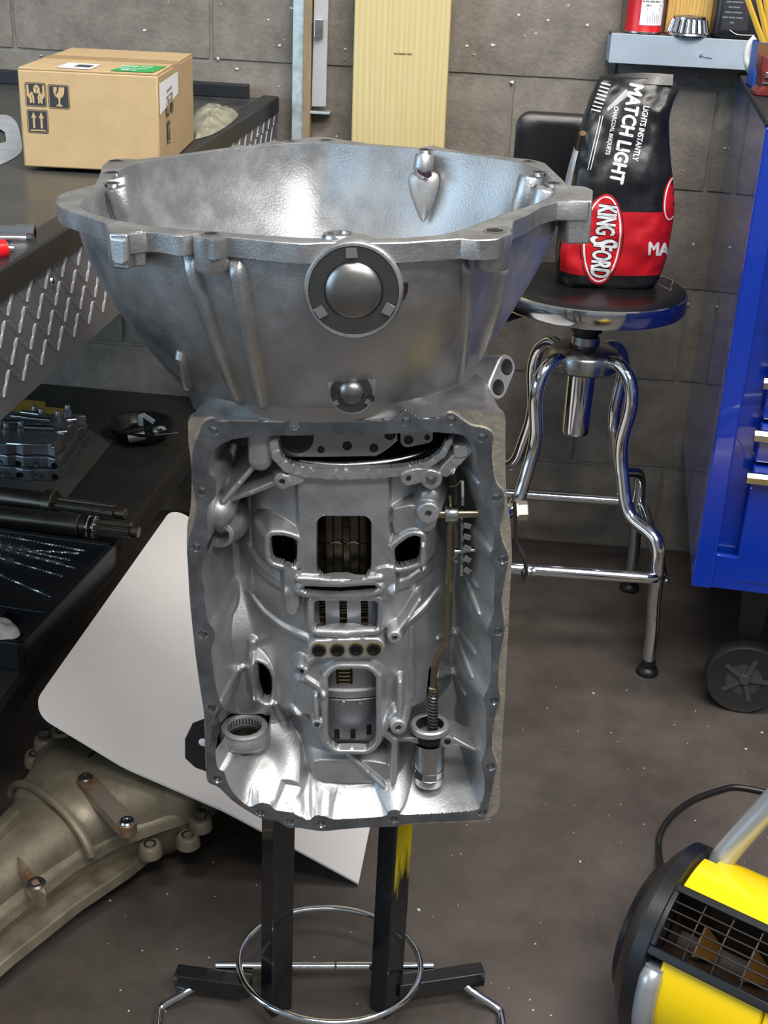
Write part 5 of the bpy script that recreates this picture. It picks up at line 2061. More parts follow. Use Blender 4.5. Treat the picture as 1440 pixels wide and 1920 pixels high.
def ridge(pts, r, d0, d1=None, steep=2.2, k=.0025, rnd_=True):
    """raised rib along pixel path; d0..d1 crest depth"""
    global H
    d1 = d0 if d1 is None else d1
    n = len(pts) - 1
    for i in range(n):
        a, b = d0 + (d1 - d0) * i / n, d0 + (d1 - d0) * (i + 1) / n
        p, q = Lc(*pts[i], a), Lc(*pts[i + 1], b)
        d, t = seg_d(p, q)
        crest = a + (b - a) * t
        if rnd_:
            steep_ = max(steep * 2.1, 4.2) if steep > 1.7 else steep * 1.7
            top = crest + np.where(d < r, r - np.sqrt(np.maximum(r * r - d * d, 0)) * 1.0, r) * .6 + np.maximum(0, d - r) * steep_
        else:
            top = crest + np.maximum(0, d - r) * max(steep * 1.8, 5)
        H = smin(H, np.where(d < r * 9 + .01, top, 1), k)


def rib(pts, r, h, h1=None):
    """low rounded rib that follows the surface under it"""
    global H
    h1 = h if h1 is None else h1
    best = np.zeros(GX.shape)
    n = len(pts) - 1
    for i in range(n):
        p, q = Lc(*pts[i], .035), Lc(*pts[i + 1], .035)
        d, t = seg_d(p, q)
        hh = h + (h1 - h) * (i + t) / n
        best = np.maximum(best, hh * (1 - sstep(r * .45, r * 1.5, d)))
    H = H - best


def boss(px, py, r, dep, steep=6, k=.0015):
    global H
    p = Lc(px, py, dep)
    d = np.hypot(GX - p[0], GZ - p[1])
    H = smin(H, np.where(d < r + .012, dep + np.maximum(0, d - r) * steep, 1), k)


def plat(poly, dep, steep=4, k=.002):
    global H
    s = sdf(npoly(poly, dep, 2), GX, GZ)
    H = smin(H, dep + np.maximum(0, s) * steep, k)


def ball(px, py, r, dep):
    global H
    p = Lc(px, py, dep)
    d = np.hypot(GX - p[0], GZ - p[1])
    H = smin(H, np.where(d < r, dep + r - np.sqrt(np.maximum(r * r - d * d, 0)), 1), .004)


def pit(px, py, r, depth, v, fl=.8):
    """round hole; returns nothing, cuts into H"""
    global H
    p = Lc(px, py, v)
    d = np.hypot(GX - p[0], GZ - p[1])
    H = np.where(d < r, np.maximum(H, np.minimum(v + depth, v + (r - d) * 9)), H)


# top web round the pump opening
ridge([(517, 835), (522, 856), (540, 876), (575, 886), (640, 889), (700, 888), (760, 882), (800, 868), (825, 850), (836, 828)], .0062, .009, rnd_=False, steep=3)
plat([(752, 890), (770, 882), (800, 880), (824, 888), (826, 906), (812, 915), (795, 905), (780, 908), (762, 912), (752, 903)], .008, 6)
ridge([(836, 884), (856, 862), (872, 846)], .0058, .010, rnd_=False)
plat([(851, 838), (874, 836), (876, 855), (853, 858)], .008, 7)
boss(529, 903, .0078, .010)
ridge([(530, 905), (560, 897)], .006, .010, rnd_=False)
boss(766, 897, .0072, .008)
boss(809, 900, .0098, .008)
ridge([(486, 820), (487, 866)], .0115, .012, steep=5)
ridge([(477, 874), (448, 908), (418, 942)], .0026, .020, .014, 2.6)
ridge([(518, 905), (470, 925), (432, 938)], .0026, .014, .022, 2.6)
ridge([(438, 838), (432, 862), (414, 895)], .004, .055, .05)
ball(405, 970, .0175, .010)
boss(412, 1004, .0135, .028, 3)
boss(803, 963, .0105, .010, 5)
ridge([(806, 935), (800, 985)], .0095, .016, steep=3)
plat([(738, 955), (790, 948), (792, 1000), (740, 1000)], .022, 3)
# rims round the openings
def rrect_px(x0, y0, x1, y1, r, n=4):
    out = []
    for cx_, cy_, a0 in ((x1 - r, y1 - r, 0), (x0 + r, y1 - r, 90), (x0 + r, y0 + r, 180), (x1 - r, y0 + r, 270)):
        for i in range(n + 1):
            a = math.radians(a0 + 90 * i / n)
            out.append((cx_ + r * math.cos(a), cy_ + r * math.sin(a)))
    return out
WINDOWS = {
    'main': (rrect_px(593, 967, 697, 1081, 18), .0175),
    'left': ([(512, 1001), (530, 1001), (553, 1008), (557, 1016), (557, 1050), (548, 1058), (520, 1053), (509, 1044), (507, 1010)], .022),
    'right': ([(748, 1016), (768, 1002), (784, 1001), (789, 1008), (788, 1040), (780, 1052), (748, 1060), (740, 1052), (740, 1025)], .024),
    'slot': ([(572, 1097), (640, 1099), (701, 1095), (701, 1106), (640, 1112), (572, 1107)], .016),
    'clutch': (rrect_px(588, 1124, 709, 1177, 9), .018),
    'lower': (rrect_px(614, 1250, 706, 1402, 26), .018),
    'side_slot': ([(483, 1240), (497, 1247), (508, 1266), (510, 1300), (504, 1311), (492, 1306), (484, 1288)], .050),
    'rod_slot': ([(804, 1250), (808, 1246), (810, 1300), (803, 1310), (799, 1300)], .062),
    'pump': ([(520, 800), (840, 800), (835, 828), (824, 848), (800, 864), (760, 874), (700, 879), (620, 879), (560, 874), (536, 862), (523, 842)], .010),
}
def rim(nm, off, w, dep):
    global H
    s = sdf(npoly(WINDOWS[nm][0], WINDOWS[nm][1], 2), GX, GZ)
    d = np.abs(s - off)
    H = smin(H, np.where(s < .02, dep + np.where(d < w, (w - np.sqrt(np.maximum(w * w - d * d, 0))) * .6, w * .6 + (d - w) * 2.6), 1), .0015)
rim('left', .0028, .0026, .017)
rim('right', .0028, .0026, .017)
rim('lower', .0026, .0028, .0125)
rim('clutch', .0026, .0026, .0135)
rim('slot', .0034, .0024, .011)
rim('side_slot', .003, .002, .046)
# bars and ribs across the barrel
plat([(533, 1062), (556, 1068), (560, 1120), (556, 1150), (538, 1150), (534, 1100)], .0155, 4)
plat([(706, 1068), (738, 1065), (738, 1120), (704, 1120)], .0145, 5)
rib([(448, 1056), (475, 1078), (500, 1090), (530, 1096)], .0075, .006, .004)
rib([(742, 1092), (770, 1090), (800, 1080)], .0070, .005, .005)
rib([(458, 1148), (490, 1166), (530, 1178), (575, 1186)], .0040, .004)
rib([(740, 1192), (764, 1170), (800, 1152), (826, 1134)], .0040, .004)
ridge([(560, 1088), (640, 1093), (712, 1086)], .0035, .011, steep=3)
ridge([(560, 1112), (640, 1116), (712, 1110)], .0035, .011, steep=3)
ridge([(596, 1188), (648, 1192), (704, 1186)], .0042, .011, steep=2.4)
ridge([(598, 1218), (702, 1215)], .0105, .0105, steep=3, rnd_=False)
boss(740, 1196, .0066, .009)
ridge([(742, 1190), (766, 1160), (786, 1128)], .0022, .012, .024, 3)
boss(565, 1255, .0066, .012)
rib([(566, 1225), (575, 1235), (590, 1222)], .0042, .005)
rib([(572, 1262), (590, 1270), (608, 1282)], .0035, .004)
rib([(562, 1270), (562, 1330)], .0055, .004, .002)
boss(594, 1360, .0056, .012)
ridge([(592, 1308), (594, 1355)], .0022, .016, .012, 3)
rib([(550, 1325), (588, 1358)], .0034, .005, .006)
boss(747, 1365, .0082, .010)
ridge([(750, 1282), (749, 1350)], .0022, .016, .012, 3)
ridge([(716, 1372), (734, 1350), (742, 1340)], .004, .016, steep=2.4)
ridge([(716, 1372), (740, 1392)], .004, .017, steep=2.4)
ridge([(740, 1388), (738, 1468)], .0030, .018, .016, 4)
ridge([(655, 1418), (690, 1450), (720, 1478)], .0024, .026, .022, 3)
plat([(588, 1432), (600, 1425), (700, 1428), (735, 1440), (735, 1462), (640, 1468), (590, 1458)], .030, 2.2, .006)
rib([(588, 1462), (640, 1472), (700, 1466)], .004, .002)
rib([(540, 1465), (560, 1480), (575, 1500)], .005, .003)
rib([(582, 1470), (585, 1525)], .004, .002)
rib([(612, 1480), (618, 1528)], .006, .002)
# left sump: filler port mound and ridges
rib([(470, 1225), (466, 1270), (470, 1318)], .0045, .008)
rib([(425, 1282), (440, 1283), (450, 1276)], .003, .004)
rib([(470, 1318), (510, 1332)], .004, .005)
rib([(512, 1342), (530, 1380), (550, 1440), (565, 1458)], .0042, .006, .004)
FPV, FPR = .042, .0262
fpx, fpz = Lc(458, 1362, FPV)
dx_ = np.abs(GX - fpx)
front = FPV - np.sqrt(np.maximum(FPR ** 2 - dx_ ** 2, 0))
front = np.where(dx_ < FPR, front, 1) + np.maximum(0, fpz - GZ - .016) * 1.2
H = smin(H, np.where(GZ < fpz, front, 1), .004)
zl0, zl1 = Lc(480, 1506, .0)[1], Lc(480, 1396, .035)[1]
bowl = np.maximum(.0, GZ - zl0) * (.044 / (zl1 - zl0)) + .0015 + .018 * np.exp(-((GX - Lc(500, 1440, .02)[0]) / .022) ** 2 - ((GZ - (zl0 + zl1) / 2) / .022) ** 2)
bowl = bowl + np.maximum(0, GX - Lc(500, 1440, .02)[0]) ** 2 * 14 + np.maximum(0, GX - Lc(560, 1440, .02)[0]) * 1.2
bowl = np.maximum(bowl, np.minimum(wall_h, .03) * .8)
H = np.where(GZ < zl1 + .012, smin(H, bowl, .006), H)
H = np.where((dx_ < FPR + .004) & (GZ >= fpz), np.maximum(H, FPV + FPR - .003 - 1.25 * (GZ - fpz) - np.maximum(0, dx_ - .018) * 2.2), H)
# right side: flutes and steps on the deep wall
rib([(859, 1098), (876, 1112), (892, 1136)], .003, .006)
rib([(876, 1100), (888, 1100)], .004, .005)
rib([(826, 1226), (856, 1236), (880, 1262)], .003, .005)
rib([(868, 1222), (884, 1224)], .004, .005)
rib([(824, 1296), (842, 1310), (868, 1316)], .0032, .006)
rib([(850, 868), (888, 884)], .003, .006)
# vertical ways on the barrel shoulders
rib([(455, 960), (458, 1045)], .0035, .003)
rib([(459, 1085), (462, 1140)], .0035, .003)
rib([(772, 1180), (773, 1310)], .003, .003)
rib([(790, 1010), (797, 1075)], .0035, .004)
# room for the park cylinder
pgx, pgz = Lc(806, 1357, .031)
dx_ = np.abs(GX - pgx)
zc_ = Lc(806, 1462, .031)[1]
H = np.where((dx_ < .0225) & (GZ < pgz + .03) & (GZ > zc_ - .004), np.maximum(H, .053 - 1.2 * np.maximum(0, GZ - pgz) - np.maximum(0, dx_ - .019) * 6 - np.maximum(0, zc_ + .006 - GZ) * 3), H)
# surface undulation of the casting
rng = np.random.RandomState(3)
for _ in range(14):
    fx_, fz_ = rng.uniform(-60, 60, 2)
    H = H + np.where(DIN > .004, .00010 * np.sin(GX * fx_ * 3 + GZ * fz_ * 3 + rng.uniform(0, 6)), 0)
# pits for holes
HR_ = .0043
for px, py in HOLES:
    pit(px, py, HR_, .010, 0)
BOSS_H = [(529, 903, .0026, .010), (766, 897, .0026, .008), (809, 900, .0052, .008), (740, 1196, .0026, .009), (565, 1255, .0028, .012), (594, 1360, .0028, .012), (747, 1365, .0030, .010), (803, 963, .0030, .010)]
for px, py, r, v in BOSS_H:
    pit(px, py, r, .010, v)
PLUGS = [(598, 1218), (633, 1217.5), (668, 1216.5), (701, 1216)]
for px, py in PLUGS:
    pit(px, py, .0070, .008, .0105)
pit(412, 1004, .0092, .02, .028)

# outside: outer border a little below the machined face
H = np.where(SD_I > 0, np.where(SD_M > 0, np.minimum(.0016, SD_M * 2), np.where(H > .0002, H, 0.0)), H)
for px, py in HOLES:
    pit(px, py, HR_, .010, 0)
# vertices and snapping to the cut lines
VX, VZ = GX.copy(), GZ.copy()
WS = {}
win = np.full(GX.shape, 1e3)
for nm, (poly, v) in WINDOWS.items():
    s = sdf(npoly(poly, v, 2), GX, GZ)
    if nm == 'pump':
        s = np.maximum(s, SD_I + .0012)
    WS[nm] = s
    win = np.minimum(win, s)
    # turn the rim down into the opening
def snap(s, lim=.62):
    gx_, gz_ = np.gradient(s, STEP)
    g = np.hypot(gx_, gz_) + 1e-9
    m_ = (np.abs(s) < STEP * lim)
    VX[m_] -= (s * gx_ / g)[m_]
    VZ[m_] -= (s * gz_ / g)[m_]
snap(SD_A)
snap(np.where(SD_A < -STEP * 2, SD_I, 1))
_m2 = (win < -STEP * .62) & (win > -STEP * 1.7)
_gx, _gz = np.gradient(win, STEP)
_g = np.hypot(_gx, _gz) + 1e-9
VX[_m2] -= ((win + STEP * .95) * _gx / _g)[_m2]
VZ[_m2] -= ((win + STEP * .95) * _gz / _g)[_m2]
snap(win)
# window lips get thickness: sink vertices just inside the cut
H = np.where((win < -STEP * .62), H + .008, H)
PORT_CUT = (np.abs(GX - fpx) < FPR) & (np.abs(GZ - fpz) < STEP * 1.01)
keep_v = (SD_A < STEP * .45) & (win > -STEP * 1.7)
idx = np.arange(nx * nz).reshape(nx, nz)
hj = np.maximum(np.maximum(H[:-1, :-1], H[1:, 1:]), np.maximum(H[1:, :-1], H[:-1, 1:])) - np.minimum(np.minimum(H[:-1, :-1], H[1:, 1:]), np.minimum(H[1:, :-1], H[:-1, 1:]))
port_f = PORT_CUT[:-1, :-1] & PORT_CUT[1:, 1:] & (hj > .012)
fm = ~port_f & keep_v[:-1, :-1] & keep_v[1:, :-1] & keep_v[1:, 1:] & keep_v[:-1, 1:]
cI = (SD_I[:-1, :-1] + SD_I[1:, :-1] + SD_I[1:, 1:] + SD_I[:-1, 1:]) / 4
cM = (SD_M[:-1, :-1] + SD_M[1:, :-1] + SD_M[1:, 1:] + SD_M[:-1, 1:]) / 4
cX = (GX[:-1, :-1] + GX[1:, 1:]) / 2
cZ = (GZ[:-1, :-1] + GZ[1:, 1:]) / 2
hole_id = np.full(cI.shape, -1)
for i, (px, py) in enumerate(HOLES):
    p = Lc(px, py, 0)
    hole_id[np.hypot(cX - p[0], cZ - p[1]) < HR_ + STEP * .5] = i
for i, (px, py, r, v) in enumerate(BOSS_H):
    p = Lc(px, py, v)
    hole_id[np.hypot(cX - p[0], cZ - p[1]) < r + STEP * .6] = 100 + i
COORD = np.stack([VX.ravel(), H.ravel(), VZ.ravel()], 1)
quads = np.stack([idx[:-1, :-1], idx[1:, :-1], idx[1:, 1:], idx[:-1, 1:]], -1)


def grid_obj(name, mask, mt, label=None, parent=None, sharp=60):
    q = quads[mask]
    u, inv = np.unique(q.ravel(), return_inverse=True)
    me = bpy.data.meshes.new(name)
    me.vertices.add(len(u))
    me.vertices.foreach_set('co', COORD[u].ravel())
    nq = len(q)
    me.loops.add(nq * 4)
    me.loops.foreach_set('vertex_index', inv.astype(np.int32))
    me.polygons.add(nq)
    me.polygons.foreach_set('loop_start', np.arange(0, nq * 4, 4, dtype=np.int32))
    me.polygons.foreach_set('loop_total', np.full(nq, 4, dtype=np.int32))
    me.update(calc_edges=True)
    me.materials.append(mt)
    me.polygons.foreach_set('use_smooth', [True] * nq)
    me.set_sharp_from_angle(angle=math.radians(sharp))
    o_ = bpy.data.objects.new(name, me)
    COL.objects.link(o_)
    o_.parent = parent or case
    return tag(o_, label)


grid_obj('pan_flange', fm & (hole_id < 0) & (cI > 0) & (cM <= 0), M_mach, 'machined grey pan flange')
grid_obj('cast_edge', fm & (hole_id < 0) & (cI > 0) & (cM > 0), M_tan, 'tan stained rough outer edge')
grid_obj('case_cavity', fm & (hole_id < 0) & (cI <= 0), M_cast_in, None, None, 75)
for i in range(len(HOLES)):
    grid_obj('bolt_hole', fm & (hole_id == i), M_thread)
for i in range(len(BOSS_H)):
    grid_obj('boss_hole', fm & (hole_id == 100 + i), M_thread)

# ---- outer shell behind the flange
ring = npoly(OUT_A)
ctr = ring.mean(0)
N_ = len(ring)
def sh(k, d, zs=1.0, lift=0.0):
    return [Vector((ctr[0] + (x - ctr[0]) * k, d, ctr[1] + (z - ctr[1]) * zs + lift)) for x, z in ring]
mb = MB()
mb.loft([sh(1.0, .0016), sh(.999, .012), sh(.985, .018, .992), sh(.93, .10, .98, .003), sh(.86, .16, .975, .005), sh(.66, .235, .96, .008), sh(.35, .27, .95, .01)], False, True)
cp_build(mb, 'case_shell', M_cast, smooth=35)

# ---- what shows through the openings
DX, DY = xc, FRONT + RB
def vcyl(name, px0, px1, R, mt, prof, parent=None, n=96, **k):
    m_ = MB()
    m_.lathe((DX, DY, 0), (0, 0, 1), prof, n, **k)
    return cp_build(m_, name, mt, parent, smooth=40)
zz = lambda py, v=.04: Lc(650, py, v)[1]
# splined clutch hub: two tiers of ribs
RD = .098
for tier, (ya, yb_) in enumerate(((955, 1019), (1021, 1092))):
    mb = MB()
    n = 36
    loops = []
    for z in (zz(yb_), zz(ya)):
        lp = []
        for i in range(n):
            a = 2 * math.pi * (i + .1) / n
            for da, r in ((-.036, RD), (-.030, RD - .001), (.030, RD - .001), (.036, RD), (.045, RD - .0055), (.125, RD - .0055)):
                b = a + da
                lp.append(Vector((DX + r * math.sin(b), DY - r * math.cos(b), z)))
        loops.append(lp)
    mb.loft(loops)
    hub = cp_build(mb, 'splined_hub', M_dsteel, smooth=25)
    mb = MB()
    for i in range(n):
        a = 2 * math.pi * (i + .1) / n
        if math.cos(a) < .75:
            continue
        if i % 2 == 0:
            for py in ((978, 995) if tier == 0 else (1062, 1068)):
                q = Vector((DX + (RD + .0002) * math.sin(a), DY - (RD + .0002) * math.cos(a), zz(py)))
                t_ = Vector((math.cos(a), math.sin(a), 0))
                mb.prism([q - t_ * .0026 + Vector((0, 0, -.004)), q + t_ * .0026 + Vector((0, 0, -.004)), q + t_ * .0026 + Vector((0, 0, .004)), q - t_ * .0026 + Vector((0, 0, .004))], Vector((math.sin(a), -math.cos(a), 0)) * .0004)
    cp_build(mb, 'oil_slots', M_dark, hub, smooth=0)
    mb = MB()
    for i in range(n):
        a = 2 * math.pi * (i + .5) / n
        if math.cos(a) < .75:
            continue
        q = Vector((DX + (RD - .002) * math.sin(a), DY - (RD - .002) * math.cos(a), zz(yb_ - 1)))
        t_ = Vector((math.cos(a), math.sin(a), 0))
        mb.strip(smooth_path([q - t_ * .0055 + Vector((0, 0, -.0016)), q - t_ * .003, q + t_ * .003, q + t_ * .0055 + Vector((0, 0, -.0016))], 3), .0006, .0012, (0, 0, 1))
    cp_build(mb, 'wire_clip', M_chrome, hub)
# snap ring in the slot
vcyl('snap_ring', 0, 0, 0, M_drum, [(.106, zz(1101)), (.111, zz(1101)), (.111, zz(1105)), (.106, zz(1105))])
# clutch basket with plate pack
mb = MB()
n = 30
for i in range(n):
    a0 = 2 * math.pi * (i + .06) / n
    if math.cos(a0) < .8:
        continue
    lo = []
    for z in (zz(1172), zz(1118)):
        lp = []
        for k in range(5):
            b = a0 + (k / 4) * .135
            lp.append(Vector((DX + .105 * math.sin(b), DY - .105 * math.cos(b), z)))
        for k in range(4, -1, -1):
            b = a0 + (k / 4) * .135
            lp.append(Vector((DX + .098 * math.sin(b), DY - .098 * math.cos(b), z)))
        lo.append(lp)
    m2 = MB()
    m2.loft(lo)
    cp_build(m2, 'basket_finger', mat('bright basket', 'c3c6cd', .34, .75), smooth=30)
vcyl('basket_rim', 0, 0, 0, mat('basket rim', 'a7a8aa', .3, 1), [(.098, zz(1190)), (.1065, zz(1190)), (.107, zz(1168)), (.1055, zz(1166)), (.098, zz(1166))])
for k in range(9):
    z0 = zz(1168) + (zz(1120) - zz(1168)) * k / 9
    mb = MB()
    mb.lathe((DX, DY, 0), (0, 0, 1), [(.085, z0), (.1015, z0), (.1015, z0 + .0019), (.085, z0 + .0019)], 120, a0=-math.pi, a1=math.pi)
    cp_build(mb, 'clutch_plate', M_dsteel if k % 2 else mat('brown friction plate', '4a3526', .7), smooth=30)
# lower drum seen in the tall opening
mb = MB()
mb.lathe((DX, DY, 0), (0, 0, 1), [(.0, zz(1420)), (.085, zz(1412)), (.0945, zz(1396)), (.0965, zz(1385)), (.0965, zz(1314)), (.0955, zz(1312)), (0, zz(1312))], 96)
ld = cp_build(mb, 'rear_drum', M_drum, smooth=30)
for px, py, w, h in ((632, 1374, .0028, .0058), (662, 1373, .0028, .0058), (692, 1368, .0026, .0062)):
    x, z = Lc(px, py, .043)
    a = math.asin((x - DX) / .0967)
    q = Vector((x, DY - .0967 * math.cos(a), z))
    t_ = Vector((math.cos(a), math.sin(a), 0))
    u_ = Vector((math.sin(a), -math.cos(a), 0))
    mb = MB()
    mb.prism([q - t_ * w - Zv * h, q + t_ * w - Zv * h, q + t_ * w + Zv * h, q - t_ * w + Zv * h], u_ * .0004)
    cp_build(mb, 'drum_slot', M_dark, ld, smooth=0)
for px, py in ((643, 1317), (676, 1315)):
    x, z = Lc(px, py, .043)
    a = math.asin((x - DX) / .0967)
    mb = MB()
    mb.lathe((x, DY - .0967 * math.cos(a), z), (math.sin(a), -math.cos(a), 0), [(.0036, 0), (.0030, .0008), (0, .0008)], 14)
    cp_build(mb, 'oil_hole', M_thread, ld)
vcyl('drum_collar', 0, 0, 0, M_cast_in, [(.085, zz(1308)), (.0985, zz(1308)), (.100, zz(1300)), (.100, zz(1294)), (.0975, zz(1291)), (.0975, zz(1240)), (.085, zz(1240))])
# spring pack in its pocket
x0, z0 = Lc(646, 1283, .038)
x1, z1 = Lc(646, 1249, .038)
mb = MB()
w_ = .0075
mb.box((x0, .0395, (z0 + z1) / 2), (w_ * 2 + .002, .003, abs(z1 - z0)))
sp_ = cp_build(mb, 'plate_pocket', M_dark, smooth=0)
for k in range(5):
    z = z0 + (z1 - z0) * (k + .5) / 5
    mb = MB()
    mb.box((x0, .0372, z), (w_ * 1.7, .003, .0022))
    cp_build(mb, 'plate_tooth', M_brass, sp_, smooth=0, bevel=.0004)
# added black lining: shade put into the colour so the bores read deep
vcyl('shade_lining', 0, 0, 0, M_dark, [(.082, zz(1420)), (.082, zz(860)), (0, zz(860))])
# pump plate, tab and hose in the top opening
mb = MB()
pv = .024
pl1 = [LP(a, b, pv) for a, b in ((512, 800), (512, 838), (522, 850), (545, 858), (600, 858), (706, 856), (722, 846), (746, 826), (746, 800))]
mb.prism(pl1, (0, .006, 0))
pp = cp_build(mb, 'pump_plate', mat('grey pump plate', '97989a', .36, .95, var=.05), smooth=0, bevel=.001)
mb = MB()
pt_ = [LP(a, b, .018) for a, b in ((750, 806), (751, 832), (758, 838), (765, 839), (805, 831), (812, 825), (812, 806))]
mb.prism(pt_, (0, .004, 0))
tb = cp_build(mb, 'pump_tab', mat('grey pump plate', '97989a'), smooth=0, bevel=.001)
for px, py, r, par, v in ((557, 821, .0150, pp, pv), (602, 843, .0028, pp, pv), (651, 836, .0038, pp, pv), (701, 840, .0036, pp, pv), (731, 815, .0046, pp, pv), (766, 825, .0038, tb, .018), (801, 820, .0020, tb, .018)):
    x, z = Lc(px, py, v)
    mb = MB()
    mb.lathe((x, v - .0004, z), (0, -1, 0), [(r + .0008, -.0003), (r, .0003), (r * .92, -.0002), (0, -.0002)], 28)
    cp_build(mb, 'plate_bore', M_dark, par)
mb = MB()
pts = smooth_path([LP(a, b, v) for a, b, v in ((528, 850, .050), (560, 864, .034), (620, 872, .028), (680, 871, .028), (740, 864, .032), (790, 850, .042), (825, 832, .055))], 6)
mb.tube(pts, .0042, 12)
cp_build(mb, 'ring_pipe', M_steel)
# black plugs
for px, py in PLUGS:
    x, z = Lc(px, py, .0105)
    mb = MB()
    mb.lathe((x, .0088, z), (0, -1, 0), [(.0069, -.004), (.0069, .0005), (.0060, .0012), (.0045, .0012), (.004, -.0006), (.0018, -.0006), (.0016, -.002), (0, -.002)], 28)
    pg = cp_build(mb, 'seal_plug', M_rubber)
    mb = MB()
    mb.lathe((x, .0095, z), (0, -1, 0), [(.0080, -.001), (.0080, .0006), (.0070, .0006), (.0070, -.001)], 28)
    cp_build(mb, 'seal_lip', mat('olive seal lip', '6b5d34', .45), pg)
# manual lever, shaft, rod
sv = .036
mb = MB()
a, b = LP(812, 963, sv), LP(912, 962, sv)
mb.cyl(a, b, .0046, n=24)
cp_build(mb, 'selector_shaft', M_brass)
mb = MB()
a, b = LP(834, 963, sv), LP(859, 963, sv)
mb.lathe(a, (b - a).normalized(), [(.0047, 0), (.0078, 0), (.0084, .0008), (.0084, (b - a).length - .0008), (.0078, (b - a).length), (.0047, (b - a).length)], 28)
collar = cp_build(mb, 'shaft_collar', M_steel)
# detent lever: a plate standing on edge
xl = Lc(872, 990, .03)[0]
xe = lambda px, py, v: LP(px, py, v)
mb = MB()
prof_yz = [(.034, zz(905, .03)), (.046, zz(902, .03)), (.054, zz(925, .03)), (.050, zz(950, .03)), (.066, zz(985, .03)), (.072, zz(1040, .03)), (.066, zz(1098, .03)), (.052, zz(1100, .03)), (.048, zz(1075, .03))]
teeth = []
for k in range(5):
    py = 1062 - k * 21
    teeth += [(.043, zz(py + 3, .03)), (.0385, zz(py, .03)), (.0385, zz(py - 10, .03)), (.043, zz(py - 13, .03))]
prof_yz += teeth + [(.030, zz(948, .03)), (.028, zz(930, .03))]
x_of = lambda z: xl - .0035 + (z - zz(1000, .03)) * -.02
mb.hexa([Vector((x_of(z), y, z)) for y, z in prof_yz], [Vector((x_of(z) + .0026, y, z)) for y, z in prof_yz])
dl = cp_build(mb, 'detent_lever', M_steel, smooth=0)
for k in range(5):
    py = 985 + k * 21
    q = LP(876, py, .036)
    mb = MB()
    mb.box(q, (.0075, .0035, .0058), Matrix.Rotation(.25 + .1 * k, 3, 'Y'))
    cp_build(mb, 'detent_tooth', M_thread, dl, smooth=0, bevel=.0006)
mb = MB()
mb.cyl(LP(855, 1034, .045), LP(905, 1030, .045), .0022, n=12)
mb.lathe(LP(856, 1034, .045), (-1, 0, 0), [(0.0, .0025), (.0036, .002), (.0036, -.001), (0, -.001)], 14)
cp_build(mb, 'roller_pin', M_steel)
mb = MB()
mb.tube(smooth_path([LP(845, 912, .040), LP(857, 908, .036), LP(864, 902, .036), LP(869, 912, .036)], 5), .0016, 8)
mb.tube([LP(844, 928, .044), LP(845, 950, .042)], .0022, 10)
cp_build(mb, 'rod_hook', M_brass)
mb = MB()
rp = [(846, 975, .034), (843, 1000, .034), (842, 1060, .035), (840, 1140, .037), (838, 1188, .038), (832, 1212, .039), (819, 1238, .040), (814, 1262, .039), (812, 1300, .036), (811, 1372, .032)]
mb.tube(smooth_path([LP(a, b, v) for a, b, v in rp], 6), .0035, 14)
rod_ = cp_build(mb, 'park_rod', M_brass)
mb = MB()
a, b = LP(812.5, 1294, .0365), LP(811, 1372, .032)
d = b - a
dd_, u_, w_ = mb.frame(d)
turns = 13
mb.tube([a + d * (i / (turns * 12)) + (u_ * math.cos(i * math.pi / 6) + w_ * math.sin(i * math.pi / 6)) * .0047 for i in range(turns * 12 + 1)], .0011, 6)
cp_build(mb, 'rod_spring', mat('spring steel', '6d6a68', .35, .9), rod_)
mb = MB()
mb.lathe(a, d.normalized(), [(.0036, -.004), (.0052, -.003), (.0052, .001), (.0036, .002)], 16)
cp_build(mb, 'spring_seat', M_brass, rod_)
# park guide: ring plate with cylinder below
gv = .031
gcx, gcz = Lc(806, 1357, gv)
mb = MB()
GR = .0165
mb.lathe((gcx, gv, gcz), (0, 0, 1), [(GR - .0018, -.006), (GR - .0018, .0002), (GR - .001, .001), (GR + .0025, .001), (GR + .0042, -.0006), (GR + .0042, -.006)], 40)
gp = cp_build(mb, 'park_guide', M_cast_in)
mb = MB()
mb.lathe((gcx, gv, gcz), (0, 0, 1), [(GR - .0019, -.0008), (GR - .0025, -.02), (0, -.02)], 40)
cp_build(mb, 'guide_bore', M_dark, gp)
mb = MB()
fl = [LP(a, b, v) for a, b, v in ((740, 1389, .030), (768, 1387, .026), (790, 1391, .024), (815, 1392, .022), (838, 1391, .022), (852, 1390, .022), (870, 1397, .020), (893, 1408, .018))]
wd = [.0022, .0026, .005, .0058, .006, .0042, .0022, .0018]
loops = []
for q, w_ in zip(fl, wd):
    loops.append([q + Vector((0, 0, w_)), q + Vector((0, 0, -w_)), q + Vector((0, .034, -w_)), q + Vector((0, .034, w_))])
mb.loft(loops)
ga = cp_build(mb, 'guide_arm', M_cast_in, smooth=40, bevel=.0012)
x, z = Lc(839, 1390, .021)
mb = MB()
mb.lathe((x, .0216, z), (0, -1, 0), [(.0072, -.004), (.0072, .0006), (.0062, .0012), (.0038, .0012), (.0032, -.003), (0, -.003)], 24)
cp_build(mb, 'arm_boss', M_cast_in, ga)
mb = MB()
mb.lathe((x, .0205, z), (0, -1, 0), [(.0034, 0), (.0022, .0006), (0, .0002)], 16)
cp_build(mb, 'arm_pin', M_dark, ga)
mb = MB()
zc1, zc0 = Lc(806, 1395, gv)[1], Lc(806, 1462, gv)[1]
mb.lathe((gcx, gv, zc0), (0, 0, 1), [(0, -.002), (.0150, -.002), (.0158, 0), (.0158, .0075), (.0150, .0080), (.0150, .0088), (.0158, .0092), (.0158, .0165), (.0146, .0170), (.0146, .0185), (.0158, .0190), (.0158, zc1 - zc0 + .004)], 48)
pc = cp_build(mb, 'park_cylinder', M_steel)
mb = MB()
x, z = Lc(780, 1443, .040)
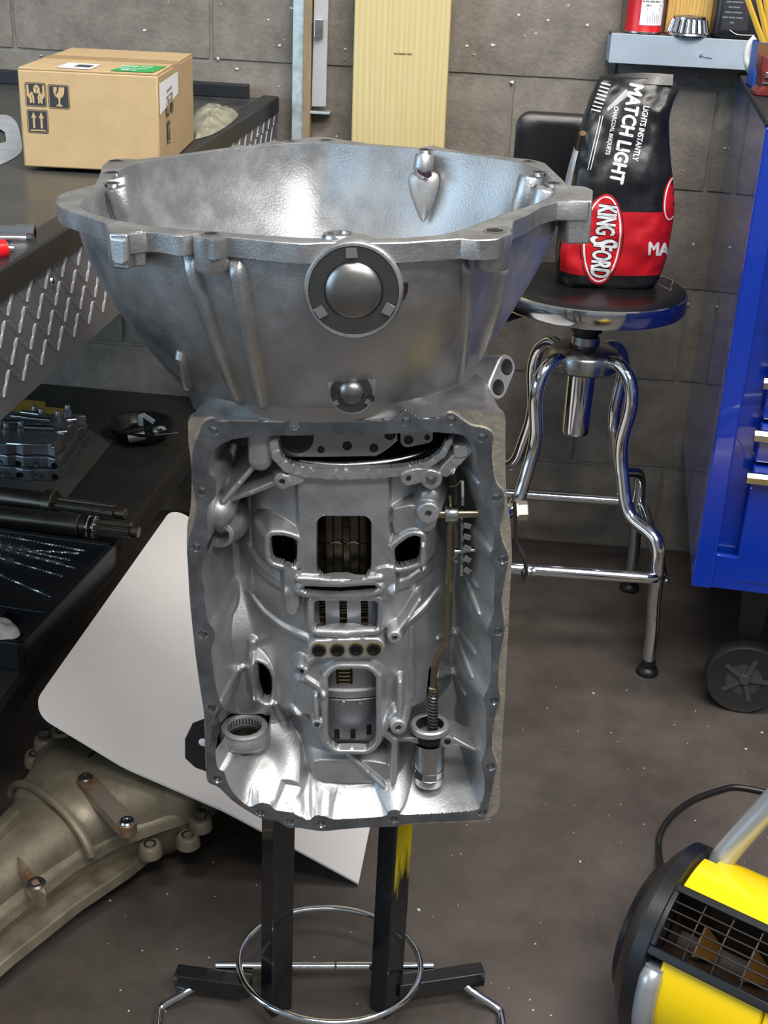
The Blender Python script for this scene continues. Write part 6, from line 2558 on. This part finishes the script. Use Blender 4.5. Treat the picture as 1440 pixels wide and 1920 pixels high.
mb.box((gcx - .0118, gv - .0108, zc0 + .0128), (.0085, .003, .0070), Matrix.Rotation(-.82, 3, 'Z'))
cp_build(mb, 'cylinder_notch', M_dark, pc, smooth=0)
# filler port at lower left: a horizontal ring
fv = .042
fx_, fz_ = Lc(458, 1362, fv)
mb = MB()
mb.lathe((fx_, fv, fz_), (0, 0, 1), [(.0185, -.012), (.0185, 0), (.0192, .0012), (.0225, .0012), (.0245, .0004), (.0268, -.004), (.0268, -.012)], 44)
fp = cp_build(mb, 'filler_port', M_cast_in)
mb = MB()
mb.lathe((fx_, fv, fz_), (0, 0, 1), [(.0186, -.0006), (.0186, -.013), (.0165, -.013), (.0165, -.026), (0, -.026)], 44)
cp_build(mb, 'port_bore', mat('port bore', '4d4b44', .4, .9), fp)
mb = MB()
for i in range(32):
    a = 2 * math.pi * i / 32
    mb.box((fx_ + .0183 * math.cos(a), fv + .0183 * math.sin(a), fz_ - .0055), (.0008, .0012, .008), Matrix.Rotation(a, 3, 'Z'))
cp_build(mb, 'port_serrations', M_thread, fp, smooth=0)
# bright light hole in the left wall
x, z = Lc(413, 1004, .028)
mb = MB()
mb.lathe((x, .0276, z), (0, -1, 0), [(.0115, -.002), (.0115, .0006), (.0095, .0012), (.0092, -.002)], 28)
cp_build(mb, 'side_port_ring', M_cast_in)

# outside lever on the right
xo = Lc(958, 960, .05)[0]
mb = MB()
lev = [LP(a, b, .055) for a, b in ((963, 932), (966, 960), (966, 1000), (970, 1022), (982, 1044), (986, 1068), (980, 1082))]
mb.strip(smooth_path(lev, 5), .009, .0032, EX if False else Vector((1, 0, .15)))
lv = cp_build(mb, 'shift_lever', mat('phosphated steel', '4d4a46', .45, .9, var=.1), smooth=40, bevel=.0008)
mb = MB()
q = LP(964, 958, .055)
mb.lathe(q, (1, 0, .05), [(.0125, .002), (.0125, .0035), (.0098, .0036), (.0098, .0128), (.0085, .0138), (0, .0138)], 6)
cp_build(mb, 'lever_nut', mat('zinc nut', 'b5b0a4', .4, .9), lv, smooth=20)
mb = MB()
q = LP(980, 1072, .055)
mb.lathe(q, (1, .0, .0), [(.0035, 0), (.0055, .003), (.0055, .006), (.0032, .007), (.0048, .010), (.004, .0125), (0, .013)], 16)
cp_build(mb, 'lever_stud', M_thread, lv)

# ------------------------------------------------------------------ bell housing
ZR = (CI @ Vector((-.133, 1.02, 1.050))).z
RIM = [(104, 379), (112, 388), (128, 394), (160, 405), (193, 416), (200, 420), (204, 437), (243, 439), (256, 434), (277, 435), (302, 437), (334, 443), (356, 441), (374, 436), (384, 447), (402, 451), (416, 443), (447, 446), (503, 452), (567, 457), (608, 455),
       (640, 455), (700, 456), (753, 455), (810, 451), (874, 447), (884, 450), (930, 449), (957, 438), (963, 413), (990, 402), (1015, 387), (1035, 381), (1055, 376), (1064, 379), (1110, 379), (1112, 356), (1099, 350), (1066, 350), (1056, 337), (1040, 322), (1023, 306), (1003, 300), (950, 294),
       (906, 290), (860, 283), (830, 277), (815, 272), (795, 275), (785, 277), (740, 273), (693, 269), (650, 263), (612, 257), (592, 256), (560, 260), (535, 263), (527, 266), (510, 262), (500, 267), (460, 273), (445, 270), (430, 276), (342, 288), (249, 300), (225, 297), (203, 300), (192, 310), (186, 330), (177, 347), (150, 353), (132, 357), (110, 366)]
rimL = [Lz(a, b, ZR) for a, b in RIM]
cxr = (min(p[0] for p in rimL) + max(p[0] for p in rimL)) / 2
cyr = (min(p[1] for p in rimL) + max(p[1] for p in rimL)) / 2
NA = 288
def polar(poly, far=True):
    out = []
    for i in range(NA):
        a = 2 * math.pi * i / NA
        dx, dy = math.cos(a), math.sin(a)
        best = None
        n = len(poly)
        for k in range(n):
            x0, y0 = poly[k][0] - cxr, poly[k][1] - cyr
            x1, y1 = poly[(k + 1) % n][0] - cxr, poly[(k + 1) % n][1] - cyr
            den = dx * (y1 - y0) - dy * (x1 - x0)
            if abs(den) < 1e-12:
                continue
            t = (x0 * (y1 - y0) - y0 * (x1 - x0)) / den
            s = (x0 * dy - y0 * dx) / den
            if t > 0 and -1e-9 <= s <= 1 + 1e-9 and (best is None or t > best):
                best = t
        out.append(best if best else .2)
    return np.array(out)
r_out = polar(rimL)
def circ_smooth(r, w, passes=3):
    for _ in range(passes):
        k = np.ones(2 * w + 1) / (2 * w + 1)
        r = np.convolve(np.concatenate([r[-w:], r, r[:w]]), k, 'valid')
    return r
def circ_min(r, w):
    return np.min(np.stack([np.roll(r, s) for s in range(-w, w + 1)]), 0)
r_wall = circ_smooth(circ_min(r_out, 7), 5) - .003
r_inn = circ_smooth(circ_min(r_out, 7), 4) - .0105
ANG = np.array([2 * math.pi * i / NA for i in range(NA)])
ZB = Lc(650, 772, 0)[1]
xl_, xr2 = Lc(334, 752, cyr)[0], Lc(893, 764, cyr)[0]
xbc = (xl_ + xr2) / 2
ab, bb = (xr2 - xl_) / 2, cyr - .0005
def rim_pt(r, i, z):
    return Vector((cxr + r[i] * math.cos(ANG[i]), cyr + r[i] * math.sin(ANG[i]), z))
def bell_loop(rr, s, off=0.0, zoff=0.0):
    out = []
    for i in range(NA):
        a = ANG[i]
        ff = max(0.0, -math.sin(a))
        g = (1 - ff ** .8) * (.5 - .5 * math.cos(math.pi * s)) + ff ** .8 * s ** 2.6
        p = rim_pt(rr, i, 0)
        e = .86
        q = Vector((xbc + (ab - off) * math.copysign(abs(math.cos(a)) ** e, math.cos(a)), cyr + (bb - off) * math.copysign(abs(math.sin(a)) ** e, math.sin(a)), 0))
        r_ = p.lerp(q, g)
        r_.z = ZR + (ZB - ZR) * s + zoff
        out.append(r_)
    return out
S_ = [i / 22 for i in range(23)]
mb = MB()
FT = .0165
s0 = FT * .6 / (ZR - ZB)
outer = [bell_loop(r_wall, max(s, s0)) for s in S_]
for l, s in zip(outer[:1], S_[:1]):
    pass
inner = [bell_loop(r_inn, s, .006) for s in S_[:-1]] + [bell_loop(r_inn, .985, .007)]
mb.loft(outer, False, False)
nb = len(mb.f)
mb.loft(inner, False, False)
bell_tris = (list(mb.v), [list(f) for f in mb.f[:nb]])
wall_o = None
# floor of the bell with a bore
lf = inner[-1]
fc = sum(lf, Vector()) / NA
loops = [lf, [fc + (p - fc) * .55 for p in lf], [fc + (p - fc) * .5 + Vector((0, 0, .012)) for p in lf], [fc + (p - fc) * .22 + Vector((0, 0, .012)) for p in lf], [fc + (p - fc) * .20 + Vector((0, 0, -.01)) for p in lf]]
mb.loft(loops, False, True)
bell = cp_build(mb, 'bell_housing', M_cast, smooth=50)
# mounting flange with thickness
mb = MB()
def ringz(r, z):
    return [rim_pt(r, i, z) for i in range(NA)]
mb.loft([ringz(r_inn, ZR - .02), ringz(r_inn, ZR - .0008), ringz(r_inn + .0008, ZR), ringz(r_out - .0008, ZR), ringz(r_out, ZR - .0008), ringz(r_out - .0006, ZR - FT), ringz(r_wall - .004, ZR - FT - .004)], False, False)
flange = cp_build(mb, 'mounting_flange', M_cast, smooth=35)

bvb = BVHTree.FromPolygons([tuple(v) for v in bell_tris[0]], bell_tris[1])
def on_bell(px, py, lift=0.0):
    d = lray(px, py)
    loc, nr, i_, t = bvb.ray_cast(CPOS, d)
    if loc is None:
        return None, None
    if nr.dot(d) > 0:
        nr = -nr
    return loc + nr * lift, nr
def bell_rib(pts, w0, w1, h, name='rib'):
    P = []
    Nn = []
    dense = smooth_path([(a, b, 0) for a, b in pts], 8)
    for q in dense:
        l, nr = on_bell(q.x, q.y)
        if l is not None:
            P.append(l)
            Nn.append(nr)
    if len(P) < 3:
        return
    loops = []
    m_ = MB()
    for i, (p, nr) in enumerate(zip(P, Nn)):
        t = (P[min(i + 1, len(P) - 1)] - P[max(i - 1, 0)]).normalized()
        nn = nr.lerp(Vector((0, -1, 0)), .35).normalized()
        s = t.cross(nn).normalized()
        f = i / (len(P) - 1)
        w = w0 + (w1 - w0) * f
        hh = h * min(1, (1 - f) * 6 + .05, f * 12 + .05)
        loops.append([p - s * (w + h * .6) - nn * .004, p - s * w * .85 + nn * hh * .8, p - s * w * .5 + nn * hh, p + s * w * .5 + nn * hh, p + s * w * .85 + nn * hh * .8, p + s * (w + h * .6) - nn * .004])
    m_.loft(loops)
    return cp_build(m_, name, M_cast, bell, smooth=45)
bell_rib([(352, 476), (378, 560), (410, 650), (440, 730), (458, 766)], .0055, .0035, .007)
bell_rib([(440, 482), (455, 560), (472, 660), (488, 740), (497, 772)], .0065, .0045, .008)
bell_rib([(872, 490), (873, 560), (868, 650), (860, 720), (856, 756)], .0035, .005, .006)
bell_rib([(944, 490), (930, 570), (900, 670), (876, 730), (864, 758)], .005, .004, .006)
bell_rib([(338, 660), (350, 720), (362, 758)], .004, .003, .006)
# tapered pads below the flange bosses
for pts, w in (([(396, 478), (400, 510), (404, 560)], .012), ([(612, 470), (640, 478), (690, 478)], .008)):
    pass
# cast steps of the flange: lug with pocket at left, bosses
def lug(pts, h, name, mt=M_cast, bev=.002, top=0.0):
    m_ = MB()
    lp = [Vector((*Lz(a, b, ZR), ZR + top)) for a, b in pts]
    m_.hexa([p - Vector((0, 0, h)) for p in lp], lp)
    return cp_build(m_, name, mt, flange, smooth=35, bevel=bev)
lg = lug([(198, 418), (204, 438), (238, 441), (247, 436), (272, 434), (255, 420), (225, 414)], .030, 'dowel_lug', top=.0006)
m_ = MB()
a = LP(0, 0, 0)
q0 = Vector((*Lz(205, 437, ZR), ZR)); q1 = Vector((*Lz(240, 441, ZR), ZR))
fw_ = (q1 - q0).cross(Vector((0, 0, 1))).normalized()
if fw_.y > 0:
    fw_ = -fw_
bw = q1 - q0
base = [q0 + bw * .08 + Vector((0, 0, -.003)), q1 - bw * .08 + Vector((0, 0, -.003)), q1 - bw * .10 + Vector((0, 0, -.022)), q1 - bw * .28 + Vector((0, 0, -.0255)), q0 + bw * .28 + Vector((0, 0, -.0255)), q0 + bw * .10 + Vector((0, 0, -.022))]
m_.hexa([p - fw_ * .001 for p in base], [p + fw_ * .0035 for p in base])
cp_build(m_, 'lug_pad', M_cast_in, lg, smooth=0, bevel=.002, label='bright machined pad')
lug([(1062, 351), (1099, 351), (1111, 357), (1111, 378), (1066, 378), (1050, 372)], .040, 'side_lug', top=.0006)
for px, py in ((396, 440), (925, 436)):
    m_ = MB()
    x, y = Lz(px, py, ZR)
    m_.lathe((x, y, ZR - .0298), (0, 0, 1), [(0, 0), (.0135, 0), (.015, .003), (.015, .0295), (0, .0295)], 32)
    cp_build(m_, 'flange_boss', M_cast, flange, smooth=40)
# bolt holes in the flange
for px, py, r in ((396, 439, .0062), (928, 433, .0078), (1038, 344, .0068), (1011, 323, .0068), (992, 303, .0062), (798, 281, .0070), (612, 263, .0065), (211, 324, .0075), (218, 302, .0070), (210, 344, .0062), (546, 265, .005)):
    x, y = Lz(px, py, ZR)
    m_ = MB()
    m_.lathe((x, y, ZR + .0003), (0, 0, 1), [(r + .0022, .0), (r + .0012, .0004), (r, .0004), (r * .92, -.004), (0, -.004)], 28)
    h_ = cp_build(m_, 'flange_bolt_hole', M_thread, flange)
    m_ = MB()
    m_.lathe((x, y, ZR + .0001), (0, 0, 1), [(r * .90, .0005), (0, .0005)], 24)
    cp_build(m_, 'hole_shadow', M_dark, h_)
# hollow bolt boss standing behind the near edge
x, y = Lz(634, 443, ZR)
m_ = MB()
m_.lathe((x, y, ZR - .012), (0, 0, 1), [(.013, 0), (.0135, .012), (.012, .0145), (.0085, .0145), (.0072, .010), (0, .006)], 28)
cp_build(m_, 'hollow_dowel', M_dark if False else M_steel, flange)
# columns for the bolts inside the bell
for px, py, r, L in ((798, 284, .011, .030), (1000, 325, .013, .055), (1030, 348, .012, .05), (212, 328, .014, .055), (215, 346, .012, .05), (232, 306, .012, .055)):
    x, y = Lz(px, py, ZR)
    v = Vector((cxr - x, cyr - y, 0)).normalized()
    c_ = Vector((x, y, ZR - .003)) + v * .002
    m_ = MB()
    m_.lathe(c_, (v * .22 - Vector((0, 0, 1))).normalized(), [(0, 0), (r * .9, 0), (r, .002), (r * 1.02, L * .5), (r * .8, L * .8), (r * .3, L), (0, L * 1.02)], 28)
    cp_build(m_, 'bolt_column', M_cast, bell, smooth=50)
# teardrop pad on the far wall, with marker pen dabs
x, y = Lz(798, 284, ZR)
c_ = Vector((x - .002, y - .004, ZR))
loops = []
for s, w, dpt in ((-.022, .012, .004), (-.025, .0165, .010), (-.032, .0178, .012), (-.045, .0155, .011), (-.060, .010, .008), (-.072, .005, .004), (-.078, .001, .001)):
    lp = []
    for k in range(12):
        a = math.pi * k / 11
        lp.append(c_ + Vector((w * math.cos(a), .004 - dpt * math.sin(a) - s * -.30 * .25, s)))
    loops.append(lp)
m_ = MB()
m_.loft(loops, True, True, closed=True)
cp_build(m_, 'teardrop_pad', M_cast_in, bell, smooth=60)
def inner_hit(px, py, lift=.0006):
    bi = inner_hit.b
    d = lray(px, py)
    start = CPOS + d * .2
    loc, nr, i_, t = bi.ray_cast(CPOS, d)
    return (loc - d * lift) if loc is not None else None
inner_hit.b = BVHTree.FromPolygons([tuple(v) for v in mb.v] if False else [tuple(v) for v in bell.data.vertices and [w.co for w in bell.data.vertices]], [list(p.vertices) for p in bell.data.polygons])
for pts in ([(783, 297), (790, 304), (802, 306), (814, 303), (816, 312), (808, 316), (794, 311), (785, 305)], ):
    P = [LP(0, 0, 0) for _ in pts]
    P = [c_ + Vector(((a - 799) * .00052, -.0155, -.020 - (b - 306) * .00062)) for a, b in pts]
    m_ = MB()
    m_.hexa([p + Vector((0, .004, 0)) for p in P], P)
    cp_build(m_, 'marker_dab', M_pen, bell, smooth=0)
x, y = Lz(1000, 325, ZR)
P = [Vector((x + (a - 991) * .00055 - .002, y - .0145 + abs(a - 991) * .0002, ZR - .010 - (b - 345) * .0006)) for a, b in ((982, 345), (992, 348), (999, 342), (1001, 350), (990, 353), (983, 350))]
m_ = MB()
m_.hexa([p + Vector((0, .003, 0)) for p in P], P)
cp_build(m_, 'marker_dab', M_pen, bell, smooth=0)

# plugs on the front wall
def core_plug(px, py, rpx, name, square=False):
    l, nr = on_bell(px, py)
    sc = (l - CPOS).length / F_PX
    R = rpx * sc
    yf = min(l.y, on_bell(px, py - rpx * .8)[0].y) - .004
    yf = l.y - .0135
    c_ = Vector((l.x, yf, l.z))
    # re-seat so the front face projects onto the surveyed pixel
    x, z = Lc(px, py, yf)
    c_ = Vector((x, yf, z))
    m_ = MB()
    m_.lathe(c_, (0, -1, 0), [(R * 1.10, -.030), (R * 1.10, -.002), (R * 1.06, 0), (R * 1.0, 0), (R * .99, -.0015)], 64)
    pb = cp_build(m_, 'plug_boss', M_cast, bell, smooth=45)
    m_ = MB()
    m_.lathe(c_, (0, -1, 0), [(R * .985, -.004), (R * .985, -.0008), (R * .66, -.0008), (R * .64, -.0016)], 64)
    ringo = cp_build(m_, 'retainer_ring', mat('grey retainer', '5c5c5b', .42, .9, var=.05), pb, smooth=35)
    m_ = MB()
    m_.lathe(c_, (0, -1, 0), [(R * .65, -.003), (R * .64, -.0012), (R * .58, .0012), (R * .42, .0038), (R * .2, .0052), (0, .0056)], 48)
    cp_build(m_, 'plug_dome', mat('plug dome', '8a8886', .34, 1, rvar=.05), pb, smooth=60)
    for a in (92, 212, 332):
        a_ = math.radians(a)
        d = Vector((math.cos(a_), 0, math.sin(a_)))
        t_ = Vector((-math.sin(a_), 0, math.cos(a_)))
        q = c_ + d * R * .86 + Vector((0, -.0009, 0))
        m_ = MB()
        w, hh = R * .13, R * .11
        m_.hexa([q - t_ * w - d * hh, q + t_ * w - d * hh, q + t_ * w + d * hh, q - t_ * w + d * hh], [p + Vector((0, -.0012, 0)) for p in [q - t_ * w - d * hh, q + t_ * w - d * hh, q + t_ * w * .9 + d * hh, q - t_ * w * .9 + d * hh]])
        cp_build(m_, 'retainer_tab', M_thread, ringo, smooth=0)
    return pb, c_, R
pb1, c1_, R1 = core_plug(663, 546, 83, 'plug')
pb2, c2_, R2_ = core_plug(659, 737, 39, 'plug')
# cast shield above the small plug
m_ = MB()
lp = [Vector((*Lc(a, b, c2_.y + .002), 0)) for a, b in ((613, 702), (622, 699), (695, 699), (705, 702), (706, 736), (698, 755), (680, 768), (660, 774), (640, 770), (622, 755), (612, 735))]
lp = [Vector((p.x, c2_.y + .0012, p.y)) for p in lp]
m_.hexa([p + Vector((0, .02, 0)) for p in lp], lp)
cp_build(m_, 'plug_shield', M_cast, bell, smooth=40, bevel=.002)
# marker strokes
m_ = MB()
P = [on_bell(a, b, .0012)[0] for a, b in ((755, 530), (765, 529), (764, 545), (757, 562), (752, 562), (757, 545))]
if all(p is not None for p in P):
    m_.add(P, [list(range(6))])
    cp_build(m_, 'marker_stroke', M_pen, bell, smooth=0)
for pts in ([(620, 726), (631, 729), (630, 741), (620, 740)], [(690, 741), (702, 741), (702, 751), (690, 754)]):
    m_ = MB()
    P = [Vector((Lc(a, b, c2_.y)[0], c2_.y - .0012, Lc(a, b, c2_.y)[1])) for a, b in pts]
    m_.hexa([p + Vector((0, .001, 0)) for p in P], P)
    cp_build(m_, 'marker_dab', M_pen, pb2, smooth=0)
# neck between bell and pan case
m_ = MB()
top_l = [p + Vector((0, 0, .004)) for p in outer[-2]]
bot = []
for i, p in enumerate(outer[-1]):
    x = min(max(xbc + (p.x - xbc) * 1.0, po_a[:, 0].min() + .008), po_a[:, 0].max() - .008)
    bot.append(Vector((x, max(p.y, .002), po_a[:, 1].max() - .018 + (x - xbc) * .0)))
m_.loft([top_l, [p.lerp(q, .5) for p, q in zip(top_l, bot)], bot], False, True)
cp_build(m_, 'case_neck', M_cast, smooth=45)
# two-hole boss on the right of the neck
q = LP(940, 706, .10)
xv = Vector((.60, -.72, .28)).normalized()
tv = Vector((.35, .35, .85)); tv = (tv - xv * tv.dot(xv)).normalized()
sv_ = tv.cross(xv)
A, B = LP(934, 726, .10), LP(950, 688, .115)
m_ = MB()
t_ = (B - A).normalized()
xv = (xv - t_ * xv.dot(t_)).normalized()
sv_ = t_.cross(xv)
lp = []
for c_, a0 in ((B, 0), (A, 180)):
    for i in range(9):
        a = math.radians(a0 - 90 + 180 * i / 8)
        lp.append(c_ + (t_ * math.cos(a) + sv_ * math.sin(a)) * .0125)
m_.hexa([p - xv * .05 - Vector((.02, 0, 0)) for p in lp], lp)
cb = cp_build(m_, 'cooler_boss', M_cast_in, bell, smooth=35, bevel=.0015, label='machined two-hole boss')
for c_ in (A, B):
    m_ = MB()
    m_.lathe(c_ + xv * .0002, xv, [(.0082, 0), (.0072, .0006), (.0062, .0001), (0, .0001)], 22)
    cp_build(m_, 'cooler_port', M_dark, cb)
